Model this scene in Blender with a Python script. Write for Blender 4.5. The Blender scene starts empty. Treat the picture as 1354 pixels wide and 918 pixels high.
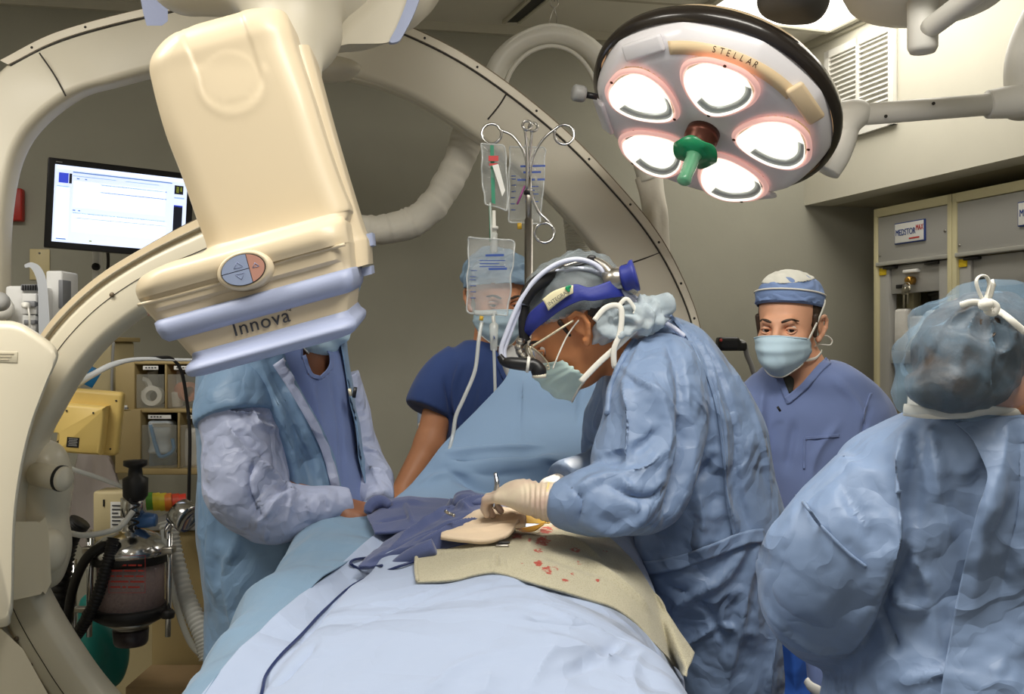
import bpy, bmesh, math, random
import numpy as np
from mathutils import Vector, Matrix, Euler
from mathutils.bvhtree import BVHTree
SC = bpy.context.scene
COL = SC.collection
F, ZC = 1300.0, 1.6            # focal length in pixels of a 1354 px wide frame, camera height
rnd = random.Random(7)
def P(px, py, D):              # photograph point at distance D -> world
    return Vector(((px-677)/F*D, D, ZC-(py-459)/F*D))
def PX(v): return (677+v[0]/v[1]*F, 459-(v[2]-ZC)/v[1]*F)

# ---------------------------------------------------------------- materials
def lin(c):
    return tuple((x/255/12.92 if x/255 <= .04045 else ((x/255+.055)/1.055)**2.4) for x in c)+(1,)
MATS = {}
def mat(name, c, rough=.5, metal=0, bump=None, var=None, spec=.5, alpha=1, trans=0, emit=0, sss=0, sheen=0, coat=0, c2=None, vscale=6, crink=None):
    m = bpy.data.materials.new(name); m.use_nodes = True
    nt = m.node_tree; b = nt.nodes['Principled BSDF']
    b.inputs['Base Color'].default_value = lin(c)
    b.inputs['Roughness'].default_value = rough
    b.inputs['Metallic'].default_value = metal
    b.inputs['Specular IOR Level'].default_value = spec
    if alpha < 1: b.inputs['Alpha'].default_value = alpha
    if trans: b.inputs['Transmission Weight'].default_value = trans; b.inputs['IOR'].default_value = 1.12
    if emit: b.inputs['Emission Color'].default_value = lin(c); b.inputs['Emission Strength'].default_value = emit
    if sss:
        b.inputs['Subsurface Weight'].default_value = sss; b.inputs['Subsurface Radius'].default_value = (.012,.005,.003); b.inputs['Subsurface Scale'].default_value = 1
    if sheen: b.inputs['Sheen Weight'].default_value = sheen
    if coat: b.inputs['Coat Weight'].default_value = coat
    tc = nt.nodes.new('ShaderNodeTexCoord')
    if var or c2:
        n = nt.nodes.new('ShaderNodeTexNoise'); n.inputs['Scale'].default_value = vscale; n.inputs['Detail'].default_value = 6
        nt.links.new(tc.outputs['Object'], n.inputs['Vector'])
        r = nt.nodes.new('ShaderNodeValToRGB')
        a = lin(c); v = var or .1
        r.color_ramp.elements[0].position = .3; r.color_ramp.elements[1].position = .72
        r.color_ramp.elements[0].color = lin(c2) if c2 else tuple(x*(1-v) for x in a[:3])+(1,)
        r.color_ramp.elements[1].color = a if c2 else tuple(min(1, x*(1+v)) for x in a[:3])+(1,)
        nt.links.new(n.outputs['Fac'], r.inputs['Fac']); nt.links.new(r.outputs['Color'], b.inputs['Base Color'])
    if bump:
        n2 = nt.nodes.new('ShaderNodeTexNoise'); n2.inputs['Scale'].default_value = bump[0]; n2.inputs['Detail'].default_value = 5
        nt.links.new(tc.outputs['Object'], n2.inputs['Vector'])
        bp = nt.nodes.new('ShaderNodeBump'); bp.inputs['Strength'].default_value = bump[1]; bp.inputs['Distance'].default_value = bump[2] if len(bump) > 2 else .004
        nt.links.new(n2.outputs['Fac'], bp.inputs['Height']); nt.links.new(bp.outputs['Normal'], b.inputs['Normal'])
    if crink:                       # sharp creases of folded paper cloth: two scales of warped cells
        wn = nt.nodes.new('ShaderNodeTexNoise'); wn.inputs['Scale'].default_value = crink[0]*.6; wn.inputs['Detail'].default_value = 3
        nt.links.new(tc.outputs['Object'], wn.inputs['Vector'])
        ad = nt.nodes.new('ShaderNodeVectorMath'); ad.operation = 'MULTIPLY_ADD'; ad.inputs[1].default_value = (.22,.22,.22)
        nt.links.new(wn.outputs['Color'], ad.inputs[0]); nt.links.new(tc.outputs['Object'], ad.inputs[2])
        prev = b.inputs['Normal'].links[0].from_socket if b.inputs['Normal'].links else None
        for k, (sc_, st_, rot) in enumerate(((.35,1,(.4,.9,.3)), (.5,.9,(1.2,.2,1.9)), (.8,.6,(2.2,1.3,.6)), (1.5,.45,(.2,2.4,1.1)), (2.3,.35,(1.8,.7,2.6)))):
            mp = nt.nodes.new('ShaderNodeMapping'); mp.inputs['Rotation'].default_value = rot
            nt.links.new(ad.outputs[0], mp.inputs['Vector'])
            wv = nt.nodes.new('ShaderNodeTexWave'); wv.wave_type = 'BANDS'; wv.wave_profile = 'TRI'; wv.inputs['Scale'].default_value = crink[0]*sc_*.34; wv.inputs['Distortion'].default_value = 1.2; wv.inputs['Detail'].default_value = 1; wv.inputs['Detail Scale'].default_value = .7
            nt.links.new(mp.outputs[0], wv.inputs['Vector'])
            mk_ = nt.nodes.new('ShaderNodeTexNoise'); mk_.inputs['Scale'].default_value = crink[0]*.45; mk_.inputs['Detail'].default_value = 1; nt.links.new(mp.outputs[0], mk_.inputs['Vector'])
            mr = nt.nodes.new('ShaderNodeMapRange'); mr.inputs[1].default_value = .42; mr.inputs[2].default_value = .62; nt.links.new(mk_.outputs['Fac'], mr.inputs[0])
            mu = nt.nodes.new('ShaderNodeMath'); mu.operation = 'MULTIPLY'; nt.links.new(wv.outputs['Fac'], mu.inputs[0]); nt.links.new(mr.outputs[0], mu.inputs[1])
            bq = nt.nodes.new('ShaderNodeBump'); bq.inputs['Strength'].default_value = crink[1]; bq.inputs['Distance'].default_value = .15*st_/crink[0]/max(1, sc_)
            nt.links.new(mu.outputs[0], bq.inputs['Height'])
            if prev: nt.links.new(prev, bq.inputs['Normal'])
            prev = bq.outputs['Normal']
        nt.links.new(prev, b.inputs['Normal'])
    MATS[name] = m
    return m

# ---------------------------------------------------------------- objects
def tag(o, label=None, cat=None, group=None, kind=None):
    if label: o['label'] = label
    if cat: o['category'] = cat
    if group: o['group'] = group
    if kind: o['kind'] = kind
    return o
def empty(name, base, label, cat, group=None):
    o = bpy.data.objects.new(name, None); COL.objects.link(o); o.location = Vector(base); o.empty_display_size = .05
    return tag(o, label, cat, group)
def wloc(o):
    v = Vector((0,0,0))
    while o is not None: v = v+o.location; o = o.parent
    return v
def mk(name, V, Fc, m, parent=None, base=None, smooth=True, label=None, cat=None, group=None, kind=None, angle=None):
    """one mesh object from world-space vertices"""
    V = np.asarray([tuple(v) for v in V], dtype=float) if not isinstance(V, np.ndarray) else V
    b = wloc(parent) if parent is not None else (Vector(base) if base is not None else Vector((V[:,0].mean(), V[:,1].mean(), V[:,2].min())))
    me = bpy.data.meshes.new(name)
    me.from_pydata((V-np.array(b)).tolist(), [], [tuple(int(i) for i in f) for f in Fc])
    me.update()
    if smooth:
        me.polygons.foreach_set('use_smooth', [True]*len(me.polygons))
        if angle: 
            me.set_sharp_from_angle(angle=math.radians(angle))
    if m is not None:
        if isinstance(m, (list, tuple)):
            for q in m: me.materials.append(q)
        else: me.materials.append(m)
    o = bpy.data.objects.new(name, me); COL.objects.link(o)
    if parent is not None: o.parent = parent
    else: o.location = b
    return tag(o, label, cat, group, kind)
def join(*ms):
    V, Fc, n = [], [], 0
    for v, f in ms:
        v = np.asarray([tuple(x) for x in v], dtype=float) if not isinstance(v, np.ndarray) else v
        V.append(v); Fc += [tuple(int(i)+n for i in q) for q in f]; n += len(v)
    return np.concatenate(V), Fc
def orient(V, Fc):
    bm = bmesh.new()
    vs = [bm.verts.new(tuple(v)) for v in V]
    for f in Fc:
        try: bm.faces.new([vs[i] for i in f])
        except ValueError: pass
    bmesh.ops.recalc_face_normals(bm, faces=bm.faces)
    bm.verts.index_update()
    out = (np.array([v.co[:] for v in bm.verts]), [tuple(v.index for v in f.verts) for f in bm.faces])
    bm.free(); return out

def catmull(pts, n, closed=False):
    """n points along a Catmull-Rom curve through pts (tuples of any length)"""
    p = np.array([tuple(q) for q in pts], float); m = len(p)
    if m == 2 and not closed:
        return p[0]+(p[1]-p[0])*np.linspace(0, 1, n)[:,None]
    if closed: t = np.linspace(0, m, n, endpoint=False)
    else: t = np.linspace(0, m-1, n)
    i = np.floor(t).astype(int); 
    if not closed: i = np.minimum(i, m-2)
    u = (t-i)[:,None]
    if closed: g = lambda k: p[(i+k) % m]
    else:
        pe = np.vstack([2*p[0]-p[1], p, 2*p[-1]-p[-2]]); g = lambda k: pe[i+k+1]
    a, b, c, d = g(-1), g(0), g(1), g(2)
    return .5*((2*b)+(-a+c)*u+(2*a-5*b+4*c-d)*u**2+(-a+3*b-3*c+d)*u**3)

def tube(pts, r, seg=10, n=None, closed=False, flat=None, cap=True):
    """tube through world points; r a number or one per point; flat=(wx, wz) squashes the section"""
    pts = [tuple(p) for p in pts]
    rr = [r]*len(pts) if not hasattr(r, '__len__') else list(r)
    n = n or max(2, len(pts)*6 if len(pts) > 2 else 2)
    q = catmull([p+(x,) for p, x in zip(pts, rr)], n, closed)
    c, R = q[:,:3], q[:,3]
    T = np.roll(c, -1, 0)-np.roll(c, 1, 0) if closed else np.gradient(c, axis=0)
    T /= np.linalg.norm(T, axis=1)[:,None]+1e-12
    up = np.array([0,0,1.]) if abs(T[0][2]) < .9 else np.array([0,1.,0])
    V, N = [], up-T[0]*np.dot(up, T[0])
    for i in range(n):
        N = N-T[i]*np.dot(N, T[i]); N /= np.linalg.norm(N)+1e-12
        B = np.cross(T[i], N)
        for k in range(seg):
            a = 2*math.pi*k/seg; ca, sa = math.cos(a), math.sin(a)
            if flat: ca *= flat[0]; sa *= flat[1]
            V.append(c[i]+R[i]*(N*ca+B*sa))
    Fc = []
    for i in range(n if closed else n-1):
        j = (i+1) % n
        for k in range(seg):
            l = (k+1) % seg
            Fc.append((i*seg+k, i*seg+l, j*seg+l, j*seg+k))
    if cap and not closed:
        Fc.append(tuple(range(seg))[::-1]); Fc.append(tuple((n-1)*seg+k for k in range(seg)))
    return np.array(V), Fc

def frame(o, zdir, xhint=(1,0,0)):
    z = Vector(zdir).normalized(); x = Vector(xhint); x = (x-z*x.dot(z)).normalized(); y = z.cross(x)
    M = Matrix((x, y, z)).transposed().to_4x4(); M.translation = Vector(o); return M
def xf(M, V):
    V = np.asarray([tuple(v) for v in V], float); A = np.array(M)
    return V@A[:3,:3].T+A[:3,3]
def lathe(prof, M=None, seg=32, cap=True):
    """profile of (radius, height) spun round the frame's z"""
    V, Fc = [], []
    for r, h in prof:
        for k in range(seg):
            a = 2*math.pi*k/seg; V.append((r*math.cos(a), r*math.sin(a), h))
    for i in range(len(prof)-1):
        for k in range(seg):
            l = (k+1) % seg; Fc.append((i*seg+k, i*seg+l, (i+1)*seg+l, (i+1)*seg+k))
    if cap:
        Fc.append(tuple(range(seg))[::-1]); Fc.append(tuple((len(prof)-1)*seg+k for k in range(seg)))
    V = np.array(V)
    return (xf(M, V) if M is not None else V), Fc
def rbox(size, M=None, bev=.004, seg=2, off=(0,0,0)):
    bm = bmesh.new(); bmesh.ops.create_cube(bm, size=1)
    for v in bm.verts: v.co = Vector((v.co.x*size[0]+off[0], v.co.y*size[1]+off[1], v.co.z*size[2]+off[2]))
    if bev: bmesh.ops.bevel(bm, geom=bm.edges[:], offset=min(bev, min(size)*.49), segments=seg, profile=.5, affect='EDGES')
    bm.verts.index_update()
    V = np.array([v.co[:] for v in bm.verts]); Fc = [tuple(v.index for v in f.verts) for f in bm.faces]; bm.free()
    return (xf(M, V) if M is not None else V), Fc
def quadbox(a, b, c, d, n, t):
    """slab from four corners a b c d, thickness t along n"""
    n = Vector(n).normalized()*t; V = [Vector(p) for p in (a,b,c,d)]; V += [v+n for v in V]
    return orient(V, [(0,1,2,3),(4,5,6,7),(0,1,5,4),(1,2,6,5),(2,3,7,6),(3,0,4,7)])
def loft(rings, cap=True):
    n = len(rings[0]); V = np.concatenate([np.asarray([tuple(v) for v in r], float) for r in rings]); Fc = []
    for i in range(len(rings)-1):
        for k in range(n):
            l = (k+1) % n; Fc.append((i*n+k, i*n+l, (i+1)*n+l, (i+1)*n+k))
    if cap:
        Fc.append(tuple(range(n))[::-1]); Fc.append(tuple((len(rings)-1)*n+k for k in range(n)))
    return V, Fc
def grid_faces(nu, nv):
    return [(i*nv+j, i*nv+j+1, (i+1)*nv+j+1, (i+1)*nv+j) for i in range(nu-1) for j in range(nv-1)]
def patch(net, nu, nv):
    """smooth sheet through a control net of (px,py,D) photograph points (rows of equal length)"""
    N = np.array([[tuple(P(*q)) for q in row] for row in net], float)
    R, C = N.shape[:2]
    A = catmull([tuple(r.ravel()) for r in N], nu).reshape(nu, C, 3)
    B = catmull([tuple(A[:,j].ravel()) for j in range(C)], nv).reshape(nv, nu, 3).transpose(1, 0, 2)
    return B.reshape(-1, 3).copy(), grid_faces(nu, nv)
def normals(V, Fc):
    fa = np.array([f[:3] for f in Fc]); n = np.cross(V[fa[:,1]]-V[fa[:,0]], V[fa[:,2]]-V[fa[:,0]])
    N = np.zeros_like(V); L = max(len(f) for f in Fc)
    for k in range(L):
        idx = np.array([f[min(k, len(f)-1)] for f in Fc]); np.add.at(N, idx, n)
    return N/(np.linalg.norm(N, axis=1)[:,None]+1e-12)
def shell(V, Fc, t, N=None):
    """give an open sheet thickness t behind its normals"""
    N = normals(V, Fc) if N is None else N
    n = len(V); W = np.vstack([V, V-N*t]); edges = {}
    for f in Fc:
        for a, b in zip(f, f[1:]+f[:1]): edges[(a,b)] = 1
    G = [tuple(f) for f in Fc]+[tuple(i+n for i in f[::-1]) for f in Fc]
    for a, b in edges:
        if (b,a) not in edges: G.append((b, a, a+n, b+n))
    return W, G

# ---------------------------------------------------------------- noise, folds
def _h(i, j, k, s):
    with np.errstate(over='ignore'):
        x = (i*374761393+j*668265263+k*2147483647+s*974711).astype(np.int64) & 0xffffffff
        x = ((x ^ (x >> 13))*1274126177) & 0xffffffff
        x = ((x ^ (x >> 16))*2246822519) & 0xffffffff
    return ((x ^ (x >> 15)) & 0xffff)/32767.5-1
def vn(p, s=0):
    i = np.floor(p).astype(np.int64); f = p-i; f = f*f*f*(f*(f*6-15)+10)
    r = 0
    for a in (0,1):
        for b in (0,1):
            for c in (0,1):
                w = (f[:,0] if a else 1-f[:,0])*(f[:,1] if b else 1-f[:,1])*(f[:,2] if c else 1-f[:,2])
                r = r+w*_h(i[:,0]+a, i[:,1]+b, i[:,2]+c, s)
    return r
def crumple(V, amp, L, seed, n=5, warp=.5, bias=None):
    """height of a crumpled paper cloth at points V: creased facets in random directions"""
    g = random.Random(seed); W = V+warp*L*np.stack([vn(V/L*.8+3.1, seed+1), vn(V/L*.8+7.7, seed+2), vn(V/L*.8+1.3, seed+3)], 1)
    d = 0
    for k in range(n):
        v = np.array([g.gauss(0,1), g.gauss(0,1), g.gauss(0,1)])
        if bias is not None: v = v*np.array(bias)
        v /= np.linalg.norm(v); Lk = L*g.uniform(.6, 1.7)
        t = W@v/Lk+g.random()*9
        tri = np.abs(t-np.round(t))*2
        m = np.clip(.5+1.1*vn(V/(L*1.4)+11.3*k, seed+20+k), 0, 1)
        d = d+m*(tri-.5)
    return amp*d
def creases(V, slope, L, seed, n=5, bias=None):
    """flat facets meeting in sharp creases (folded paper cloth): zigzag waves of equal slope in random directions"""
    g = random.Random(seed); q = V/L; W = V+.16*L*np.stack([vn(q*.7+3.1, seed+1), vn(q*.7+7.7, seed+2), vn(q*.7+1.3, seed+3)], 1); d = 0
    for k in range(n):
        v = np.array([g.gauss(0,1), g.gauss(0,1), g.gauss(0,1)])
        if bias is not None: v = v*np.array(bias)
        v /= np.linalg.norm(v); Lk = L*g.uniform(.45, 1.6); t = W@v/Lk+g.random()*9
        tri = np.abs(t-np.round(t))*2; m = np.clip(.62+.9*vn(V/(Lk*1.1)+11.3*k, seed+20+k), .05, 1)
        d = d+slope*Lk*.25*m*(2*tri-1)
    return d
def voro(p, s=0):
    i0 = np.floor(p).astype(np.int64); best = np.full(len(p), 9.)
    for a in (-1,0,1):
        for b in (-1,0,1):
            for c in (-1,0,1):
                i = i0+np.array([a,b,c]); q = i+.5+.45*np.stack([_h(i[:,0],i[:,1],i[:,2],s+t) for t in (0,1,2)], 1)
                best = np.minimum(best, ((p-q)**2).sum(1))
    return np.sqrt(best)
def seg_dist(V, poly):
    """distance of points to a 3D polyline and the parameter 0..1 along it"""
    best = np.full(len(V), 1e9); par = np.zeros(len(V)); m = len(poly)-1
    for i in range(m):
        a, b = np.array(poly[i]), np.array(poly[i+1]); ab = b-a
        t = np.clip((V-a)@ab/(ab@ab+1e-12), 0, 1); d = np.linalg.norm(V-a-t[:,None]*ab, axis=1)
        k = d < best; best[k] = d[k]; par[k] = (i+t[k])/m
    return best, par
def cast(bvh, px, py):
    o = Vector((0,0,ZC)); d = (P(px,py,1)-o).normalized()
    h = bvh.ray_cast(o, d)
    return h[0]
def stroke(V, N, bvh, lines):
    """raise (+) or press (-) folds along photograph polylines found on the surface: ([(px,py)..], width m, amp m)"""
    for pts, w, a in lines:
        a = a*1.5
        q = [cast(bvh, x, y) for x, y in catmull(pts, max(2, 4*len(pts)))]
        q = [tuple(p) for p in q if p is not None]; runs = [[]]
        for p in q:                                     # keep a fold on one surface: break it where the depth jumps
            if runs[-1] and abs(p[1]-runs[-1][-1][1]) > .025: runs.append([])
            runs[-1].append(p)
        q = max(runs, key=len)
        if len(q) < 3: continue
        d, t = seg_dist(V, q)
        fade = np.clip(4*t+.3, 0, 1)*np.clip(4*(1-t)+.3, 0, 1)
        prof = np.clip(1-d/w, 0, 1); prof = prof*prof*(1.6-.6*prof)
        V = V+N*(a*prof*fade)[:,None]
    return V
def bvh_of(V, Fc): return BVHTree.FromPolygons([tuple(v) for v in V], [tuple(f) for f in Fc])
def fuse(ms, voxel, smooth=6, fac=.5):
    """union of closed shapes as one continuous surface"""
    V, Fc = join(*ms)
    me = bpy.data.meshes.new('t'); me.from_pydata(V.tolist(), [], Fc); me.update()
    o = bpy.data.objects.new('t', me); COL.objects.link(o)
    r = o.modifiers.new('r', 'REMESH'); r.mode = 'VOXEL'; r.voxel_size = voxel
    if smooth:
        s = o.modifiers.new('s', 'SMOOTH'); s.factor = fac; s.iterations = smooth
    dg = bpy.context.evaluated_depsgraph_get(); e = bpy.data.meshes.new_from_object(o.evaluated_get(dg))
    n = len(e.vertices); c = np.empty(n*3); e.vertices.foreach_get('co', c)
    out = c.reshape(-1, 3), [tuple(p.vertices) for p in e.polygons]
    bpy.data.objects.remove(o); bpy.data.meshes.remove(me); bpy.data.meshes.remove(e)
    return out
def clothify(V, Fc, seed, amp=.006, L=.11, lines=(), bias=None, fine=.0015, n=5):
    N = normals(V, Fc); b = bvh_of(V, Fc)
    V = stroke(V, N, b, lines)
    N = normals(V, Fc)
    d = creases(V, amp*9, L*1.9, seed, bias=bias, n=n+1)+creases(V, fine*9, L*.7, seed+50, n=4)+crumple(V, amp*.35, L, seed+9, n=4)
    return V+N*d[:,None], Fc

# ---------------------------------------------------------------- smooth bodies (signed distance, surface nets)
def sdf_mesh(prims, h):
    """prims: ('cap',a,b,ra,rb,k) ('ell',c,r,k[,R]) ('cut',c,r,k[,R]) ('lid',...) ; union smoothed by k"""
    lo = np.full(3, 1e9); hi = -lo; boxes = []
    for p in prims:
        if p[0] == 'cap':
            A, B = np.array(p[1]), np.array(p[2]); m = max(p[3], p[4])+p[5]+2*h; l, u = np.minimum(A,B)-m, np.maximum(A,B)+m
        else:
            c = np.array(p[1]); m = max(p[2])+p[3]+2*h; l, u = c-m, c+m
        boxes.append((l,u))
        if p[0] != 'cut': lo = np.minimum(lo, l); hi = np.maximum(hi, u)
    dim = np.ceil((hi-lo)/h).astype(int)+1
    G = np.full(dim, .05, np.float32)
    for p, (l, u) in zip(prims, boxes):
        i0 = np.maximum(((l-lo)/h).astype(int), 0); i1 = np.minimum(((u-lo)/h).astype(int)+2, dim)
        if (i1 <= i0).any(): continue
        X, Y, Z = np.meshgrid(*[lo[a]+h*np.arange(i0[a], i1[a]) for a in range(3)], indexing='ij')
        Q = np.stack([X,Y,Z], -1)
        if p[0] == 'cap':
            A, B = np.array(p[1]), np.array(p[2]); ab = B-A
            t = np.clip((Q-A)@ab/(ab@ab+1e-12), 0, 1)
            d = np.linalg.norm(Q-A-t[...,None]*ab, axis=-1)-(p[3]+(p[4]-p[3])*t); k = p[5]
        else:
            q = Q-np.array(p[1])
            if len(p) > 4 and p[4] is not None: q = q@np.array(p[4])          # columns of R are the local axes
            r = np.array(p[2]); k0 = np.linalg.norm(q/r, axis=-1); k1 = np.linalg.norm(q/(r*r), axis=-1)
            d = k0*(k0-1)/(k1+1e-9); k = p[3]
        s = tuple(slice(a,b) for a, b in zip(i0, i1)); g = G[s]
        if p[0] == 'cut':
            hh = np.clip(.5-.5*(g+d)/k, 0, 1); G[s] = g*(1-hh)+(-d)*hh+k*hh*(1-hh)
        else:
            hh = np.clip(.5+.5*(g-d)/k, 0, 1); G[s] = g*(1-hh)+d*hh-k*hh*(1-hh)
    return nets(G, lo, h)
def nets(G, lo, h):
    nx, ny, nz = G.shape; sgn = G < 0
    corners = [(a,b,c) for a in (0,1) for b in (0,1) for c in (0,1)]
    cv = [G[a:nx-1+a, b:ny-1+b, c:nz-1+c] for a,b,c in corners]
    cnt = sum((v < 0).astype(np.int8) for v in cv); act = (cnt > 0) & (cnt < 8)
    idx = np.full(act.shape, -1, int); ids = np.argwhere(act); idx[act] = np.arange(len(ids))
    vals = np.stack([v[act] for v in cv], 1)
    acc = np.zeros((len(ids),3)); num = np.zeros(len(ids))
    for i in range(8):
        for j in range(i+1, 8):
            ci, cj = np.array(corners[i]), np.array(corners[j])
            if np.abs(ci-cj).sum() != 1: continue
            a, b = vals[:,i], vals[:,j]; k = (a < 0) != (b < 0)
            t = a[k]/(a[k]-b[k]); acc[k] += ci+(cj-ci)*t[:,None]; num[k] += 1
    V = lo+h*(ids+acc/num[:,None]); Fc = []
    for ax in range(3):
        sl = [slice(1, n-1) for n in (nx,ny,nz)]; s0 = list(sl); s1 = list(sl); s0[ax] = slice(0, G.shape[ax]-1); s1[ax] = slice(1, G.shape[ax])
        A, B = sgn[tuple(s0)], sgn[tuple(s1)]; e = np.argwhere(A != B)
        off = np.array([1,1,1]); off[ax] = 0; e = e+off; o1, o2 = [(1,2),(2,0),(0,1)][ax]
        u = np.zeros(3, int); v = np.zeros(3, int); u[o1] = 1; v[o2] = 1
        g = lambda c: idx[c[:,0], c[:,1], c[:,2]]
        q = np.stack([g(e-u-v), g(e-v), g(e), g(e-u)], 1)
        flip = ~sgn[e[:,0], e[:,1], e[:,2]] if False else sgn[tuple(e.T)]
        Fc += [tuple(r) if not fl else tuple(r[::-1]) for r, fl in zip(q.tolist(), flip)]
    Fc = [f for f in Fc if min(f) >= 0]; fa = np.array(Fc); c = V-V.mean(0)
    if (np.einsum('ij,ij->i', c[fa[:,0]], np.cross(c[fa[:,1]], c[fa[:,2]]))+np.einsum('ij,ij->i', c[fa[:,0]], np.cross(c[fa[:,2]], c[fa[:,3]]))).sum() < 0: Fc = [f[::-1] for f in Fc]
    return V, Fc

def text(s, M, size, m, parent, name='lettering', extrude=.0006, align='LEFT', shear=0, xs=1, label=None, space=1):
    c = bpy.data.curves.new(name, 'FONT'); c.body = s; c.size = size; c.extrude = extrude; c.align_x = align; c.shear = shear; c.space_character = space
    c.resolution_u = 4
    o = bpy.data.objects.new(name, c); COL.objects.link(o)
    dg = bpy.context.evaluated_depsgraph_get(); me = bpy.data.meshes.new_from_object(o.evaluated_get(dg))
    V = np.array([v.co[:] for v in me.vertices]); V[:,0] *= xs; Fc = [tuple(p.vertices) for p in me.polygons]
    bpy.data.objects.remove(o); bpy.data.curves.remove(c); bpy.data.meshes.remove(me)
    return mk(name, xf(M, V), Fc, m, parent, smooth=False, label=label)
def basis(o, u, v):
    """frame with x along u, y along v"""
    u = Vector(u).normalized(); v = Vector(v); v = (v-u*v.dot(u)).normalized(); n = u.cross(v)
    M = Matrix((u, v, n)).transposed().to_4x4(); M.translation = Vector(o); return M
def copy_tree(o, parent=None, loc=None, label=None):
    c = o.copy(); COL.objects.link(c)
    if parent is not None: c.parent = parent
    if loc is not None: c.location = loc
    if label: c['label'] = label
    for ch in list(o.children): copy_tree(ch, c)
    return c
def ringpx(pl, pr, py, D, dr, n=40, ex=2.3, dy=0):
    """horizontal superellipse ring spanning photograph x pl..pr at height py, distance D, half-depth dr"""
    a, b = P(pl,py,D), P(pr,py,D); c = (a+b)/2; rx = (b.x-a.x)/2; out = []
    for k in range(n):
        t = 2*math.pi*k/n; ct, st = math.cos(t), math.sin(t)
        out.append((c.x+rx*math.copysign(abs(ct)**(2/ex), ct), c.y+dr*math.copysign(abs(st)**(2/ex), st), c.z+dy*st))
    return out
def rings_interp(rows, n, seg=40, ex=2.3):
    """rows (pl,pr,py,D,dr) smoothed to n rings"""
    return [ringpx(*r, n=seg, ex=ex) for r in catmull(rows, n)]

def scrawl(s, M, size, m, parent, name='print_line', xs=.62):
    """a line of print too small to read in the photograph: one bar per word"""
    ms, x = [], 0
    for w in s.split(' '):
        n = len(w)*size*xs; ms.append(rbox((n, size*.42, .0006), M@Matrix.Translation((x+n/2, size*.3, 0)), 0)); x += n+size*.45
    return mk(name, *join(*ms), m, parent, smooth=False)
# ================================================================ camera, light
cam = bpy.data.cameras.new('camera'); co = bpy.data.objects.new('camera', cam); COL.objects.link(co)
cam.sensor_width = 36; cam.lens = 36*F/1354; co.location = (0,0,ZC); co.rotation_euler = (math.radians(90),0,0); cam.clip_start = .05
SC.camera = co
SC.view_settings.view_transform = 'Standard'; SC.view_settings.look = 'None'; SC.view_settings.gamma = 1; SC.view_settings.exposure = 0.22
W = bpy.data.worlds.new('room_fill'); SC.world = W; W.use_nodes = True  # even warm fill standing in for light from the unseen rest of the room
W.node_tree.nodes['Background'].inputs[0].default_value = lin((255,248,236)); W.node_tree.nodes['Background'].inputs[1].default_value = .27
def area(name, loc, target, size, energy, col=(255,250,240)):
    l = bpy.data.lights.new(name, 'AREA'); l.shape = 'RECTANGLE'; l.size, l.size_y = size; l.energy = energy; l.color = lin(col)[:3]
    o = bpy.data.objects.new(name, l); COL.objects.link(o); o.location = loc
    o.rotation_euler = (Vector(target)-Vector(loc)).to_track_quat('-Z','Y').to_euler(); return o

M_wall = mat('painted_wall_taupe', (162,160,146), .75, bump=(60,.08), var=.03)
M_cream = mat('painted_wall_cream', (206,202,186), .75, bump=(60,.06), var=.02)
M_soffit = mat('painted_soffit', (176,170,148), .8, bump=(60,.06))
M_floor = mat('vinyl_floor', (150,146,136), .4, var=.12, vscale=30)
M_trim = mat('ceiling_angle', (196,192,176), .6, bump=(40,.03))
M_black = mat('black_plastic', (22,22,24), .4, bump=(200,.03))
M_chrome = mat('polished_chrome', (205,205,205), .16, 1, bump=(80,.02))
M_steel = mat('brushed_steel', (176,172,164), .32, 1, bump=(150,.05))
M_white = mat('white_plastic', (228,226,218), .45, bump=(150,.02))
M_ivory = mat('ivory_shell', (226,218,196), .36, var=.02, bump=(12,.01), coat=.15)
M_grey = mat('grey_plastic', (150,150,148), .5, bump=(150,.03))

# ceiling: tiles, grid lines along the walls
m = mat('ceiling_tile', (224,220,208), .9); nt = m.node_tree; b = nt.nodes['Principled BSDF']
tc = nt.nodes.new('ShaderNodeTexCoord'); mp = nt.nodes.new('ShaderNodeMapping'); mp.inputs['Rotation'].default_value = (0,0,math.radians(-11))
br = nt.nodes.new('ShaderNodeTexBrick'); br.offset = 0; br.inputs['Scale'].default_value = 1
br.inputs['Brick Width'].default_value = 1.2; br.inputs['Row Height'].default_value = .6; br.inputs['Mortar Size'].default_value = .012
br.inputs['Color1'].default_value = lin((224,220,208)); br.inputs['Color2'].default_value = lin((220,216,204)); br.inputs['Mortar'].default_value = lin((186,180,164))
nt.links.new(tc.outputs['Object'], mp.inputs['Vector']); nt.links.new(mp.outputs['Vector'], br.inputs['Vector']); nt.links.new(br.outputs['Color'], b.inputs['Base Color'])
ns = nt.nodes.new('ShaderNodeTexNoise'); ns.inputs['Scale'].default_value = 90; bp = nt.nodes.new('ShaderNodeBump'); bp.inputs['Strength'].default_value = .15; bp.inputs['Distance'].default_value = .004
nt.links.new(tc.outputs['Object'], ns.inputs['Vector']); nt.links.new(ns.outputs['Fac'], bp.inputs['Height']); nt.links.new(bp.outputs['Normal'], b.inputs['Normal'])
M_ceil = m

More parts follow.
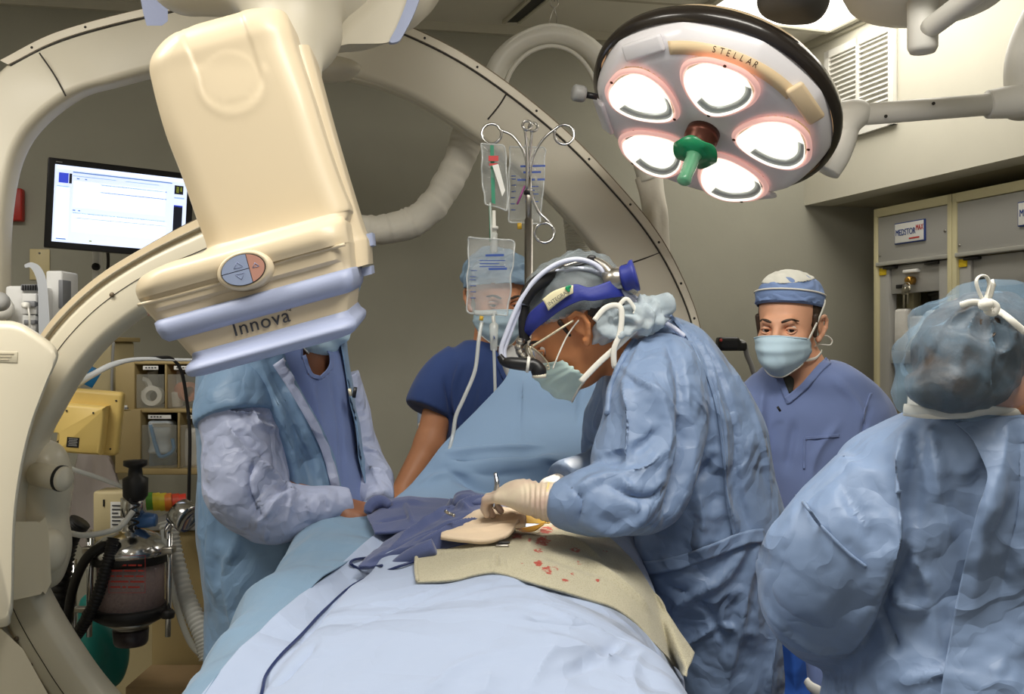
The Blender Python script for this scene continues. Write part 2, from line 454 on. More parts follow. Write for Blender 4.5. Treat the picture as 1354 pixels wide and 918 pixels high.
CH = 2.9                                              # ceiling height
CR = Vector((1.262, 4.24, 0))                         # corner of back wall and right bulkhead
db = Vector((2.92,.56,0)).normalized()                # along the back wall, to the right
dr = Vector((.313,-.95,0)).normalized()               # along the right wall, towards the viewer
wr = Vector((.95,.313,0)).normalized()                # into the right wall
Zv = Vector((0,0,1))
def slab(name, p, u, w, h, n, t, m):
    p = Vector(p); V, Fc = quadbox(p, p+u*w, p+u*w+Zv*h, p+Zv*h, n, t)
    return mk(name, V, Fc, m, smooth=False, kind='structure')
nb = Vector((-db.y, db.x, 0))
LB = CR-db*4.6
slab('wall_back', LB, db, 6.2, CH, nb, .1, M_wall)
slab('wall_left', LB, -nb, 4.3, CH, -db, .1, M_wall)
RC = CR+wr*.78-dr*.5
slab('wall_right', RC, dr, 5.6, CH, wr, .1, M_wall)
BZ = 2.21
V, Fc = quadbox(CR-dr*.12+Zv*BZ, CR+dr*5+Zv*BZ, CR+dr*5+Zv*CH, CR-dr*.12+Zv*CH, wr, .12); mk('wall_bulkhead', V, Fc, M_cream, smooth=False, kind='structure')
V, Fc = quadbox(CR+wr*.12+Zv*BZ-dr*.2, CR+wr*.12+dr*5+Zv*BZ, CR+wr*.8+dr*5+Zv*BZ, CR+wr*.8-dr*.4+Zv*BZ, Zv, .05); mk('ceiling_soffit', V, Fc, M_soffit, smooth=False, kind='structure')
V, Fc = quadbox((-4,-.5,CH), (3.6,-.5,CH), (3.6,5.2,CH), (-4,5.2,CH), Zv, .06); mk('ceiling', V, Fc, M_ceil, smooth=False, kind='structure')
V, Fc = quadbox((-4,-.8,0), (3.6,-.8,0), (3.6,5.2,0), (-4,5.2,0), -Zv, .06); mk('floor', V, Fc, M_floor, smooth=False, kind='structure')
V, Fc = quadbox(LB+Zv*(CH-.035), CR+Zv*(CH-.035), CR+Zv*CH, LB+Zv*CH, -nb, .02); mk('trim_1', V, Fc, M_trim, smooth=False, kind='structure')
V, Fc = quadbox(CR+Zv*(CH-.03), CR+dr*4+Zv*(CH-.03), CR+dr*4+Zv*CH, CR+Zv*CH, -wr, .02); mk('trim_2', V, Fc, M_trim, smooth=False, kind='structure')
V, Fc = quadbox(LB+Zv*0, CR+Zv*0+db*.6, CR+Zv*.1+db*.6, LB+Zv*.1, -nb, .012); mk('baseboard_back', V, Fc, M_trim, smooth=False, kind='structure')

def on_plane(px, py, p0, n):
    o = Vector((0,0,ZC)); d = P(px,py,1)-o; t = (Vector(p0)-o).dot(n)/d.dot(n); return o+d*t
def on_ceil(px, py): return on_plane(px, py, (0,0,CH), Zv)
def on_back(px, py): return on_plane(px, py, CR, nb)
def on_bulk(px, py): return on_plane(px, py, CR, wr)

# ceiling light troffer
M_lit = mat('lit_diffuser', (255,250,240), .5, emit=2.2)
c = Vector((1.317,4.02,CH))+dr*.01-wr*.03
e = empty('ceiling_light', c-Zv*.02, 'bright recessed fluorescent ceiling panel beside the cream bulkhead', 'ceiling light')
a, b_, c_, d = c, c+dr*1.2, c+dr*1.2-wr*.6, c-wr*.6
V, Fc = quadbox(a-Zv*.006, b_-Zv*.006, c_-Zv*.006, d-Zv*.006, -Zv, .006); mk('diffuser', V, Fc, M_lit, e, smooth=False)
fr = [quadbox(p-Zv*.002, q-Zv*.002, q+i-Zv*.002, p+i-Zv*.002, -Zv, .018) for p, q, i in ((a,b_,wr*.025),(d,c_,-wr*.025),(a,d,-dr*.025),(b_,c_,dr*.025))]
mk('frame', *join(*fr), M_trim, e, smooth=False)
def panel(x, y, lab):  # ceiling panels out of view, added to light the room
    c = Vector((x,y,CH)); e = empty('ceiling_light', c-Zv*.02, lab, 'ceiling light')
    a, b_, c_, d = c-db*.6-nb*.3, c+db*.6-nb*.3, c+db*.6+nb*.3, c-db*.6+nb*.3
    mk('diffuser', *quadbox(a-Zv*.006, b_-Zv*.006, c_-Zv*.006, d-Zv*.006, -Zv, .006), M_lit, e, smooth=False)
    area('panel_glow', c-Zv*.03, c-Zv*2, (1.15,.55), 27)
area('panel_glow', (a+c_)/2-Zv*.03, (a+c_)/2-Zv*2, (.55,1.15), 6)
panel(.35, .9, 'unseen ceiling panel added for light above the foot of the operating table')
panel(-1.5, 1.3, 'unseen ceiling panel added for light above the rotating imaging arm')

# linear air slot in the ceiling
p1, p2, p3, p4 = [on_ceil(*q) for q in ((668,27),(684,27),(722,-4),(702,-4))]
e = empty('air_vent', (p1+p3)/2-Zv*.01, 'black slot air diffuser in the ceiling above the sleeve arch', 'vent')
mk('slot', *quadbox(p1-Zv*.004, p2-Zv*.004, p3-Zv*.004, p4-Zv*.004, -Zv, .004), M_black, e, smooth=False)
for s, q in ((p1,p4),(p2,p3)):
    u = (p2-p1).normalized()*(.012 if s is p2 else -.012)
    mk('flange', *quadbox(s-Zv*.002, q-Zv*.002, q+u-Zv*.002, s+u-Zv*.002, -Zv, .012), M_trim, e, smooth=False)

# louvred grille high on the bulkhead
g = [on_bulk(*q) for q in ((1095,66),(1187,28),(1187,164),(1095,206))]
gl, gr = g[0], on_bulk(1187,100); x0 = Vector((gl.x,gl.y,0)); ln = (Vector((gr.x,gr.y,0))-x0).length
zt, zb = on_bulk(1187,28).z, on_bulk(1187,164).z
e = empty('wall_grille', x0+dr*ln/2+Zv*zb-wr*.01, 'white louvred air grille high on the cream bulkhead wall', 'vent')
mk('back_plate', *quadbox(x0+Zv*zb-wr*.002, x0+dr*ln+Zv*zb-wr*.002, x0+dr*ln+Zv*zt-wr*.002, x0+Zv*zt-wr*.002, -wr, .004), M_white, e, smooth=False)
fs = []
for a0, a1, b0, b1 in ((0,ln,zb,zb+.05),(0,ln,zt-.03,zt),(0,.03,zb,zt),(ln-.03,ln,zb,zt),(ln/2-.008,ln/2+.008,zb,zt)):
    fs.append(quadbox(x0+dr*a0+Zv*b0-wr*.004, x0+dr*a1+Zv*b0-wr*.004, x0+dr*a1+Zv*b1-wr*.004, x0+dr*a0+Zv*b1-wr*.004, -wr, .016))
mk('frame', *join(*fs), M_white, e, smooth=False)
fs = []; z = zb+.06
while z < zt-.04:
    fs.append(quadbox(x0+dr*.03+Zv*z-wr*.018, x0+dr*(ln-.03)+Zv*z-wr*.018, x0+dr*(ln-.03)+Zv*(z+.012)-wr*.006, x0+dr*.03+Zv*(z+.012)-wr*.006, -wr*.3+Zv, .002)); z += .02
mk('louvres', *join(*fs), M_white, e, smooth=False)

# light switch plate and red fire box
q = on_back(53, 350); e = empty('wall_plate', q, 'ivory blank wall plate below the computer screen', 'wall plate')
mk('plate', *rbox((.07,.006,.115), basis(q-nb*.004, db, nb), .003), mat('ivory_plate', (222,206,158), .5, bump=(90,.02)), e)
for s in (-.042,.042): mk('screw', *lathe([(.004,0),(.004,.002)], frame(q+Zv*s-nb*.007, -nb), 10), M_steel, e)
q = on_back(14, 272); mk('alarm_box', *rbox((.1,.04,.12), basis(q-nb*.02+db*.0, db, nb), .006), mat('signal_red', (176,36,26), .45, bump=(90,.03)), label='red alarm box on the taupe wall at the edge of the ring arm', cat='alarm box')

# ================================================================ cabinets in the recess
M_cab = mat('cabinet_cream', (206,198,158), .5, bump=(120,.03)); M_cgrey = mat('cabinet_grey', (168,167,162), .5, bump=(160,.06))
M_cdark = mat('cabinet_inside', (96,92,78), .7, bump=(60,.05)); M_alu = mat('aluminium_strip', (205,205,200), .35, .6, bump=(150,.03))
M_lab = mat('label_white', (236,236,232), .6, bump=(80,.02)); M_lblue = mat('label_blue', (44,70,140), .6, bump=(80,.02)); M_lred = mat('label_red', (190,50,50), .6, bump=(80,.02)); M_yel = mat('tag_yellow', (232,200,40), .6, bump=(80,.02))
M_clear = mat('smoke_bin', (196,198,196), .25, alpha=.62, bump=(60,.05)); M_pack = mat('sterile_pack', (238,236,230), .55, bump=(25,.5,.01), var=.05)
M_brass = mat('brass', (196,150,70), .3, 1, bump=(90,.03)); M_key = mat('key_metal', (170,165,150), .35, 1, bump=(90,.03))
K0 = Vector((1.455,3.957,0)); KT = 2.154
def cabx(px):                                     # distance along the cabinet fronts for a photograph x
    q = on_plane(px, 460, K0, wr); return (q-K0).dot(dr)
def cab(u0, u1, lab, logo_u, key_u, first):
    w = u1-u0; o = K0+dr*u0; dp = .5
    M = basis(o, dr, wr)                           # local x along front, y into the wall, z = x cross y -> up?
    up = 1 if M.col[2].z > 0 else -1
    def bx(x0, x1, y0, y1, z0, z1, bev=.003):
        c = Matrix.Translation(o+dr*(x0+x1)/2+wr*(y0+y1)/2+Zv*(z0+z1)/2)@Matrix((dr,wr,Zv)).transposed().to_4x4()
        return orient(*rbox((x1-x0,y1-y0,z1-z0), c, bev))
    e = empty('supply_cabinet', o+dr*w/2+wr*dp/2, lab, 'cabinet', 'roll shutter supply cabinets in the recess')
    t = .022
    mk('body', *join(bx(0,t,0,dp,0,KT), bx(w-t,w,0,dp,0,KT), bx(0,w,0,dp,KT-.035,KT)), M_cab, e, angle=40)
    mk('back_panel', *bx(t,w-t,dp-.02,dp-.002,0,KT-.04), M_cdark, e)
    mk('header', *bx(t,w-t,.004,.03,KT-.215,KT-.037), M_cgrey, e, angle=40)
    mk('bottom_rail', *bx(t-.004,w-t+.004,-.006,.03,KT-.232,KT-.216), M_alu, e, angle=40)
    mk('jamb', *bx(t,t+.055,.012,.05,.05,KT-.235), M_cgrey, e, angle=40); mk('jamb', *bx(w-t-.055,w-t,.012,.05,.05,KT-.235), M_cgrey, e, angle=40)
    sh = mk('shutter', *bx(t+.058,w-t-.058,.02,.035,KT-.345,KT-.235), M_cgrey, e, angle=40)
    hd = mk('lock_plate', *bx(key_u,key_u+.075,-.002,.02,KT-.27,KT-.257), M_lab, sh)
    mk('shutter_clip', *bx(t+.03,t+.1,.0,.02,KT-.246,KT-.236), M_black, e); mk('shutter_clip', *bx(w-t-.12,w-t-.05,.0,.02,KT-.246,KT-.236), M_black, e)
    mk('vent_slot', *bx(t+.09,t+.13,.014,.022,KT-.325,KT-.31), M_black, sh)
    lk = o+dr*(key_u+.045)+wr*.0
    mk('lock', *lathe([(.016,-.012),(.017,.012),(.012,.02)], frame(lk+Zv*(KT-.3), -wr), 20), M_brass, sh)
    bm_ = [tube([lk-wr*.02+Zv*(KT-.31)+dr*.022*math.cos(k)+Zv*(-.02+.022*math.sin(k)) for k in np.linspace(0,6.28,9)], .0022, 6)]
    bm_.append(lathe([(.016,-.0015),(.016,.0015)], frame(lk-wr*.02-dr*.012+Zv*(KT-.34), -wr), 16)); bm_.append(bx(key_u+.026,key_u+.036,-.0215,-.018,KT-.405,KT-.35,.001))
    bm_.append(lathe([(.014,-.0015),(.014,.0015)], frame(lk-wr*.022+dr*.012+Zv*(KT-.335), -wr), 16)); bm_.append(bx(key_u+.05,key_u+.058,-.0235,-.02,KT-.39,KT-.345,.001))
    kr = mk('keys', *join(*bm_), M_key, sh)
    lg = mk('sign_plate', *bx(logo_u,logo_u+.165,-.004,.006,KT-.155,KT-.073,.002), M_lblue, e)
    mk('sign_face', *bx(logo_u+.004,logo_u+.161,-.0055,.0,KT-.151,KT-.077,.001), M_lab, lg)
    MT = basis(o+dr*(logo_u+.01)-wr*.007+Zv*(KT-.123), dr, Zv)
    text('MEDSTOR', MT, .034, M_lblue, lg, xs=.72)
    text('MAX', basis(o+dr*(logo_u+.122)-wr*.007+Zv*(KT-.112), dr, Zv), .03, M_lred, lg, xs=.62)
    scrawl('xxxxxxx', basis(o+dr*(logo_u+.085)-wr*.007+Zv*(KT-.143), dr, Zv), .013, M_lred, lg)
    mk('yellow_tag', *bx(t+.002,t+.04,.008,.014,KT-.268,KT-.24,.001), M_yel, e)
    for xx, zz in ((t+.012,.19),(w-t-.012,.13)): mk('screw', *lathe([(.005,0),(.005,.003)], frame(o+dr*xx+wr*.004+Zv*(KT-zz), -wr), 10), M_steel, e)
    sp = []
    for z in (.25,.75,1.2,1.56): mk('shelf', *bx(t,w-t,.1,dp-.02,z-.012,z), M_cab, e)
    mk('inner_upright', *bx(t+.06,t+.1,.09,.13,.05,KT-.3), M_cab, e)
    return o, bx, w
U1 = cabx(1258); 
o1, bx1, w1 = cab(0, U1, 'grey and cream roll shutter cabinet standing next to the dark recess wall', U1*.30, U1*.40, True)
o2, bx2, w2 = cab(U1+.002, U1+.002+.62, 'second grey and cream roll shutter cabinet behind the hair net tie', .30, .33, False)
# contents: stacked smoke coloured bins and white packs
M_bin = mat('smoke_grey_bin', (120,118,108), .35, bump=(60,.05))
k = 0
nm_b = ['top','second','third','fourth','fifth','lowest','next to lowest']
def binmesh(bx, z, x0, x1): return join(bx(x0,x1,.16,.4,z,z+.006,.002), bx(x0,x1,.16,.166,z,z+.03,.002), bx(x0,x0+.006,.16,.4,z,z+.04,.002), bx(x1-.006,x1,.16,.4,z,z+.04,.002), bx(x0-.008,x1+.008,.15,.17,z+.03,z+.042,.004))
for i in range(5):
    mk('storage_bin', *binmesh(bx1, 1.58+i*.048, .14, w1-.1), M_bin, angle=40, label='smoky nesting bin in the upper stack in the first cabinet, number %s from the top' % ['five','four','three','two','one'][i], cat='bin', group='nesting bins in the first cabinet')
for i in range(7):
    mk('storage_bin', *binmesh(bx1, 1.22+i*.046, .14, w1-.1), M_clear if i > 3 else M_bin, angle=40, label='pale nesting bin in the lower stack in the first cabinet, number %s from the top' % ['seven','six','five','four','three','two','one'][i], cat='bin', group='nesting bins in the first cabinet')
wh = ['leftmost','second','third','fourth','fifth']
for i in range(4):
    x = .078+i*.082
    V, Fc = bx1(x, x+.076, .03+.004*i, .08+.004*i, 1.561, 1.74-.02*(i % 2)+.01*(i == 0), .012); V = V+.004*np.stack([vn(V*22, i), vn(V*22, i+5), 0*V[:,0]], 1)
    mk('sterile_pack', V, Fc, M_pack, label='white crinkled sterile pack upright in the first cabinet, %s from the left' % wh[i], cat='pack', group='white packs in the cabinets')
mk('pack_tray', *join(bx1(.08,w1-.085,.02,.098,1.535,1.558,.003), bx1(.08,w1-.085,.016,.022,1.535,1.585,.003)), M_clear, label='clear tray under the white packs in the first cabinet', cat='tray')
for i in range(4):
    x = .16+i*.1
    V, Fc = bx2(x, x+.085, .2+.01*i, .3+.01*i, 1.56, 1.76-.012*i, .012); V = V+.006*np.stack([vn(V*22, i+30), vn(V*22, i+35), 0*V[:,0]], 1)
    mk('sterile_pack', V, Fc, M_pack, label='white crinkled sterile pack in the second cabinet, %s from the left' % wh[i], cat='pack', group='white packs in the cabinets')
V, Fc = tube([o1+dr*.27+wr*.13+Zv*1.70, o1+dr*.29+wr*.13+Zv*1.755, o1+dr*.36+wr*.13+Zv*1.765, o1+dr*.42+wr*.13+Zv*1.75], .008, 8)
mk('cable', V, Fc, M_black, label='black cable loop above the white packs in the first cabinet', cat='cable')
# ================================================================ rotating imaging arm (one machine)
M_shell = mat('cream_shell', (216,200,170), .42, var=.015, bump=(10,.01), coat=.1)
M_shell2 = mat('pale_shell', (214,207,188), .42, var=.015, bump=(10,.01))
M_shelldk = mat('shell_darker', (196,186,164), .5, bump=(30,.02))  # slightly darker shell tone for the ring track and label lines
M_bumper = mat('periwinkle_bumper', (158,168,198), .5, bump=(220,.05), var=.02)
M_bumper2 = mat('periwinkle_bumper_dark', (132,142,176), .5, bump=(220,.05))
M_rail = mat('rail_metal', (216,208,190), .4, .15, bump=(120,.04))
M_bronze = mat('bronze_edge', (112,98,78), .45, .4, bump=(120,.05))
M_groove = mat('groove_dark', (52,48,42), .7, bump=(80,.02))
M_print = mat('print_charcoal', (62,64,72), .6, bump=(80,.02))
GA = empty('imaging_arm', P(330, 459, 2.5)*1+Vector((0,0,-1.6)), 'large cream imaging arm with curved rings and tilted detector head with periwinkle bumpers', 'x-ray machine')
def band(name, stations, prof, m, n=90, parent=None, angle=50, closed_prof=True):
    """sweep of a section (s from outer to inner edge, b depth offset) along stations (outer px, inner px, D)"""
    rows = [tuple(P(o[0],o[1],D))+tuple(P(i[0],i[1],D)) for o, i, D in stations]
    Q = catmull(rows, n); rings = []
    for r in Q:
        O, I = r[:3], r[3:]
        rings.append([O+(I-O)*s+np.array([0,b,0]) for s, b in prof])
    V, Fc = loft(rings, cap=True)
    V, Fc = orient(V, Fc)
    return mk(name, V, Fc, m, parent or GA, angle=angle)
def rprof(s0, s1, b0, b1, rs, rb, k=5):
    """rounded rectangle profile"""
    out = []
    for cs, cb, a0 in ((s0+rs, b0+rb, math.pi), (s1-rs, b0+rb, 1.5*math.pi), (s1-rs, b1-rb, 0), (s0+rs, b1-rb, .5*math.pi)):
        for j in range(k+1):
            a = a0+j*math.pi/2/k; out.append((cs+rs*math.cos(a), cb+rb*math.sin(a)))
    return out
# outer ring
OUT = [((-80,900),(-4,900),2.62),((-80,640),(-4,640),2.62),((-80,420),(-3,430),2.62),((-72,270),(0,280),2.62),((-42,150),(24,186),2.64),((4,82),(88,126),2.66),
       ((80,45),(150,106),2.7),((200,13),(235,86),2.74),((330,-12),(335,78),2.78),((440,2),(430,92),2.8),((548,42),(512,114),2.82),((640,92),(582,150),2.84),
       ((740,170),(682,222),2.86),((820,252),(762,300),2.86),((872,318),(812,366),2.86),((908,388),(850,426),2.84),((926,450),(866,480),2.82),((938,560),(872,570),2.8),((935,700),(870,690),2.78),((910,850),(845,820),2.76)]
band('outer_ring', OUT, rprof(.02,1,0,.09,.12,.03), M_shell2, 150)
band('edge_rail', OUT[5:], rprof(-.03,.10,-.008,.06,.004,.002,1), M_rail, 150)
band('rail_groove', OUT[5:], rprof(.10,.125,-.004,.06,.005,.003,1), M_groove, 150)  # dark groove line beside the rail
band('edge_strip', OUT[5:], rprof(-.065,-.03,.0,.1,.01,.01,1), M_bronze, 150)
# panel seams across the ring, screws along the rail
def seam(a, b, D, w=1.2):
    q = [P(x, y, D-.003) for x, y in (a, ((a[0]+b[0])/2+2, (a[1]+b[1])/2), b)]
    mk('panel_seam', *tube(q, .0022, 6, flat=(1,.6)), M_groove, GA)
seam((52,70),(87,127),2.662); seam((673,118),(645,158),2.85); seam((878,332),(822,352),2.862)
rows = [tuple(P(o[0],o[1],D))+tuple(P(i[0],i[1],D)) for o, i, D in OUT[5:]]
for t in np.linspace(.04,.92,17):
    r = catmull(rows, 400)[int(t*399)]; c = r[:3]+(r[3:]-r[:3])*.035+np.array([0,-.0085,0])
    mk('rail_screw', *lathe([(.0038,0),(.003,.0015)], frame(c, (0,-1,0)), 10), M_groove, GA)
# raised inner lip of the ring on the right
band('ring_lip', [OUT[i] for i in range(9,20)], rprof(.86,1.02,.02,.08,.05,.02,3), M_shell2, 110)

# inner C ring
INN = [((420,232),(430,330),2.2),((330,256),(345,350),2.2),((250,292),(275,378),2.2),((190,324),(205,402),2.2),((131,360),(143,445),2.2),((82,402),(100,493),2.2),((46,447),(68,546),2.2),
       ((8,520),(44,596),2.2),((-30,620),(24,687),2.2),((-35,720),(32,740),2.2),((-15,810),(50,792),2.2),((20,880),(90,860),2.2),((66,950),(136,922),2.2),((150,1040),(215,1000),2.2),((300,1120),(330,1060),2.2)]
band('inner_ring', INN, rprof(.16,1,0,.09,.16,.035), M_ivory, 130)
band('ring_flange', INN, rprof(.0,.5,.012,.085,.02,.01,2), M_shell, 130)
band('ring_groove', INN, rprof(.47,.485,-.0015,.03,.004,.002,1), M_groove, 130)
band('ring_track', INN, rprof(.14,.17,-.004,.03,.01,.002,1), M_shelldk, 130)
band('edge_strip', INN, rprof(-.05,.03,.03,.085,.02,.01,1), M_bronze, 130)
for x, y in ((148,390),(40,880),(22,845)):
    mk('ring_screw', *lathe([(.006,0),(.005,.003)], frame(P(x,y,2.197), (0,-1,0)), 10), M_bronze, GA)
# block on the ring and bulging cover behind
mk('clamp_block', *band_v if False else orient(*loft([[tuple(P(x,y,D)) for x, y in ((9,694),(14,690),(50,690),(53,693),(58,780),(54,786),(18,794),(13,790))] for D in (2.13,2.2)])), M_ivory, GA, angle=35)
mk('clamp_block', *orient(*loft([[tuple(P(x,y,D)) for x, y in ((52,692),(60,683),(64,700),(68,770),(60,786),(56,782))] for D in (2.14,2.24)])), M_ivory, GA, angle=35)
c1 = [('ell', tuple(P(62,640,2.28)), (.055,.06,.1), .03), ('ell', tuple(P(58,720,2.28)), (.06,.06,.09), .03), ('cap', tuple(P(60,610,2.28)), tuple(P(62,760,2.28)), .035, .03, .03), ('ell', tuple(P(66,728,2.2)), (.035,.04,.05), .02)]
mk('tube_cover', *sdf_mesh(c1, .008), M_ivory, GA)
M_ = frame(P(70,631,2.2), (.95,-.3,-.1))
kn = mk('release_knob', *lathe([(.0,-.05),(.026,-.05),(.028,0),(.028,.03),(.024,.036),(0,.037)], M_, 24), M_ivory, GA)
mk('knob_ring', *lathe([(.0275,.018),(.0295,.019),(.0295,.026),(.0275,.027)], M_, 24, cap=False), M_black, kn)
# big side cover at the left edge
cov = [(-90,424),(0,424),(22,426),(40,434),(66,452),(76,464),(76,476),(66,500),(44,560),(28,630),(20,700),(18,790),(15,814),(2,830),(-90,832)]
cp = catmull(cov, 60)
def inset(pts, k, D):
    c = np.array([-40,630.]); return [tuple(P(*(c+(np.array(p)-c)*k), D)) for p in pts]
rg = [inset(cp, 1-.0, 2.14), inset(cp, 1, 1.97), inset(cp, .992, 1.955), inset(cp, .975, 1.947), inset(cp, .94, 1.943)]
mk('side_cover', *orient(*loft(rg)), M_ivory, GA, angle=50)
mk('label_plate', *rbox((.058,.002,.022), Matrix.Translation(P(4,472,1.9425))@Matrix.Rotation(math.radians(2),4,'Y'), .001), mat('label_ivory', (214,206,182), .5, bump=(80,.02)), GA)
for i in range(3): mk('label_print', *rbox((.046-.01*i,.001,.0018), Matrix.Translation(P(3,468+4*i,1.941)), 0), M_shelldk, GA, smooth=False)
mk('lower_arm', *orient(*loft([[tuple(P(x,y,D)) for x, y in ((-90,830),(2,832),(30,858),(70,930),(140,1010),(60,1060),(-90,1000))] for D in (2.3,2.08)])), M_ivory, GA, angle=40)

# carriage behind the detector (top)
cg = [('cap', tuple(P(360,-120,2.1)), tuple(P(392,40,2.15)), .13, .10, .05), ('cap', tuple(P(420,-60,2.3)), tuple(P(500,-50,2.4)), .2, .17, .06), ('ell', tuple(P(452,-5,2.35)), (.15,.2,.115), .05), ('cap', tuple(P(440,12,2.3)), tuple(P(520,-10,2.32)), .085, .085, .05),
      ('cap', tuple(P(380,60,2.1)), tuple(P(395,150,2.0)), .07, .05, .05), ('cap', tuple(P(250,-40,2.2)), tuple(P(330,-50,2.2)), .1, .12, .05)]
mk('carriage', *sdf_mesh(cg, .012), M_shell2, GA)
def plate(name, pts, d0, d1, m, par, inset_=.975, n=70, close=True):
    """thick rounded plate from a photograph outline, front edge eased"""
    q = catmull(pts, n, closed=True); c = q.mean(0)
    return mk(name, *orient(*loft([[tuple(P(*(c+(p-c)*k), D)) for p in q] for k, D in ((inset_-.02, d0), (inset_+.005, d0+.008), (1, d0+.03), (1, d1))])), m, par, angle=60)
plate('carriage', [(380,-90),(470,-100),(566,-92),(556,-40),(545,-4),(534,28),(522,52),(510,58),(480,59),(456,60),(438,68),(424,84),(412,112),(400,140),(386,150),(376,100),(372,0)], 2.2, 2.5, M_shell2, GA)
plate('carriage_bumper', [(566,-70),(560,-20),(549,16),(534,46),(526,57),(514,57),(524,36),(536,6),(545,-30),(548,-70)], 2.185, 2.36, M_bumper, GA)
mk('carriage_bumper', *orient(*loft([[tuple(P(x,y,D)) for x, y in ((541,-40),(586,-40),(572,6),(549,34),(541,32))] for D in (2.42,2.5)])), M_bumper2, GA, angle=40)
mk('carriage_bumper', *orient(*loft([[tuple(P(x,y,D)) for x, y in ((168,-60),(222,-60),(222,28),(214,34),(194,34),(190,20),(186,0))] for D in (2.3,2.42)])), M_bumper2, GA, angle=40)
mk('carriage_fairing', *sdf_mesh([('cap', tuple(P(400,92,2.7)), tuple(P(455,98,2.72)), .03, .02, .02), ('ell', tuple(P(420,90,2.7)), (.12,.05,.035), .02)], .008), M_shell2, GA)

# detector head: stacked rounded sections along its tilted axis
D0 = 1.56
th = math.radians(15.3); du = Vector((math.cos(th), 0, math.sin(th))); dv = Vector((math.sin(th), 0, -math.cos(th))); O0 = P(325, 300, D0); s0 = D0/F; dw = Vector((-.1,1,.09))
def dsec(ul, ur, v, w0, w1, r, n=9, lean=0):
    """rounded rectangle: u from ul to ur (photograph px), depth w0..w1 m, at v px along the axis"""
    ul, ur = ul*s0, ur*s0; r = min(r, (ur-ul)*.49, (w1-w0)*.49); out = []
    for cu, cw, a0 in ((ul+r, w0+r, math.pi), (ur-r, w0+r, 1.5*math.pi), (ur-r, w1-r, 0), (ul+r, w1-r, .5*math.pi)):
        for j in range(n+1):
            a = a0+j*math.pi/2/n; u, w = cu+r*math.cos(a), cw+r*math.sin(a)
            out.append(tuple(O0+du*u+dv*(v*s0)+dw*(w if w < .1 else w*.78)))
    return out
def uv(px, py):  # photograph px -> local (u,v) px
    d = P(px,py,D0)-O0; return d.dot(du)/s0, d.dot(dv)/s0
def dloft(name, rows, m, parent, n=None, angle=50):
    rs = catmull(rows, n) if n else rows
    return mk(name, *orient(*loft([dsec(*r) for r in rs])), m, parent, angle=angle)
# column housing: fine grid so the embossed tongue is real relief
rows = []
for (xl,yl,xr,yr,w0,r) in ((215,20,352,3,.05,.05),(196,36,374,16,.012,.06),(184,60,384,42,0,.05),(188,90,392,72,0,.045),(205,150,414,140,0,.04),(228,210,434,205,0,.04),(246,262,452,258,0,.04),(260,300,466,294,0,.04),(258,312,464,300,-.003,.04),(247,324,462,304,-.014,.045),(226,336,460,308,-.030,.05),(205,348,459,312,-.042,.05)):
    a, b = uv(xl,yl), uv(xr,yr); rows.append((a[0], b[0], (a[1]+b[1])/2, w0, .30, r))
R = catmull(rows, 110); V, Fc = orient(*loft([dsec(*r, n=8) for r in R]))
# densify the front by subdividing
bm = bmesh.new(); vs = [bm.verts.new(v) for v in V]
for f in Fc: bm.faces.new([vs[i] for i in f])
fl = [e for e in bm.edges if abs((e.verts[0].co-e.verts[1].co).dot(du)) > .05 and min(v.co.y for v in e.verts) < D0+.2]
bmesh.ops.subdivide_edges(bm, edges=fl, cuts=60, use_grid_fill=False)
bm.verts.index_update(); V = np.array([v.co[:] for v in bm.verts]); Fc = [tuple(v.index for v in f.verts) for f in bm.faces]; bm.free()
front = V[:,1] < D0+.06
px = 677+V[:,0]/V[:,1]*F; py = 459-(V[:,2]-ZC)/V[:,1]*F
cxp, cyp, rr = 306, 103, 46
def edge(ax, ay, bx_, by_):
    d = np.array([bx_-ax, by_-ay]); n = np.array([-d[1], d[0]])/np.linalg.norm(d); return (px-ax)*n[0]+(py-ay)*n[1]
inside_funnel = np.maximum(edge(226,30,262,118), -edge(321,4,351,92)) if False else None
le = np.interp(py, [0,30,70,110,130], [214,226,246,262,266]); re_ = np.interp(py, [0,20,60,100,130], [318,323,338,350,352])
sd = np.maximum(le-px, px-re_)                                 # signed distance-like (<0 inside the tongue)
circ = np.hypot(px-cxp, py-cyp)-rr
sd = np.where(py > cyp, circ, sd)
h = np.clip(-sd/8, 0, 1); h = h*h*(3-2*h)
lip = np.exp(-(circ/5)**2)*(py > cyp-15)
V[:,1] += np.where(front, .0042*h*np.clip((cyp+20-py)/60+.4, .25, 1), 0)-np.where(front, .0014*lip, 0)
disc = np.clip((38-np.hypot(px-303, py-103))/3, 0, 1)
V[:,1] -= np.where(front, .0008*disc, 0)
DH = mk('detector_head', V, Fc, M_shell, GA, angle=60)
# wide cap under the column
def srow(pts, w0, w1, r):
    return [uv(*pts[0])[0], uv(*pts[1])[0], (uv(*pts[0])[1]+uv(*pts[1])[1])/2, w0, w1, r]
cap = [srow(((212,340),(456,296)),-.030,.33,.05), srow(((194,350),(458,300)),-.043,.35,.05), srow(((184,362),(460,303)),-.052,.36,.05), srow(((182,380),(461,312)),-.055,.365,.045), srow(((186,394),(463,322)),-.05,.365,.04)]
dloft('detector_cap', cap, M_shell, DH, 24)
dloft('detector_collar', [srow(((186,394),(463,322)),-.044,.36,.035), srow(((196,410),(464,340)),-.042,.36,.035), srow(((199,414),(464.5,345)),-.035,.36,.03), srow(((212,430),(466,360)),-.034,.36,.03)], M_shell, DH, angle=30)
dloft('bumper_band', [srow(((213,423),(466,353)),-.038,.37,.02), srow(((211,426),(467,356)),-.05,.375,.02), srow(((215,436),(469,366)),-.053,.378,.02), srow(((221,446),(468,378)),-.05,.375,.02), srow(((228,450),(464,386)),-.04,.365,.02)], M_bumper, DH, angle=70)
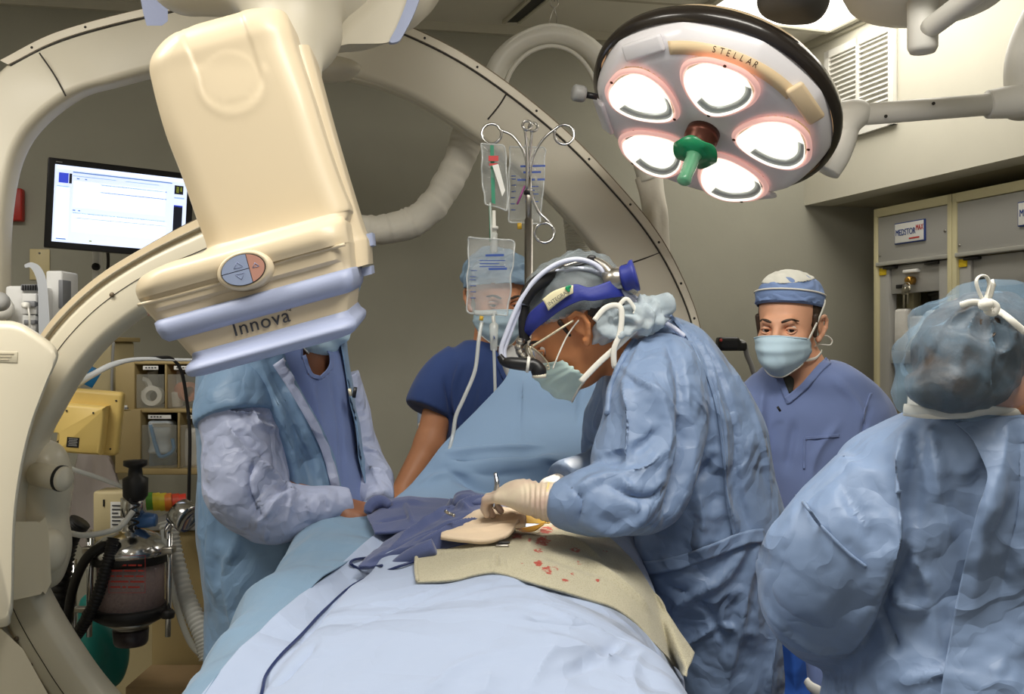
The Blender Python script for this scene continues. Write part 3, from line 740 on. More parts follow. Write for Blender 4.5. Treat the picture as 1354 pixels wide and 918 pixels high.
dloft('detector_throat', [srow(((236,446),(463,384)),-.036,.36,.02), srow(((256,470),(460,414)),-.032,.35,.02)], M_shell, DH, angle=30)
dloft('bumper_skirt', [srow(((255,466),(461,409)),-.034,.36,.02), srow(((257,474),(466,416)),-.042,.37,.03), srow(((252,482),(472,421)),-.058,.385,.035), srow(((251,489),(473,429)),-.062,.39,.035), srow(((256,495),(469,438)),-.05,.38,.03), srow(((268,496),(455,444)),-.03,.36,.02)], M_bumper, DH, 30, angle=80)
# oval touch pad with raised rim
def dM(px_, py_, w):
    c = P(px_,py_,D0); c = Vector((c.x, c.y+w, c.z)); q = basis(c, du, -dv); return q
pm = dM(336, 361, -.060)
def oval(a, b, n=40, r0=0, r1=2*math.pi): return [(a*math.cos(t), b*math.sin(t)) for t in np.linspace(r0, r1, n, endpoint=False)]
V, Fc = loft([[(x*k, y*k, z) for x, y in oval(.035,.024)] for k, z in ((1.3,-.03),(1.24,-.006),(1.14,.001),(1.04,.0022),(.99,.001))], cap=True); mk('pad_surround', xf(pm, V), Fc, M_shell, DH)
def padpart(cuts, m, name):                            # oval clipped by half-planes a*x+b*y <= c
    q = [(x*.95, y*.95) for x, y in oval(.035,.024,72)]
    for a_, b_, c_ in cuts:
        o = []
        for p, r in zip(q, q[1:]+q[:1]):
            dp, dr_ = a_*p[0]+b_*p[1]-c_, a_*r[0]+b_*r[1]-c_
            if dp <= 0: o.append(p)
            if dp*dr_ < 0: t = dp/(dp-dr_); o.append((p[0]+(r[0]-p[0])*t, p[1]+(r[1]-p[1])*t))
        q = o
    V, Fc = loft([[(x,y,z) for x, y in q] for z in (.0015,.0042)]); mk(name, *orient(xf(pm, V), Fc), m, DH, angle=30)
M_pad = mat('pad_blue', (146,160,190), .5, bump=(90,.03)); M_padr = mat('pad_red', (190,140,124), .5, bump=(90,.03))
ins = mk('pad_base', *orient(xf(pm, [(x,y,z) for z in (.001,.003) for x, y in oval(.0345,.0235)]), loft([[(0,0,0)]*40]*2)[1]), M_black, DH, angle=30)
padpart([(1,0,.009),(0,-1,-.0006)], M_pad, 'pad_key'); padpart([(1,0,.009),(0,1,-.0006)], M_pad, 'pad_key'); padpart([(-1,0,-.0102)], M_padr, 'pad_key')
def tri(cx, cy, s, up):
    pts = [(cx-s, cy-up*s*.6), (cx+s, cy-up*s*.6), (cx, cy+up*s*.7)]
    mk('arrow_mark', *tube([pm@Vector((x,y,.0044)) for x, y in pts+pts[:1]], .0004, 4, n=4) if False else join(*[tube([pm@Vector((*a,.0044)), pm@Vector((*b,.0044))], .00045, 4) for a, b in zip(pts, pts[1:]+pts[:1])]), M_bumper2, DH)
tri(-.006,.009,.007,1); tri(-.006,-.009,.007,-1); tri(.02,.002,.005,1)
# step line above the pad (a thin ledge)
led = [(191,424),(296,388),(304,384),(309,376),(318,361),(336,352),(352,351),(364,352),(372,357),(461,330)]
led = [(196,404),(240,393),(300,376),(305,369),(312,358),(326,348),(345,343),(362,345),(370,351),(400,342),(462,326)]
mk('cover_step', *tube([tuple(P(x,y+1,D0)+Vector((0,-.043,0))) for x, y in led], .0028, 8, n=80), M_shell, DH)
# right flank behind: second housing with bumper corners
dloft('rear_housing', [srow(((300,50),(398,40)),.16,.42,.04), srow(((330,180),(432,165)),.16,.42,.04), srow(((360,320),(470,292)),.16,.44,.04), srow(((370,345),(480,318)),.16,.46,.04), srow(((380,378),(482,350)),.16,.46,.03)], M_shell, DH, 30)
dloft('bumper_corner', [srow(((400,325),(484,302)),.3,.47,.02), srow(((400,345),(486,321)),.3,.475,.02)], M_bumper, DH, angle=70)
dloft('bumper_corner', [srow(((400,378),(482,350)),.28,.47,.02), srow(((400,392),(483,362)),.28,.475,.02)], M_bumper, DH, angle=70)
tm = basis(P(318,444,D0)+Vector((0,-.0375,0)), du, -dv)
tm2 = dM(318, 445.5, -.0356)
text('Innova', tm2, .0315, M_print, DH, xs=1.0, space=1.1); text('IQ', dM(385, 413, -.0357), .0085, M_print, DH)
mk('side_badge', *lathe([(.0,0),(.012,0),(.012,.003),(0,.003)], frame(P(200,408,D0)+Vector((-.004,.0,0)), (-.9,-.4,-.2)), 20), M_padr, DH)

# ================================================================ white cable sleeve looping behind the ring, hung from the ceiling
M_sleeve = mat('sleeve_fabric', (214,209,196), .75, bump=(14,.5,.01), var=.03)
M_sleeve_t = mat('sleeve_plastic', (224,222,212), .4, bump=(10,.05))
sl = [(425,310,2.92),(468,304,2.95),(512,303,2.98),(555,288,3.0),(588,250,3.02),(610,205,3.04),(630,150,3.06),(650,105,3.08)]
V, Fc = tube([P(*q) for q in sl], [.036,.04,.043,.044,.044,.045,.045,.045], 24, n=140)
N = normals(V, Fc); s = np.linspace(0,1,140).repeat(24)
V = V+N*(.006*(np.abs(vn(np.stack([s[:len(V)]*46, V[:,1]*9, V[:,2]*4], 1), 4)))+.004*vn(V*18, 5))[:,None]
SL = mk('cable_sleeve', V, Fc, M_sleeve, label='white fabric cable sleeve looping from the detector up over the ring to the ceiling hook', cat='cable sleeve')
ar = [(650,108,3.08),(664,80,3.08),(690,58,3.08),(725,48,3.08),(760,54,3.08),(788,74,3.08),(806,104,3.08),(830,160,3.08),(848,205,3.08),(858,240,3.08)]
mk('arch_duct', *tube([P(*q) for q in ar], .042, 20, n=90, flat=(1,.8)), M_sleeve_t, SL)
mk('arch_rim', *tube([P(q[0]*1.0,q[1]-14+abs(q[0]-727)*.04,q[2]-.03) for q in ar[:7]], .008, 8, n=70), M_sleeve_t, SL)
mk('arch_rim', *tube([P(727+(q[0]-727)*.80,q[1]+13,q[2]-.028) for q in ar[0:8]], .007, 8, n=70), M_sleeve_t, SL)
V, Fc = tube([P(*q) for q in ((858,236,3.08),(864,270,3.06),(868,300,3.04),(868,360,3.03),(860,520,3.0))], [.036,.034,.036,.036,.036], 24, n=90)
V = V+normals(V, Fc)*(.010*vn(V*np.array([26,26,6]), 9))[:,None]; mk('fabric_end', V, Fc, M_sleeve, SL)
hk = empty('ceiling_hook', P(727,40,3.07), 'thin wire hook hanging from the ceiling and holding up the white arch', 'hook')
mk('wire', *tube([P(733,-10,3.08), P(733,2,3.08)], .002, 6), M_steel, hk); mk('wire', *tube([P(733,10,3.08), P(728,22,3.08), P(724,38,3.06)], .0018, 6), M_steel, hk); mk('wire', *tube([P(733,10,3.08), P(736,24,3.08), P(736,34,3.06)], .0018, 6), M_steel, hk)
mk('ring', *tube([P(733+5*math.cos(a),4+6*math.sin(a),3.08) for a in np.linspace(0,6.28,12,endpoint=False)], .0018, 6, closed=True, n=30), M_steel, hk)
# corrugated breathing hose hanging behind the ring
hs = [(758,250,3.2),(762,300,3.2),(766,345,3.2),(770,420,3.18),(774,520,3.18),(776,1105,3.18)]
L = catmull([tuple(P(*q)) for q in hs], 360); rr_ = [.036+(.005 if k % 4 < 2 else 0) for k in range(360)]
mk('corrugated_hose', *tube([tuple(p) for p in L], rr_, 18, n=360), M_sleeve_t, label='wide white corrugated hose hanging behind the right side of the ring', cat='hose')
# ================================================================ surgical lamp
M_lampw = mat('lamp_white', (236,234,238), .34, bump=(60,.01), coat=.2); M_lampc = mat('lamp_back_cream', (238,214,176), .4, bump=(30,.02))
M_lampb = mat('lamp_bumper', (34,28,24), .28, bump=(60,.02), coat=.4); M_pink = mat('pod_rim', (250,196,186), .35, emit=.35, bump=(60,.02))  # pod rim glows by emission in place of lamp light shining through it
M_bowl = mat('pod_reflector', (252,248,236), .25, emit=.75, c2=(236,240,232), vscale=9); M_dull = mat('pod_lip_shadow', (168,174,176), .35, .7, bump=(150,.1))  # bowl emits in place of the bulb light it would reflect
M_pane = mat('pod_pane', (255,252,246), .12, alpha=.12, bump=(30,.02)); M_bulb = mat('bulb', (255,250,236), .3, emit=5)
M_copper = mat('copper_hub', (92,52,40), .35, .6, bump=(90,.04)); M_green = mat('green_handle_cover', (24,142,92), .3, bump=(60,.05), coat=.3); M_greent = mat('green_clear_grip', (120,190,150), .15, alpha=.62, bump=(60,.1))
SITE = P(690, 672, 1.78)
LC = P(930, 175, 2.3); ax = (SITE-LC).normalized()
ax = Vector((-.381,-.372,-.846)).normalized()
LM = frame(LC, ax, (1,.1,-.35))                      # z looks down on to the operating site
LA = empty('surgical_lamp', LC-ax*.05, 'round white surgical lamp with five lit reflectors and a green handle', 'surgical lamp')
Rl = .285
def fac(r, a):                                        # ten soft facets round the rim
    return r*(1-.012*abs(math.cos(5*a)))
def petal(k, s=1.0):                                  # rounded triangle, broad outside, narrow to the hub
    pts = [(.074,0),(.095,.04),(.15,.078),(.205,.082),(.24,.048),(.248,0),(.24,-.048),(.205,-.082),(.15,-.078),(.095,-.04)]
    q = catmull([((x-.164)*s+.164, y*s) for x, y in pts], 60, closed=True); c, n = math.cos(k), math.sin(k)
    return [(x*c-y*n, x*n+y*c) for x, y in q]
pod0 = 1.774
prof = catmull([(.02,.0),(.1,-.001),(.2,-.004),(.235,-.008),(.262,-.02),(.278,-.04),(.286,-.062)], 70)
V, Fc = lathe([tuple(p) for p in prof], None, 240, cap=False); a = np.arctan2(V[:,1], V[:,0]); r = np.hypot(V[:,0], V[:,1]); k = np.clip((r-.2)/.08, 0, 1); V[:,:2] *= (1-.02*k*np.abs(np.cos(5*a)))[:,None]
def inside(x, y, poly):
    c = np.zeros(len(x), bool); n = len(poly)
    for i in range(n):
        (x1,y1),(x2,y2) = poly[i], poly[(i+1) % n]
        c ^= ((y1 > y) != (y2 > y)) & (x < (x2-x1)*(y-y1)/(y2-y1+1e-12)+x1)
    return c
cx_ = np.array([V[list(f)].mean(0) for f in Fc]); hole = np.zeros(len(Fc), bool)
for i in range(5): hole |= inside(cx_[:,0], cx_[:,1], petal(pod0+i*2*math.pi/5, .98))
mk('front_shell', *orient(xf(LM, V), [f for f, h_ in zip(Fc, hole) if not h_]), M_lampw, LA, angle=35)
mk('bumper_ring', *orient(*lathe([(.284,-.056),(.297,-.062),(.3,-.078),(.296,-.094),(.28,-.1)], LM, 80, cap=False)), M_lampb, LA)
mk('back_shell', *orient(*lathe([(.288,-.09),(.27,-.125),(.2,-.17),(.1,-.19),(.0,-.195)], LM, 64, cap=False)), M_lampc, LA)
# recessed hand grips on the rim
for ang in (56, 146, 212, 322):
    t = math.radians(ang); c = LM@Vector((.262*math.cos(t), .262*math.sin(t), -.018)); q = basis(c, LM.to_3x3()@Vector((-math.sin(t), math.cos(t), 0)), LM.to_3x3()@Vector((-.72*math.cos(t), -.72*math.sin(t), .4)))
    mk('hand_grip', *orient(*rbox((.11,.04,.014), q, .007)), M_lampc if ang == 56 else M_lampw, LA, angle=50)
rim = [(math.cos(t)*(.267), math.sin(t)*.267) for t in np.linspace(math.radians(40), math.radians(86), 24)]
# five pods
for i in range(5):
    k = pod0+i*2*math.pi/5; cx, cy = .164*math.cos(k), .164*math.sin(k)
    o1 = petal(k, 1.06); o2 = petal(k, .9)
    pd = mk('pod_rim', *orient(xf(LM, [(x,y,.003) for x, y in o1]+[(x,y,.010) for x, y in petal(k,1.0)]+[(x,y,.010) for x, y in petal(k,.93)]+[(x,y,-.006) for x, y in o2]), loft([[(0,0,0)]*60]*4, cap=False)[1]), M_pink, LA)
    rows = []
    for s, z in ((.9,.006),(.88,.003),(.84,-.004),(.72,-.022),(.5,-.036),(.25,-.042),(.02,-.044)):
        p = petal(k, s); rows.append([((x-cx)*1+cx, (y-cy)+cy, z+.008) for x, y in p])
    V, Fc = loft(rows, cap=False); N = normals(V, Fc)
    ph = np.arctan2(V[:,1]-cy, V[:,0]-cx); V[:,2] += .0035*np.abs(np.sin(ph*9))*np.clip((-V[:,2]+.0)/.02, 0, 1)
    mk('reflector', xf(LM, V), Fc, M_bowl, pd)
    # grey strip painting the shade on the lip inside the lower edge
    pl = [(x,y) for x, y in petal(k, .86)]
    low = sorted(range(60), key=lambda j: (LM@Vector((*pl[j],0))).z)[:26]; low = sorted(low, key=lambda j: (j-low[0]+30) % 60)
    seq = [pl[j] for j in low]
    V = [(x,y,.008) for x, y in seq]+[(cx+(x-cx)*.8, cy+(y-cy)*.8, .001) for x, y in seq]; n_ = len(seq)
    mk('lip_shadow', *shell(*orient(xf(LM, V), [(j,j+1,n_+j+1,n_+j) for j in range(n_-1)]), .001), M_dull, pd)
    mk('bulb', *sdf_mesh([('cap', tuple(LM@Vector((cx,cy,-.02))), tuple(LM@Vector((cx,cy,.0))), .008, .006, .002)], .002), M_bulb, pd)
    V, Fc = xf(LM, [(x,y,.009) for x, y in petal(k, .93)]), [tuple(range(60))]
    mk('pane', *shell(*orient(V, Fc), .0012), M_pane, pd, smooth=False)
    for r_, t_ in ((.246,k),(.076,k)):
        mk('pod_screw', *lathe([(.004,0),(.004,.002),(0,.002)], frame(LM@Vector((r_*math.cos(t_)*1.0, r_*math.sin(t_), .009)), ax), 8), M_copper, pd)
    l = bpy.data.lights.new('pod_beam', 'SPOT'); l.energy = 34; l.spot_size = math.radians(11); l.spot_blend = .5; l.shadow_soft_size = .05; l.color = lin((255,244,224))[:3]
    o = bpy.data.objects.new('pod_beam', l); COL.objects.link(o); o.location = LM@Vector((cx,cy,.03)); o.rotation_euler = (P(735,640,1.9)-o.location).to_track_quat('-Z','Y').to_euler()
# hub and handle with green sterile cover
mk('hub', *orient(*lathe([(.0,.0),(.04,.0),(.04,.022),(.036,.024),(.036,.05),(.03,.056),(0,.056)], LM, 32)), M_copper, LA)
V, Fc = lathe([(.02,.054),(.05,.056),(.054,.062),(.03,.068),(.018,.072),(0,.073)], None, 48); a = np.arctan2(V[:,1],V[:,0]); V[:,2] += .004*np.sin(a*5)*(np.hypot(V[:,0],V[:,1]) > .04)
hc = mk('handle_cover', *orient(xf(LM, V), Fc), M_green, LA)
mk('handle_grip', *orient(*lathe([(.02,.07),(.016,.08),(.017,.10),(.015,.13),(.017,.145),(.013,.15),(0,.15)], LM, 24)), M_greent, hc)
mk('grip_core', *orient(*lathe([(.008,.07),(.008,.145),(0,.146)], LM, 12)), M_green, hc)
# lettering along the rim
tt = math.radians(63); c = LM@Vector((.2465*math.cos(tt), .2465*math.sin(tt), -.0115))
for i, ch in enumerate('STELLAR'):
    t = math.radians(110-i*3.4); R3 = LM.to_3x3(); c = LM@Vector((.2515*math.cos(t), .2515*math.sin(t), -.0128))
    q = basis(c, R3@Vector((math.sin(t), -math.cos(t), 0)), R3@Vector((.88*math.cos(t), .88*math.sin(t), -.46)))
    text(ch, q, .021, M_copper, LA, xs=.75, extrude=.001, shear=.1)
M_rimc = mat('rim_cream', (240,214,172), .4, bump=(30,.02))
ra = [math.radians(x) for x in np.linspace(64, 132, 30)]
V = [(.243*math.cos(t)-.004*math.cos(t), .243*math.sin(t)-.004*math.sin(t), -.0088) for t in ra]+[(.266*math.cos(t), .266*math.sin(t), -.0215) for t in ra]
mk('rim_panel', *shell(*orient(xf(LM, [(x,y,z+.0012) for x, y, z in V]), [(j,j+1,30+j+1,30+j) for j in range(29)]), .001), M_rimc, LA)
# pivot knob left, yoke and arm right
kc = P(773,125,2.36); mk('pivot_knob', *orient(*lathe([(0,0),(.018,0),(.02,.006),(.02,.026),(.016,.03),(0,.03)], frame(kc, (-.9,-.25,.1)), 20)), M_grey, LA)
mk('pivot_stem', *tube([kc, P(790,128,2.36)], .008, 8), M_black, LA)
mk('yoke', *tube([P(1094,228,2.42), P(1106,205,2.42), P(1116,175,2.42), P(1118,152,2.42)], [.03,.034,.034,.03], 16, n=30), M_white, LA)
mk('yoke_joint', *sdf_mesh([('cap', tuple(P(1115,172,2.42)), tuple(P(1128,152,2.42)), .034,.034,.01), ('cap', tuple(P(1112,152,2.42)), tuple(P(1134,150,2.42)), .034, .034, .01)], .006), M_white, LA)
mk('lamp_arm', *tube([P(1134,152,2.42), P(1310,138,2.42)], .0265, 24), M_white, LA)
mk('arm_sleeve', *tube([P(1136,152,2.42), P(1128,152.6,2.42)], .031, 24), M_white, LA)
mk('arm_socket', *tube([P(1306,138,2.42), P(1312,137.5,2.42), P(1345,134,2.42), P(1420,128,2.42)], [.034,.036,.04,.04], 24, n=24), M_white, LA)
mk('elbow', *tube([P(1352,150,2.42), P(1356,60,2.46), P(1420,-60,2.46)], .04, 18, n=30), M_white, LA)
for px_, py_ in ((1171,154),(1234,137)): mk('arm_screw', *lathe([(.004,0),(.004,.003),(0,.003)], frame(P(px_,py_,2.392), (0,-1,0)), 10), M_groove, LA)

# ceiling arm with hub, upper right; dark camera head hanging left of it
CA = empty('ceiling_boom', P(1230,30,2.2), 'glossy white ceiling boom joint and tube at the top right corner', 'boom')
V, Fc = lathe([(.0,-.01),(.12,-.012),(.16,.0),(.175,.03),(.17,.07),(.1,.09),(0,.09)], frame(P(1224,-12,2.1)+Vector((0,0,-.012)), (0.05,.1,1)), 48); mk('boom_disc', *orient(V, Fc), M_white, CA)
mk('boom_hub', *orient(*lathe([(0,-.07),(.026,-.068),(.031,-.058),(.032,.09),(0,.09)], frame(P(1220,27,2.1), (0,0,1)), 28)), M_white, CA)
mk('boom_tube', *tube([P(1228,38,2.08), P(1290,-8,1.95), P(1350,-52,1.84)], .022, 18, n=20), M_white, CA)
M_dk = mat('dark_cast_grey', (62,60,58), .5, bump=(50,.08))
mk('camera_pod', *sdf_mesh([('ell', tuple(P(1050,-4,2.15)), (.075,.08,.055), .02), ('cap', tuple(P(1022,4,2.15)), tuple(P(1070,8,2.15)), .03,.035,.02)], .006), M_dk, label='dark grey camera pod hanging in front of the lit ceiling panel', cat='camera')

# ================================================================ wall screen
MN = empty('wall_monitor', P(150,330,3.1), 'flat black wall screen showing a pale blue records page', 'monitor')
pa, pb, pc, pd_ = P(80,209,2.98), P(240,228,3.14), P(240,344,3.14), P(74,326,2.98)
u = (pb-pa); v = (pd_-pa); wd = u.length; q = basis(pa+v*.5+u*.5, u, -v); hh = .272; wd = .405
hh = v.length; q = basis((pa+pb+pc+pd_)/4, u, pa-pd_)
mk('bezel', *orient(*rbox((wd+.02,hh+.004,.03), q@Matrix.Translation((0,0,-.016)), .004)), M_black, MN, angle=40)
def scr(x0, y0, x1, y1, m, z=.0006, name='screen_block', par=None):  # 0..1 from top left
    W_, H_ = wd-.02, hh-.035
    c = [q@Vector((-W_/2+W_*x, H_/2-H_*y, z)) for x, y in ((x0,y0),(x1,y0),(x1,y1),(x0,y1))]
    return mk(name, *quadbox(*c, q.to_3x3()@Vector((0,0,1)), .0004), m, par or MN, smooth=False)
E = lambda n, c, e=1.0: mat(n, c, .4, emit=e, bump=(90,.01))
s_bg, s_w, s_b, s_db, s_dk, s_lb, s_g = E('screen_bg',(206,218,244),.95), E('screen_white',(232,238,252),.95), E('screen_line',(92,128,190),.8), E('screen_blue',(50,70,200),.8), E('screen_dark',(24,30,44),.3), E('screen_header',(150,176,226),.9), E('screen_green',(150,160,60),.5)
sc_ = scr(0,0,1,1,s_bg,.0006,'screen')
for r in ((.02,.01,.99,.05,s_w),(.13,.07,.88,.085,s_b),(.03,.1,.1,.23,s_db),(.105,.1,.125,.23,s_dk),(.14,.19,.33,.53,s_w),(.34,.19,.83,.53,s_w),(.34,.2,.84,.215,s_b),(.34,.3,.84,.312,s_b),(.14,.6,.84,.85,s_w),(.14,.6,.84,.615,s_b),(.16,.665,.84,.675,s_b),(.02,.28,.11,.95,s_w),(.02,.27,.11,.29,s_lb),(.13,.12,.45,.13,s_lb),(.52,.12,.78,.13,s_lb),(.16,.15,.18,.165,s_b),(.22,.15,.235,.165,s_b),(.14,.565,.16,.58,s_b),(.18,.565,.195,.58,s_b),(.9,.1,.97,.22,s_dk),(.915,.12,.935,.2,s_g),(.945,.12,.96,.18,s_g),(.9,.26,.98,.28,s_lb),(.9,.38,.97,.75,s_dk),(.9,.37,.97,.395,s_db),(.9,.78,.97,.9,s_w),(.03,.95,.1,.965,s_b),(.27,.95,.29,.965,s_g)):
    scr(*r[:4], r[4], .0011, 'screen_block', sc_)
scrawl('xxxx', q@Matrix.Translation((-wd/2+.012, hh/2-.012, .001)), .007, M_grey, MN)
mk('wall_arm', *orient(*rbox((.025,.03,.3), Matrix.Translation(P(129,370,3.2)), .004)), M_white, MN)
mk('arm_knob', *lathe([(0,0),(.012,0),(.012,.012),(0,.012)], frame(P(128,353,3.18), (0,-1,0)), 16), M_black, MN)
mk('screen_cable', *tube([P(142,328,3.1), P(143,350,3.15), P(139,400,3.2), P(136,480,3.25)], .005, 8), M_black, MN)

# ================================================================ monitor rack behind the side cover (left)
MR = empty('patient_monitor', P(45,440,2.550), 'grey and white module rack standing above the cream side cover', 'monitor')
M_mod = mat('module_white', (212,212,210), .5, bump=(90,.02)); M_moddk = mat('module_grey', (120,122,126), .5, bump=(90,.03))
def pbox(x0, y0, x1, y1, D, dep, m, par, name, bev=.004, ry=0, **k):
    c = P((x0+x1)/2, (y0+y1)/2, D)+Vector((0,dep/2,0)); s = ((x1-x0)/F*D, dep, (y1-y0)/F*D)
    return mk(name, *orient(*rbox(s, Matrix.Translation(c)@Matrix.Rotation(ry,4,'Z'), bev)), m, par, angle=45, **k)
pbox(6,378,50,442,2.500,.11,M_mod,MR,'rack_body',.008); pbox(27,376,49,384,2.490,.03,M_moddk,MR,'vent_grid',.002)
for i in range(6): pbox(29+i*3.3,377,30.6+i*3.3,384,2.486,.01,M_black,MR,'vent_slot',.001)
pbox(28,388,48,416,2.480,.03,M_mod,MR,'module',.003); pbox(30,398,46,406,2.472,.02,M_moddk,MR,'module_socket',.003); mk('connector', *lathe([(.0,0),(.008,0),(.008,.02),(0,.02)], frame(P(37,404,2.472), (0,-1,0)), 14), M_white, MR)
pbox(29,417,47,440,2.480,.03,M_mod,MR,'module',.003); pbox(31,423,38,429,2.475,.02,M_moddk,MR,'module_socket',.002); pbox(40,423,46,429,2.475,.02,M_moddk,MR,'module_socket',.002)
mk('lead', *tube([P(37,405,2.460), P(39,420,2.455), P(39,438,2.465)], .0025, 6), M_white, MR)
V, Fc = loft([[tuple(P(x,y,D)) for x, y in catmull([(32,350),(42,347),(54,354),(62,376),(65,440),(52,446),(50,380),(42,356),(33,354)], 40)] for D in (2.440,2.500)]); mk('handle_fin', *orient(V, Fc), mat('fin_grey', (176,180,186), .4, bump=(60,.02)), MR, angle=40)
pbox(60,358,82,440,2.580,.1,M_mod,MR,'side_module',.006); pbox(77,370,83,408,2.575,.05,M_moddk,MR,'side_screen',.002)
mk('tape_roll', *lathe([(.01,-.015),(.03,-.015),(.03,.015),(.01,.015)], frame(P(0,408,2.460), (.2,-1,0)), 24, cap=False), M_white, MR)
mk('cuff_knob', *lathe([(0,0),(.022,0),(.024,.014),(.018,.024),(0,.025)], frame(P(2,400,2.400), (.1,-1,.1)), 20), M_grey, MR)

# ================================================================ IV pole
IV = empty('iv_pole', P(699,459,2.42)*1+Vector((0,0,-1.6)), 'chrome drip stand with five curled hooks carrying clear fluid bags', 'iv pole')
mk('lower_pole', *tube([(P(699,459,2.42).x,2.42,.06), P(699,290,2.42)], .0105, 14), M_steel, IV); mk('upper_pole', *tube([P(699,292,2.42), P(699,235,2.42)], .0075, 12), M_steel, IV)
mk('collar', *lathe([(.0075,-.004),(.012,-.004),(.012,.004),(.0075,.004)], frame(P(699,255,2.42), (0,0,1)), 16), M_black, IV)
for k in range(5):
    a = k*2*math.pi/5; b0 = P(699,459,2.42); b0.z = 0
    mk('foot', *tube([b0+Vector((0,0,.08)), b0+Vector((.26*math.cos(a),.26*math.sin(a),.05))], .012, 8), M_steel, IV)
def hook(pts, cx, cy, r, a0, D=2.42, sgn=1):
    loop = [(cx+r*math.cos(a0+sgn*t), cy+r*math.sin(a0+sgn*t)) for t in np.linspace(.3, 6.1, 14)]
    dd = np.linspace(0, -.02, 14)
    mk('hook', *tube([P(x,y,D) for x, y in pts]+[P(x,y,D+d) for (x,y), d in zip(loop, dd)], .0034, 8, n=110), M_chrome, IV)
hook([(697,250),(697,225),(692,200),(678,180),(662,172)], 650, 177, 13, -.6, 2.42, -1)
hook([(701,250),(702,225),(707,203),(720,182),(735,170)], 746, 178, 13, -2.5, 2.42, 1)
hook([(697,250),(697,215),(696,190),(694,172)], 697, 166, 6, 2.6, 2.40, 1)
hook([(701,250),(700,215),(702,190),(703,176)], 705, 168, 5.5, 2.6, 2.44, 1)
hook([(702,250),(704,262),(712,280),(722,290),(731,302)], 720, 308, 13, -.4, 2.36, 1)
M_bag = mat('clear_bag', (224,230,232), .06, alpha=.17, bump=(32,.9,.02), spec=.7); M_fluid = mat('bag_fluid', (206,214,218), .08, alpha=.10, bump=(12,.1), spec=.7)
M_bagp = mat('bag_print', (50,84,170), .5, alpha=.75, bump=(80,.02)); M_bagr = mat('bag_print_red', (200,64,64), .5, bump=(80,.02)); M_bagg = mat('bag_green', (46,150,116), .5, alpha=.8, bump=(80,.02)); M_ylw = mat('port_yellow', (222,180,60), .4, bump=(80,.02)); M_mag = mat('clip_magenta', (168,84,150), .4, bump=(80,.02))
M_seal = mat('bag_seal', (226,230,230), .1, alpha=.5, bump=(60,.1), spec=.7); M_tubec = mat('clear_tubing', (222,226,222), .15, alpha=.5, bump=(60,.05), spec=.7)
def bag(label, corners, D, seed, puff=.018, name='fluid_bag'):
    """pillow bag from photo corners tl tr br bl"""
    tl, tr, br_, bl = [np.array(c, float) for c in corners]; nu, nv = 26, 16; rowsF, rowsB = [], []
    e = empty(name, P(*((bl+br_)/2), D), label, 'fluid bag', 'clear fluid bags on the drip stand')
    for i in range(nu):
        s = i/(nu-1)
        for sg, R in ((-1,rowsF),(1,rowsB)):
            for j in range(nv):
                t = j/(nv-1); c = (tl*(1-t)+tr*t)*(1-s)+(bl*(1-t)+br_*t)*s
                pf = puff*max(0, math.sin(math.pi*min(1,s*1.06)))**.6*max(0, math.sin(math.pi*t))**.6*(.45+.75*s)
                R.append(tuple(P(*c, D)+Vector((0, sg*pf, 0))))
    VF, VB = np.array(rowsF), np.array(rowsB); f = grid_faces(nu, nv)
    for Vv in (VF, VB):
        Vv[:,1] += .006*vn(Vv*45, seed)+.005*np.abs(vn(Vv*np.array([70,1,25]), seed+3)); Vv[:,0] += .003*vn(Vv*30, seed+9)
    mk('film', *join((VF, f), (VB, f)), M_bag, e)
    rim_ = [tuple(VF[j]) for j in range(nv)]+[tuple(VF[i*nv+nv-1]) for i in range(1, nu)]+[tuple(VF[(nu-1)*nv+j]) for j in range(nv-2, -1, -1)]+[tuple(VF[i*nv]) for i in range(nu-2, 0, -1)]
    mk('edge_seal', *tube([p for p in rim_[::2]], .0022, 6, n=120, closed=True), M_seal, e)
    return e, VF, nu, nv
def onbag(e, VF, nu, nv, s, t, off=.002): return Vector(VF[int(s*(nu-1))*nv+int(t*(nv-1))])-Vector((0,off,0))
def bagmarks(B, n, m, t0=.2, t1=.3, s0_=.4, s1_=.85, name='scale_mark'):
    for i in range(n):
        s = s0_+(s1_-s0_)*i/(n-1); mk(name, *tube([onbag(*B, s, t0), onbag(*B, s, t1)], .0012, 5), m, B[0])
def bagtext(B, lines, px0, D, m, size):
    for tx, x, y in lines: scrawl(tx, basis(P(x,y,D), (1,0,0.02), (0,0,1)), size, m, B[0], 'bag_print', .5)
b1 = bag('crinkled clear bag with red and white labels hanging from the left hook', ((636,190),(668,192),(671,278),(641,270)), 2.40, 3)
pbox(646,206,659,213,2.375,.001,M_bagr,b1[0],'red_label',0); pbox(647,216,658,219,2.375,.001,M_bagr,b1[0],'red_label',0)
mk('paper_strip', *shell(*orient([P(651,219,2.372),P(659,217,2.372),P(668,252,2.37),P(664,260,2.37),P(658,240,2.372)], [(0,1,2,3,4)]), .001), M_lab, b1[0], smooth=False)
mk('green_strip', *shell(*orient([P(648,192,2.39),P(653,192,2.39),P(655,270,2.385),P(650,268,2.385)], [(0,1,2,3)]), .001), M_bagg, b1[0], smooth=False)
b2 = bag('clear fluid bag with blue print and a magenta clip behind the pole', ((674,194),(721,195),(715,296),(672,294)), 2.46, 8, .022)
bagmarks(b2, 7, M_bagp, .12, .24); bagtext(b2, [('xxx xxxxxx',688,222),('xxxxxxx',692,230),('xxxxxxx xxx',684,240)], 0, 2.425, M_bagp, .0125)
for i in range(5): pbox(694,246+i*5,712-(i%2)*5,247.2+i*5,2.427,.001,M_bagp,b2[0],'print_line',0)
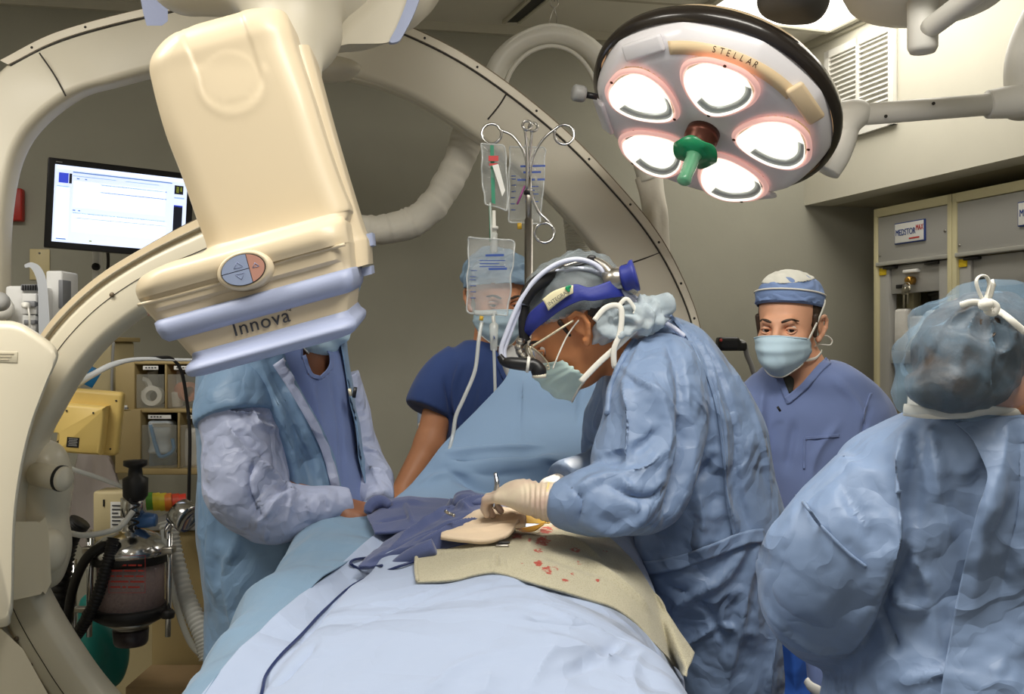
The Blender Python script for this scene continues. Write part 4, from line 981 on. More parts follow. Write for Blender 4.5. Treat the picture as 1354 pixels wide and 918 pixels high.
mk('magenta_clip', *tube([P(684,270,2.42), P(694,246,2.42)], .005, 8, flat=(1,.5)), M_mag, b2[0]); mk('outlet_port', *tube([P(687,295,2.45), P(687,303,2.45)], .006, 10), M_ylw, b2[0]); mk('hanger_tab', *tube([P(693,196,2.46), P(697,182,2.45), P(702,196,2.46)], .002, 6, n=16), M_bag, b2[0])
b3 = bag('large clear fluid bag with blue graduation marks in front of the anesthetist', ((620,314),(681,318),(671,417),(618,414)), 2.36, 15, .03)
bagmarks(b3, 6, M_bagp, .12, .2, .45, .82)
bagtext(b3, [('xxxxxxx',642,340),('xxxxxxx',646,358)], 0, 2.322, M_bagp, .0125)
for i in range(3): pbox(634,344+i*4,668-(i%2)*8,345.2+i*4,2.324,.001,M_bagp,b3[0],'print_line',0)
VF = np.array([tuple(P(x,y,2.35)) for x, y in catmull([(625,352),(650,350),(674,352),(670,412),(622,410)], 30, closed=True)])
mk('fluid', *orient(*loft([[tuple(Vector(p)+Vector((0,d,0))) for p in VF] for d in (-.014,.02)])), M_fluid, b3[0], angle=40)
mk('port_bar', *orient(*rbox((.055,.014,.012), Matrix.Translation(P(642,414,2.36)), .004)), M_tubec, b3[0]); mk('outlet_port', *tube([P(637,418,2.355), P(636,424,2.355)], .005, 10), M_ylw, b3[0])
mk('hanger_tab', *tube([P(648,268,2.36), P(649,290,2.36), P(650,318,2.36)], .003, 6, n=12), M_tubec, b3[0])
dc = empty('drip_set', P(650,440,2.34), 'clear drip chamber and tubing under the large fluid bag', 'drip set')
mk('chamber', *orient(*lathe([(.002,-.035),(.009,-.03),(.011,.03),(.004,.036),(.003,.06)], frame(P(653,446,2.35), (0,0,1)), 16)), M_tubec, dc)
mk('spike', *tube([P(652,418,2.35), P(653,430,2.35)], .004, 8), M_white, dc)
mk('tubing', *tube([P(x,y,D) for x, y, D in ((653,462,2.34),(654,490,2.34),(655,530,2.33),(655,560,2.30))], .004, 8, n=30), M_tubec, dc)
mk('tubing', *tube([P(x,y,D) for x, y, D in ((637,426,2.345),(633,450,2.33),(628,490,2.31),(614,525,2.29),(603,550,2.28),(599,575,2.27),(594,596,2.25))], .0048, 8, n=60), M_tubec, dc)
uc = empty('upper_drip_line', P(651,290,2.39), 'white connector and green line between the two left bags', 'drip line')
mk('connector', *orient(*lathe([(.003,-.03),(.008,-.026),(.008,.0),(.011,.0),(.011,.006),(.005,.008),(.004,.045)], frame(P(653,303,2.39), (0,0,1)), 16)), M_white, uc)
mk('green_line', *tube([P(648,272,2.39), P(649,320,2.385)], .003, 8), M_bagg, uc); mk('chamber', *orient(*lathe([(.006,-.03),(.009,-.028),(.009,.018),(.005,.02)], frame(P(653,318,2.385), (0,0,1)), 16)), M_tubec, uc)
# ================================================================ anaesthesia side (seen through the ring on the left)
M_blk = mat('black_rubber', (26,25,26), .5, bump=(120,.05)); M_beige = mat('beige_case', (192,178,138), .55, bump=(90,.03)); M_tan = mat('tan_cart', (170,150,104), .6, bump=(90,.03), var=.04)
M_yel2 = mat('yellowed_screen_case', (226,196,116), .45, bump=(90,.03), var=.02)
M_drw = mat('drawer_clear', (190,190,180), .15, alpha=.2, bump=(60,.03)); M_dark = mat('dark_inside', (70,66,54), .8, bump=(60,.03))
M_lime = mat('soda_lime_granules', (178,138,132), .8, bump=(240,.9,.004), c2=(150,112,110), vscale=160); M_glass = mat('canister_clear', (220,216,214), .06, alpha=.16, spec=.8, bump=(20,.02))
M_redp = mat('red_print', (190,60,50), .6, bump=(90,.02)); M_teal = mat('teal_bag', (24,112,104), .35, bump=(18,.25,.01), var=.08)
M_hose = mat('hose_white', (214,214,208), .4, bump=(60,.03)); M_card = mat('cardboard', (166,140,104), .8, bump=(60,.08), var=.05)
# yellowed display seen from behind
YM = empty('display_unit', P(118,556,2.62), 'yellowed plastic display seen from behind through the cream ring', 'monitor')
q = basis(P(122,557,2.62), (1,.18,-.10), (0.02,0,1))
mk('front_shell', *orient(*rbox((.155,.17,.045), q@Matrix.Translation((.0,0,.012)), .012, 4)), M_yel2, YM, angle=45)
mk('back_case', *orient(*loft([[(q@Vector((x*k-.012,y*k-.012,z))) for x, y in catmull([(-.066,.05),(-.05,.058),(.05,.058),(.058,.05),(.058,-.055),(.048,-.066),(-.035,-.066),(-.045,-.055),(-.05,-.02),(-.07,-.012)], 60, closed=True)] for k, z in ((1,.03),(1,.075),(.97,.084),(.9,.088))])), M_yel2, YM, angle=45)
mk('rating_label', *rbox((.03,.026,.001), q@Matrix.Translation((-.022,-.05,.0885)), 0), M_black, YM, smooth=False)
for i in range(5): mk('label_print', *rbox((.022-.003*(i%2),.0016,.0006), q@Matrix.Translation((-.022,-.041-i*.0042,.0893)), 0), M_grey, YM, smooth=False)
for x, y, z in ((.062,.062,.035),(.06,-.066,.035),(-.06,.06,.035),(-.045,.03,.089),(.02,.03,.089)): mk('screw', *lathe([(0,0),(.0025,0),(.0025,.0015),(0,.0015)], q@Matrix.Translation((x,y,z)), 8), M_groove, YM)
mk('power_plug', *tube([P(98,572,2.56), P(86,574,2.55)], .014, 10), M_blk, YM); mk('power_cable', *tube([P(88,574,2.55), P(78,586,2.56), P(60,597,2.6), P(40,604,2.65)], .007, 8, n=24), M_blk, YM)
# ribbon of tubing draped on top
mk('wrapped_leads', *tube([P(100,508,2.6), P(118,498,2.6), P(150,482,2.63), P(185,475,2.7), P(240,476,2.8), P(270,476,2.85)], [.013,.009,.008,.006,.005,.004], 10, n=40, flat=(1,.6)), mat('lead_wrap', (222,226,230), .4, bump=(30,.2), var=.06), label='pale wrapped leads draped over the yellowed display towards the drawers', cat='leads')
mk('black_cable', *tube([P(x,y,D) for x, y, D in ((182,476,2.72),(212,473,2.75),(228,475,2.78),(240,492,2.8),(247,530,2.82),(251,575,2.82),(250,640,2.82),(249,690,2.84))], .005, 8, n=70), M_blk, label='black cable hanging in front of the clear supply drawers', cat='cable')
# drawer tower
DT = empty('drawer_unit', P(215,700,3.1), 'tan drawer tower with clear fronts full of tape rolls and packs', 'drawers')
def dbox(x0, y0, x1, y1, D, dep, m, name, par=None, bev=.003, **k): return pbox(x0, y0, x1, y1, D, dep, m, par or DT, name, bev, **k)
dbox(152,478,178,543,2.98,.3,M_tan,'side_panel'); dbox(152,542,186,626,2.96,.3,M_tan,'side_panel')
dbox(178,478,300,482,2.98,.3,M_tan,'top_rail'); dbox(176,541,300,546,2.97,.3,M_tan,'rail'); dbox(184,620,300,628,2.96,.3,M_tan,'rail')
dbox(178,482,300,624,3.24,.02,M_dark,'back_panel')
for x in (219,262): dbox(x-1.5,482,x+1.5,541,2.98,.28,M_tan,'divider')
for x in (236,290): dbox(x-1.5,546,x+1.5,620,2.96,.28,M_tan,'divider')
for x0, y0, x1, y1, D in ((180,483,217,540,2.985),(221,483,261,540,2.985),(263,483,300,540,2.985),(187,548,234,619,2.965),(238,548,288,619,2.965)):
    f = dbox(x0,y0+(12 if y1 < 545 else 14),x1,y1,D,.005,M_drw,'drawer')
    dbox(x0+9,y0+1,x1-8,y0+6,D-.012,.003,M_lab,'drawer_label',f,0)
    for k in range(4): dbox(x0+12+k*4,y0+2.6,x0+14.5+k*4,y0+4.2,D-.0135,.0006,M_print,'label_print',f,0)
scrawl('x xxx', basis(P(158.5,541,2.952), (1,0,0), (0,0,1)), .009, M_print, DT)
dbox(157,536,168,541.5,2.958,.002,M_lab,'tag',None,0)
def roll(x, y, D, r, w, m, dirv, label):
    Mx = frame(P(x,y,D), dirv)
    mk('tape_roll', *orient(*lathe([(r*.55,-w/2),(r,-w/2),(r,w/2),(r*.55,w/2),(r*.55,-w/2)], Mx, 28, cap=False)), m, angle=40, label=label, cat='tape roll', group='tape rolls in the drawers')
M_peach = mat('tape_peach', (212,128,92), .6, bump=(60,.05))
roll(203,524,3.05,.031,.05,M_white,(.1,-1,.1),'white tape roll facing front in the upper left drawer'); roll(186,512,3.06,.028,.05,M_white,(.6,-.8,.2),'white tape roll leaning at the left end of the upper drawer')
roll(196,500,3.12,.03,.06,M_white,(.1,-.3,1),'white tape roll lying at the back of the upper left drawer'); roll(246,518,3.05,.03,.05,M_peach,(.7,-.7,0),'peach tape roll in the second upper drawer')
roll(231,526,3.05,.026,.045,M_white,(0.1,-.2,1),'white tape roll upright beside the peach one'); roll(233,503,3.09,.024,.06,M_white,(0,0,1),'white tape roll standing above in the second upper drawer')
def crpack(x0, y0, x1, y1, D, m, seed, label, edge=None):
    V, Fc = rbox(((x1-x0)/F*D,.05,(y1-y0)/F*D), Matrix.Translation(P((x0+x1)/2,(y0+y1)/2,D)), .012, 3)
    bm = bmesh.new(); vs = [bm.verts.new(v) for v in V]
    for f in Fc: bm.faces.new([vs[i] for i in f])
    bmesh.ops.subdivide_edges(bm, edges=[e for e in bm.edges if e.calc_length() > .03], cuts=8, use_grid_fill=True); bm.verts.index_update()
    V = np.array([v.co[:] for v in bm.verts]); Fc = [tuple(v.index for v in f.verts) for f in bm.faces]; bm.free()
    V = V+np.stack([.006*vn(V*20,seed), .012*vn(V*26,seed+1), .005*vn(V*20,seed+2)], 1)
    V, Fc = orient(V, Fc); o = mk('supply_pack', V, Fc, m, label=label, cat='pack', group='packs in the clear drawers')
    return o
M_bluep = mat('pack_blue_edge', (60,140,200), .5, bump=(60,.05)); M_pclr = mat('pack_clear', (196,206,214), .3, bump=(40,.3,.01), var=.1)
pk = crpack(200,556,230,600,3.02,M_pclr,4,'clear pack with bright blue edging in the lower drawer')
mk('blue_edging', *tube([P(x,y,2.985) for x, y in ((199,562),(206,590),(213,604),(229,596),(228,580))], .006, 8, n=30), M_bluep, pk); mk('pack_label', *rbox((.06,.002,.012), Matrix.Translation(P(213,562,2.985)), .001), M_lab, pk)
crpack(192,596,232,617,3.06,mat('pack_bluish', (120,152,180), .4, bump=(40,.3,.01), c2=(70,110,150), vscale=30),8,'crumpled bluish pack at the bottom of the lower drawer')
crpack(242,566,286,617,3.04,M_pack,12,'white folded pack filling the right lower drawer')
# grey wall housing behind the tower and blue box
dbox2 = lambda *a, **k: pbox(*a, **k)
HB = empty('wall_housing', P(138,600,3.3), 'beige equipment column behind the yellowed display', 'equipment column')
pbox(120,452,147,640,3.2,.2,M_beige,HB,'column',.008); pbox(118,446,152,452,3.19,.22,M_tan,HB,'cap',.003); mk('rail_pipe', *tube([P(150,452,3.15), P(148,500,3.15), P(149,560,3.15)], .005, 8), M_grey, HB)
mk('carton', *orient(*rbox((.05,.06,.05), Matrix.Translation(P(116,496,2.9))@Euler((.2,.5,.6)).to_matrix().to_4x4(), .002)), mat('box_blue', (36,120,176), .5, bump=(60,.03)), label='small blue carton tilted above the yellowed display', cat='box')
V, Fc = loft([[tuple(P(x,y,D)) for x, y in ((104,592),(124,590),(146,600),(158,640),(150,720),(112,724),(92,690),(96,630))] for D in (3.0,3.06)]); V, Fc = fuse([(V,Fc)], .008, 4); V = V+normals(V,Fc)*(.012*vn(V*np.array([30,30,9]),3))[:,None]
mk('plastic_bag', V, Fc, mat('bag_pinkish_clear', (206,196,196), .2, alpha=.6, bump=(40,.3,.01)), label='crinkled clear plastic bag hanging below the yellowed display', cat='bag')
# absorber with chrome dome
AB = empty('absorber', P(173,900,2.5), 'anesthesia absorber canister with chrome dome and red printed label', 'absorber')
AM = frame(P(173,760,2.5), (0,0,1)); sc = 2.5/F
def L(prof): return orient(*lathe([(r*sc, h*sc) for r, h in prof], AM, 40))
mk('granules', *L([(0,-42),(42,-42),(42,18),(0,18)]), M_lime, AB)
mk('canister', *L([(46,-44),(46,20),(44,20),(44,-44)]), M_glass, AB)
mk('lower_band', *L([(0,-58),(40,-58),(49,-52),(50,-42),(46,-40),(0,-40)]), M_blk, AB); mk('upper_band', *L([(0,18),(49,18),(51,24),(51,30),(0,30)]), M_blk, AB)
mk('dome', *L([(0,28),(52,29),(51,36),(44,44),(34,52),(22,58),(12,61),(12,68),(0,68)]), M_chrome, AB); mk('outlet_cone', *L([(0,-60),(38,-59),(26,-66),(22,-69),(22,-72),(0,-72)]), M_steel, AB)
mk('drain_cup', *L([(0,-92),(20,-92),(22,-88),(23,-72),(0,-72)]), mat('cup_plum', (64,56,60), .3, bump=(60,.03)), AB)
for i, (w, tx) in enumerate(((9,'xxxxxxx'),(0,'xxxxxxxx xxxx xx'),(0,'xxxxxx xxxxxx xxx'),(0,'xx xxx xxxxx xxxx'),(0,'xxxxxxxxx xxxxxxx'),(0,'xxxxx xx xxxxxx'))):
    a0 = -14; tm_ = basis(P(146,742+i*7.2,2.405), (1,-.02,0), (0,0,1)); scrawl(tx, tm_, .0095, M_redp, AB, 'label_print', .52)
fr = [(144,735),(192,735),(192,784),(144,784)]
mk('label_border', *join(*[tube([P(*a,2.404), P(*b,2.404)], .0006, 4) for a, b in zip(fr, fr[1:]+fr[:1])]), M_redp, AB)
for x in (118,222):
    mk('rod', *tube([P(x,842,2.46), P(x+3,705,2.46)], .007, 12), M_chrome, AB); mk('rod_clamp', *orient(*rbox((.03,.03,.016), Matrix.Translation(P(x+1,727,2.45)), .003)), M_steel, AB)
    mk('rod_knob', *orient(*lathe([(0,0),(.016,.002),(.018,.014),(.012,.022),(0,.022)], frame(P(x,818,2.45), (0,0,1)), 12)), M_blk, AB); mk('rod_tip', *lathe([(0,0),(.006,.002),(.004,.012)], frame(P(x,836,2.46), (0,0,1)), 10), M_chrome, AB)
mk('crossbar', *orient(*rbox((.2,.02,.014), Matrix.Translation(P(150,806,2.52)), .003)), M_steel, AB)
mk('neck', *orient(*lathe([(.0,0),(.02,0),(.018,.03),(.03,.034),(.03,.08),(.02,.084),(0,.084)], frame(P(176,700,2.5), (0,0,1)), 24)), M_chrome, AB)
mk('relief_valve', *orient(*lathe([(.0,0),(.02,0),(.03,.012),(.031,.055),(.018,.062),(.016,.082),(.029,.088),(.029,.1),(0,.102)], frame(P(179,662,2.46), (0,0,1)), 24)), M_blk, AB)
cc = [(176,655,2.44),(172,664,2.43),(184,668,2.44),(172,675,2.43),(184,680,2.44),(171,686,2.43),(183,691,2.44),(171,697,2.43),(177,704,2.45)]
mk('coiled_lead', *tube([P(*q) for q in cc], .003, 6, n=90), M_blk, AB)
mk('pressure_gauge', *orient(*lathe([(0,-.02),(.022,-.02),(.036,-.012),(.037,.02),(.034,.03),(.03,.024),(0,.024)], frame(P(240,680,2.42), (.75,-.35,-.45)), 28)), M_chrome, AB)
mk('gauge_stem', *tube([P(228,690,2.44), P(222,700,2.46), P(222,712,2.46)], .009, 10), M_chrome, AB)
mk('elbow', *tube([P(178,690,2.5), P(192,688,2.5), P(206,688,2.5)], [.016,.02,.016], 14), mat('elbow_blue', (66,110,170), .35, bump=(60,.03)), AB)
mk('sensor_lead', *tube([P(84,703,2.36), P(110,708,2.36), P(140,704,2.38), P(160,696,2.4), P(176,676,2.42)], .007, 10, n=50), M_hose, AB)
# module with rating label
SB = empty('sensor_module', P(142,710,2.62), 'beige sensor module with small rating label behind the chrome dome', 'module')
pbox(122,650,168,720,2.6,.08,M_beige,SB,'case',.008); pbox(146,664,165,704,2.595,.003,M_lab,SB,'rating_label',0)
for i in range(7): pbox(148,668+i*5,162-(i%3)*3,669.6+i*5,2.593,.001,M_print,SB,'label_print',0)
pbox(136,661,138,670,2.597,.003,M_black,SB,'slot',0)
# corrugated black hoses, braided cable, teal reservoir bag
def corr(name, pts, r, label, m=M_blk, step=.012, amp=.18, n=None):
    pts = [P(*q) for q in pts]; L_ = sum((b-a).length for a, b in zip(pts, pts[1:])); n = n or int(L_/step*4)
    c = catmull([tuple(p) for p in pts], n); rr = [r*(1+(amp if k % 4 < 2 else 0)) for k in range(n)]
    return mk(name, *tube([tuple(p) for p in c], rr, 14, n=n), m, label=label, cat='hose')
corr('breathing_hose', [(106,690,2.5),(90,712,2.5),(80,760,2.5),(76,830,2.52),(78,880,2.54)], .024, 'black corrugated breathing hose hanging nearest the white ring')
corr('breathing_hose', [(150,712,2.42),(142,745,2.4),(128,790,2.4),(108,830,2.42),(88,855,2.44)], .013, 'thin black corrugated hose running in front of the canister', step=.008)
corr('breathing_hose', [(222,690,2.62),(230,735,2.6),(246,790,2.56),(266,835,2.52),(276,870,2.5)], .022, 'white corrugated breathing hose sagging beside the blue gown', M_hose, .012, .14)
mk('clear_tube', *tube([P(x,y,2.5) for x, y in ((216,700),(224,760),(236,810),(252,850),(270,870))], .008, 10, n=50), M_tubec, label='thin clear tube hanging beside the white corrugated hose', cat='tube')
mk('black_tube', *tube([P(x,y,D) for x, y, D in ((150,722,2.44),(132,724,2.42),(112,742,2.42),(96,780,2.44),(88,830,2.46))], .012, 10, n=50), M_blk, label='smooth black tube curving from the chrome dome behind the ring', cat='tube')
mk('suction_line', *tube([P(x,y,D) for x, y, D in ((60,600,2.42),(90,618,2.42),(130,632,2.45),(172,648,2.47))], .006, 8, n=40), M_tubec, label='thin clear suction line slanting to the black relief valve', cat='tube')
FR_ = empty('machine_frame', P(110,900,2.55), 'chrome pole frame standing behind the black breathing hoses', 'frame')
for x, y0, y1 in ((91,752,870),(98,740,860),(118,705,820)): mk('pole', *tube([P(x,y1,2.58), P(x,y0,2.58)], .007, 10), M_chrome, FR_)
mk('crossbar', *tube([P(84,806,2.57), P(150,806,2.57)], .006, 8), M_chrome, FR_); mk('thumb_screw', *orient(*lathe([(0,0),(.012,.0),(.012,.012),(.006,.03),(0,.03)], frame(P(120,716,2.55), (0,0,1)), 12)), M_chrome, FR_)
V, Fc = sdf_mesh([('ell', tuple(P(130,868,2.72)), (.085,.05,.1), .03), ('cap', tuple(P(120,800,2.72)), tuple(P(130,870,2.72)), .03, .06, .03)], .008); V = V+normals(V,Fc)*(.004*vn(V*22,6))[:,None]
mk('reservoir_bag', V, Fc, M_teal, label='teal rubber reservoir bag hanging at the bottom behind the ring', cat='reservoir bag')
mk('carton', *orient(*rbox((.2,.2,.63), Matrix.Translation((P(228,900,2.9).x,2.9,.316)), .004)), M_card, label='brown cardboard carton standing behind the corrugated hose', cat='box')
CTt = empty('supply_cart', P(250,900,3.1), 'low tan cart under the clear drawers with loose coloured tape', 'cart')
pbox(196,690,300,702,3.0,.3,M_grey,CTt,'cart_top',.004); pbox(200,702,300,1000,3.02,.28,M_tan,CTt,'cart_body',.006)
pbox(120,780,215,1000,3.2,.25,M_beige,CTt,'cart_end',.006)
for i, (x, c, n_) in enumerate(((198,(90,160,60),'green'),(207,(226,206,60),'yellow'),(216,(226,206,60),'yellow'),(223,(230,130,50),'orange'),(233,(214,70,40),'red'),(242,(224,60,40),'red'))):
    Mx = frame(P(x,663+i*.4,2.86), (1,.3,.08)); mm = mat('label_tape_%d' % i, c, .45, bump=(60,.03))
    mk('label_tape', *orient(*lathe([(.016,-.0095),(.026,-.0095),(.026,.0095),(.016,.0095),(.016,-.0095)], Mx, 24, cap=False)), mm, angle=40, label='small %s label tape on the spindle, %s' % (n_, ['nearest the ring','left of the other yellow one','right of the other yellow one','between yellow and red','left of the other red one','at the right end'][i]), cat='tape roll', group='coloured label tapes')
mk('tape_spindle', *tube([P(192,663,2.86), P(252,665,2.92)], .008, 8), M_white, label='white spindle through the coloured label tapes', cat='spindle')
# ================================================================ drapes and towels on the operating table
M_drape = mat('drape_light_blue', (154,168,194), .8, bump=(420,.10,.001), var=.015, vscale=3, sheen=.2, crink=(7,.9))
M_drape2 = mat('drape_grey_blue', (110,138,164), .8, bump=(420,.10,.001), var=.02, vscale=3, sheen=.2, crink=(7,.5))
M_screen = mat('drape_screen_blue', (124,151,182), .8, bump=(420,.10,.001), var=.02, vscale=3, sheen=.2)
M_towel = mat('towel_navy', (74,85,126), .9, bump=(500,.35,.002), var=.06, sheen=.3)
M_sponge = mat('sponge_peach', (222,200,172), .9, bump=(600,.3,.002), var=.03, sheen=.2)
M_film = mat('film_amber', (226,182,84), .35, alpha=.93, bump=(40,.2), var=.04)
def facecam(V, Fc):
    N = normals(V, Fc); s = (N*(np.array([0,0,ZC])-V)).sum(1).mean()
    return (V, Fc) if s > 0 else (V, [tuple(f[::-1]) for f in Fc])
def sheet(name, net, nu, nv, m, seed, amp, L, lines=(), t=.002, fine=.0008, bias=None, n=5, **k):
    V, Fc = facecam(*patch(net, nu, nv))
    V, Fc = clothify(V, Fc, seed, amp, L, lines, bias=bias, fine=fine, n=n)
    o = mk(name, *shell(V, Fc, t), m, **k)
    return o, V, Fc
# operating table under the drapes
OT = empty('operating_table', (0,1.55,0), 'padded operating table wholly covered by the light blue drapes', 'operating table')
mk('table_top', *orient(*rbox((.46,1.5,.06), Matrix.Translation((.0,1.62,.93)), .015)), M_grey, OT); mk('mattress', *orient(*rbox((.44,1.45,.07), Matrix.Translation((.0,1.62,.995)), .02)), M_black, OT)
mk('column', *orient(*rbox((.25,.35,.85), Matrix.Translation((0,1.6,.48)), .03)), M_grey, OT); mk('base', *orient(*rbox((.5,.9,.08), Matrix.Translation((0,1.6,.04)), .02)), M_grey, OT)
main = [
 [(20,1500,.98),(110,1460,.98),(240,1380,.95),(420,1340,.93),(640,1330,.93),(860,1350,.93),(1010,1420,.93),(1060,1600,.93)],
 [(110,1090,1.07),(225,1060,1.08),(285,1010,1.09),(430,972,1.10),(640,962,1.10),(850,972,1.10),(955,1030,1.08),(990,1230,1.06)],
 [(268,915,1.24),(340,915,1.25),(385,884,1.27),(480,860,1.27),(640,848,1.27),(800,856,1.27),(892,896,1.27),(940,1060,1.26)],
 [(368,815,1.50),(425,828,1.50),(455,792,1.52),(540,777,1.52),(660,768,1.52),(780,788,1.52),(862,838,1.52),(915,960,1.52)],
 [(442,748,1.70),(480,762,1.70),(505,730,1.71),(570,722,1.71),(670,714,1.71),(775,726,1.71),(850,764,1.71),(895,880,1.71)],
 [(497,706,1.88),(515,714,1.88),(540,696,1.89),(600,690,1.90),(690,688,1.90),(770,694,1.90),(840,722,1.90),(880,820,1.90)],
 [(528,690,2.02),(545,694,2.02),(570,686,2.03),(620,682,2.05),(690,680,2.05),(770,684,2.05),(830,706,2.05),(866,790,2.05)]]
lines = [([(560,790),(690,770),(800,800)],.02,-.003),([(640,770),(655,850),(640,918)],.03,.004),([(470,800),(600,770)],.012,.004),([(700,840),(760,850),(800,870)],.03,.006),
 ([(735,885),(800,862),(850,830)],.02,-.006),([(800,870),(850,835)],.02,.008),([(690,800),(750,820),(820,845)],.02,.005),([(365,905),(420,850),(465,790)],.02,-.008),([(345,915),(400,850),(460,775)],.012,.006),
 ([(640,905),(760,888),(880,905)],.02,.005),([(455,835),(520,800),(570,780)],.01,-.003),([(820,800),(870,870)],.02,.006)]
lines = [(p, w*.9, a*1.1) for p, w, a in lines if p != [(640,905),(760,888),(880,905)]]+[([(700,905),(720,870),(740,850)],.016,.004),([(560,918),(600,880),(660,860)],.018,.003),([(860,850),(840,880),(845,918)],.016,.004)]
DRP, mV, mF = sheet('patient_drape', main, 190, 230, M_drape, 11, .0085, .17, lines, label='large light blue drape spread over the patient at the front of the table', cat='drape')
bM = bvh_of(mV, mF)
def on(bvh, px, py, off=.004, D=None):
    h = cast(bvh, px, py)
    if h is None: return P(px, py, D or 1.7)
    d = (Vector((0,0,ZC))-h).normalized(); return h+d*off
side = [
 [(560,664,2.10),(520,668,2.09),(478,672,2.06),(440,676,2.02),(400,700,2.0),(372,780,1.98),(366,1000,1.97)],
 [(505,702,1.90),(478,702,1.90),(440,706,1.88),(400,716,1.87),(362,748,1.86),(334,830,1.86),(326,1040,1.86)],
 [(446,752,1.71),(416,756,1.71),(380,764,1.69),(340,786,1.67),(306,830,1.67),(284,930,1.67),(276,1160,1.67)],
 [(372,814,1.505),(340,822,1.50),(308,838,1.48),(276,866,1.46),(250,920,1.46),(232,1040,1.46),(226,1300,1.46)],
 [(274,912,1.245),(244,922,1.24),(214,944,1.22),(186,980,1.21),(164,1060,1.21),(150,1200,1.21),(146,1460,1.21)],
 [(130,1080,1.07),(96,1092,1.06),(60,1120,1.05),(30,1160,1.04),(10,1260,1.04),(-6,1420,1.04),(-10,1700,1.04)]]
lines = [([(478,690),(400,760),(330,850)],.03,.010),([(430,700),(370,760),(300,850),(265,905)],.02,-.010),([(380,730),(320,800),(285,880)],.025,.012),([(345,775),(300,850)],.015,-.008),([(455,720),(400,790),(350,830)],.014,-.005)]
lines = [(p, w*.6, a*1.1) for p, w, a in lines]+[([(470,690),(420,735),(360,800),(300,900)],.012,.008),([(320,790),(280,850),(255,910)],.012,.008)]
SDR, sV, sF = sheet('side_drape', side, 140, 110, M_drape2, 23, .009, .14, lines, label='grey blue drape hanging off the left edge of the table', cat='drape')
scr_ = [
 [(676,470,2.36),(700,482,2.34),(770,486,2.34),(850,500,2.34),(930,530,2.34)],
 [(668,498,2.31),(700,500,2.30),(770,504,2.30),(850,520,2.30),(920,550,2.30)],
 [(630,542,2.29),(680,545,2.27),(760,548,2.27),(840,565,2.27),(915,590,2.27)],
 [(592,582,2.27),(650,590,2.235),(745,590,2.22),(830,605,2.22),(905,625,2.24)],
 [(574,604,2.25),(640,607,2.195),(735,604,2.19),(820,620,2.2),(900,640,2.22)],
 [(556,626,2.23),(630,632,2.2),(735,634,2.19),(820,645,2.18),(895,665,2.2)],
 [(536,648,2.19),(620,655,2.14),(735,660,2.12),(815,670,2.12),(885,690,2.14)],
 [(516,664,2.12),(600,676,2.05),(735,684,2.04),(810,692,2.04),(870,715,2.06)]]
lines = [([(596,606),(650,603),(712,598)],.035,-.018),([(594,598),(650,594),(715,590)],.014,.008),([(716,602),(760,615),(790,618)],.02,.008),([(590,622),(640,645),(720,640),(760,650)],.03,-.014),([(690,500),(688,560),(690,590)],.008,.003),([(770,500),(765,560)],.01,-.004),([(560,640),(600,625),(640,640)],.02,.008)]
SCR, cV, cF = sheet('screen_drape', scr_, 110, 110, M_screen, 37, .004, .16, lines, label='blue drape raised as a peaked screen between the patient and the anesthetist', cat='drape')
# drape crossbar carrying the peak
mk('screen_bar', *tube([P(676,484,2.37), P(935,536,2.37)], .008, 10), M_steel, label='steel bar holding up the peaked blue screen drape', cat='bar')

# beige perforated towel with stains
m = mat('towel_beige', (180,173,148), .92, bump=(420,.6,.003), sheen=.3); nt = m.node_tree; b = nt.nodes['Principled BSDF']
tc = nt.nodes.new('ShaderNodeTexCoord'); mp = nt.nodes.new('ShaderNodeMapping'); nt.links.new(tc.outputs['Object'], mp.inputs['Vector'])
def ramp(src, p0, p1):
    r = nt.nodes.new('ShaderNodeMapRange'); r.inputs[1].default_value = p0; r.inputs[2].default_value = p1; r.clamp = True; nt.links.new(src, r.inputs[0]); return r.outputs[0]
def math_(op, a, b_):
    n = nt.nodes.new('ShaderNodeMath'); n.operation = op
    for i, v in enumerate((a, b_)):
        if isinstance(v, (int,float)): n.inputs[i].default_value = v
        else: nt.links.new(v, n.inputs[i])
    return n.outputs[0]
n1 = nt.nodes.new('ShaderNodeTexNoise'); n1.inputs['Scale'].default_value = 120; n1.inputs['Detail'].default_value = 5; nt.links.new(mp.outputs[0], n1.inputs['Vector'])
at = nt.nodes.new('ShaderNodeAttribute'); at.attribute_name = 'stain'
sm = ramp(math_('MULTIPLY', n1.outputs['Fac'], at.outputs['Fac']), .44, .56)
mx = nt.nodes.new('ShaderNodeMix'); mx.data_type = 'RGBA'; nt.links.new(sm, mx.inputs[0]); mx.inputs[6].default_value = lin((178,172,148)); mx.inputs[7].default_value = lin((168,62,44))
vr = nt.nodes.new('ShaderNodeTexVoronoi'); vr.inputs['Scale'].default_value = 320; nt.links.new(mp.outputs[0], vr.inputs['Vector'])
m2 = nt.nodes.new('ShaderNodeMix'); m2.data_type = 'RGBA'; m2.blend_type = 'MULTIPLY'; nt.links.new(ramp(vr.outputs['Distance'], .5, .0), m2.inputs[0]); nt.links.new(mx.outputs[2], m2.inputs[6]); m2.inputs[7].default_value = lin((226,222,214)); nt.links.new(m2.outputs[2], b.inputs['Base Color'])
M_towelb = m
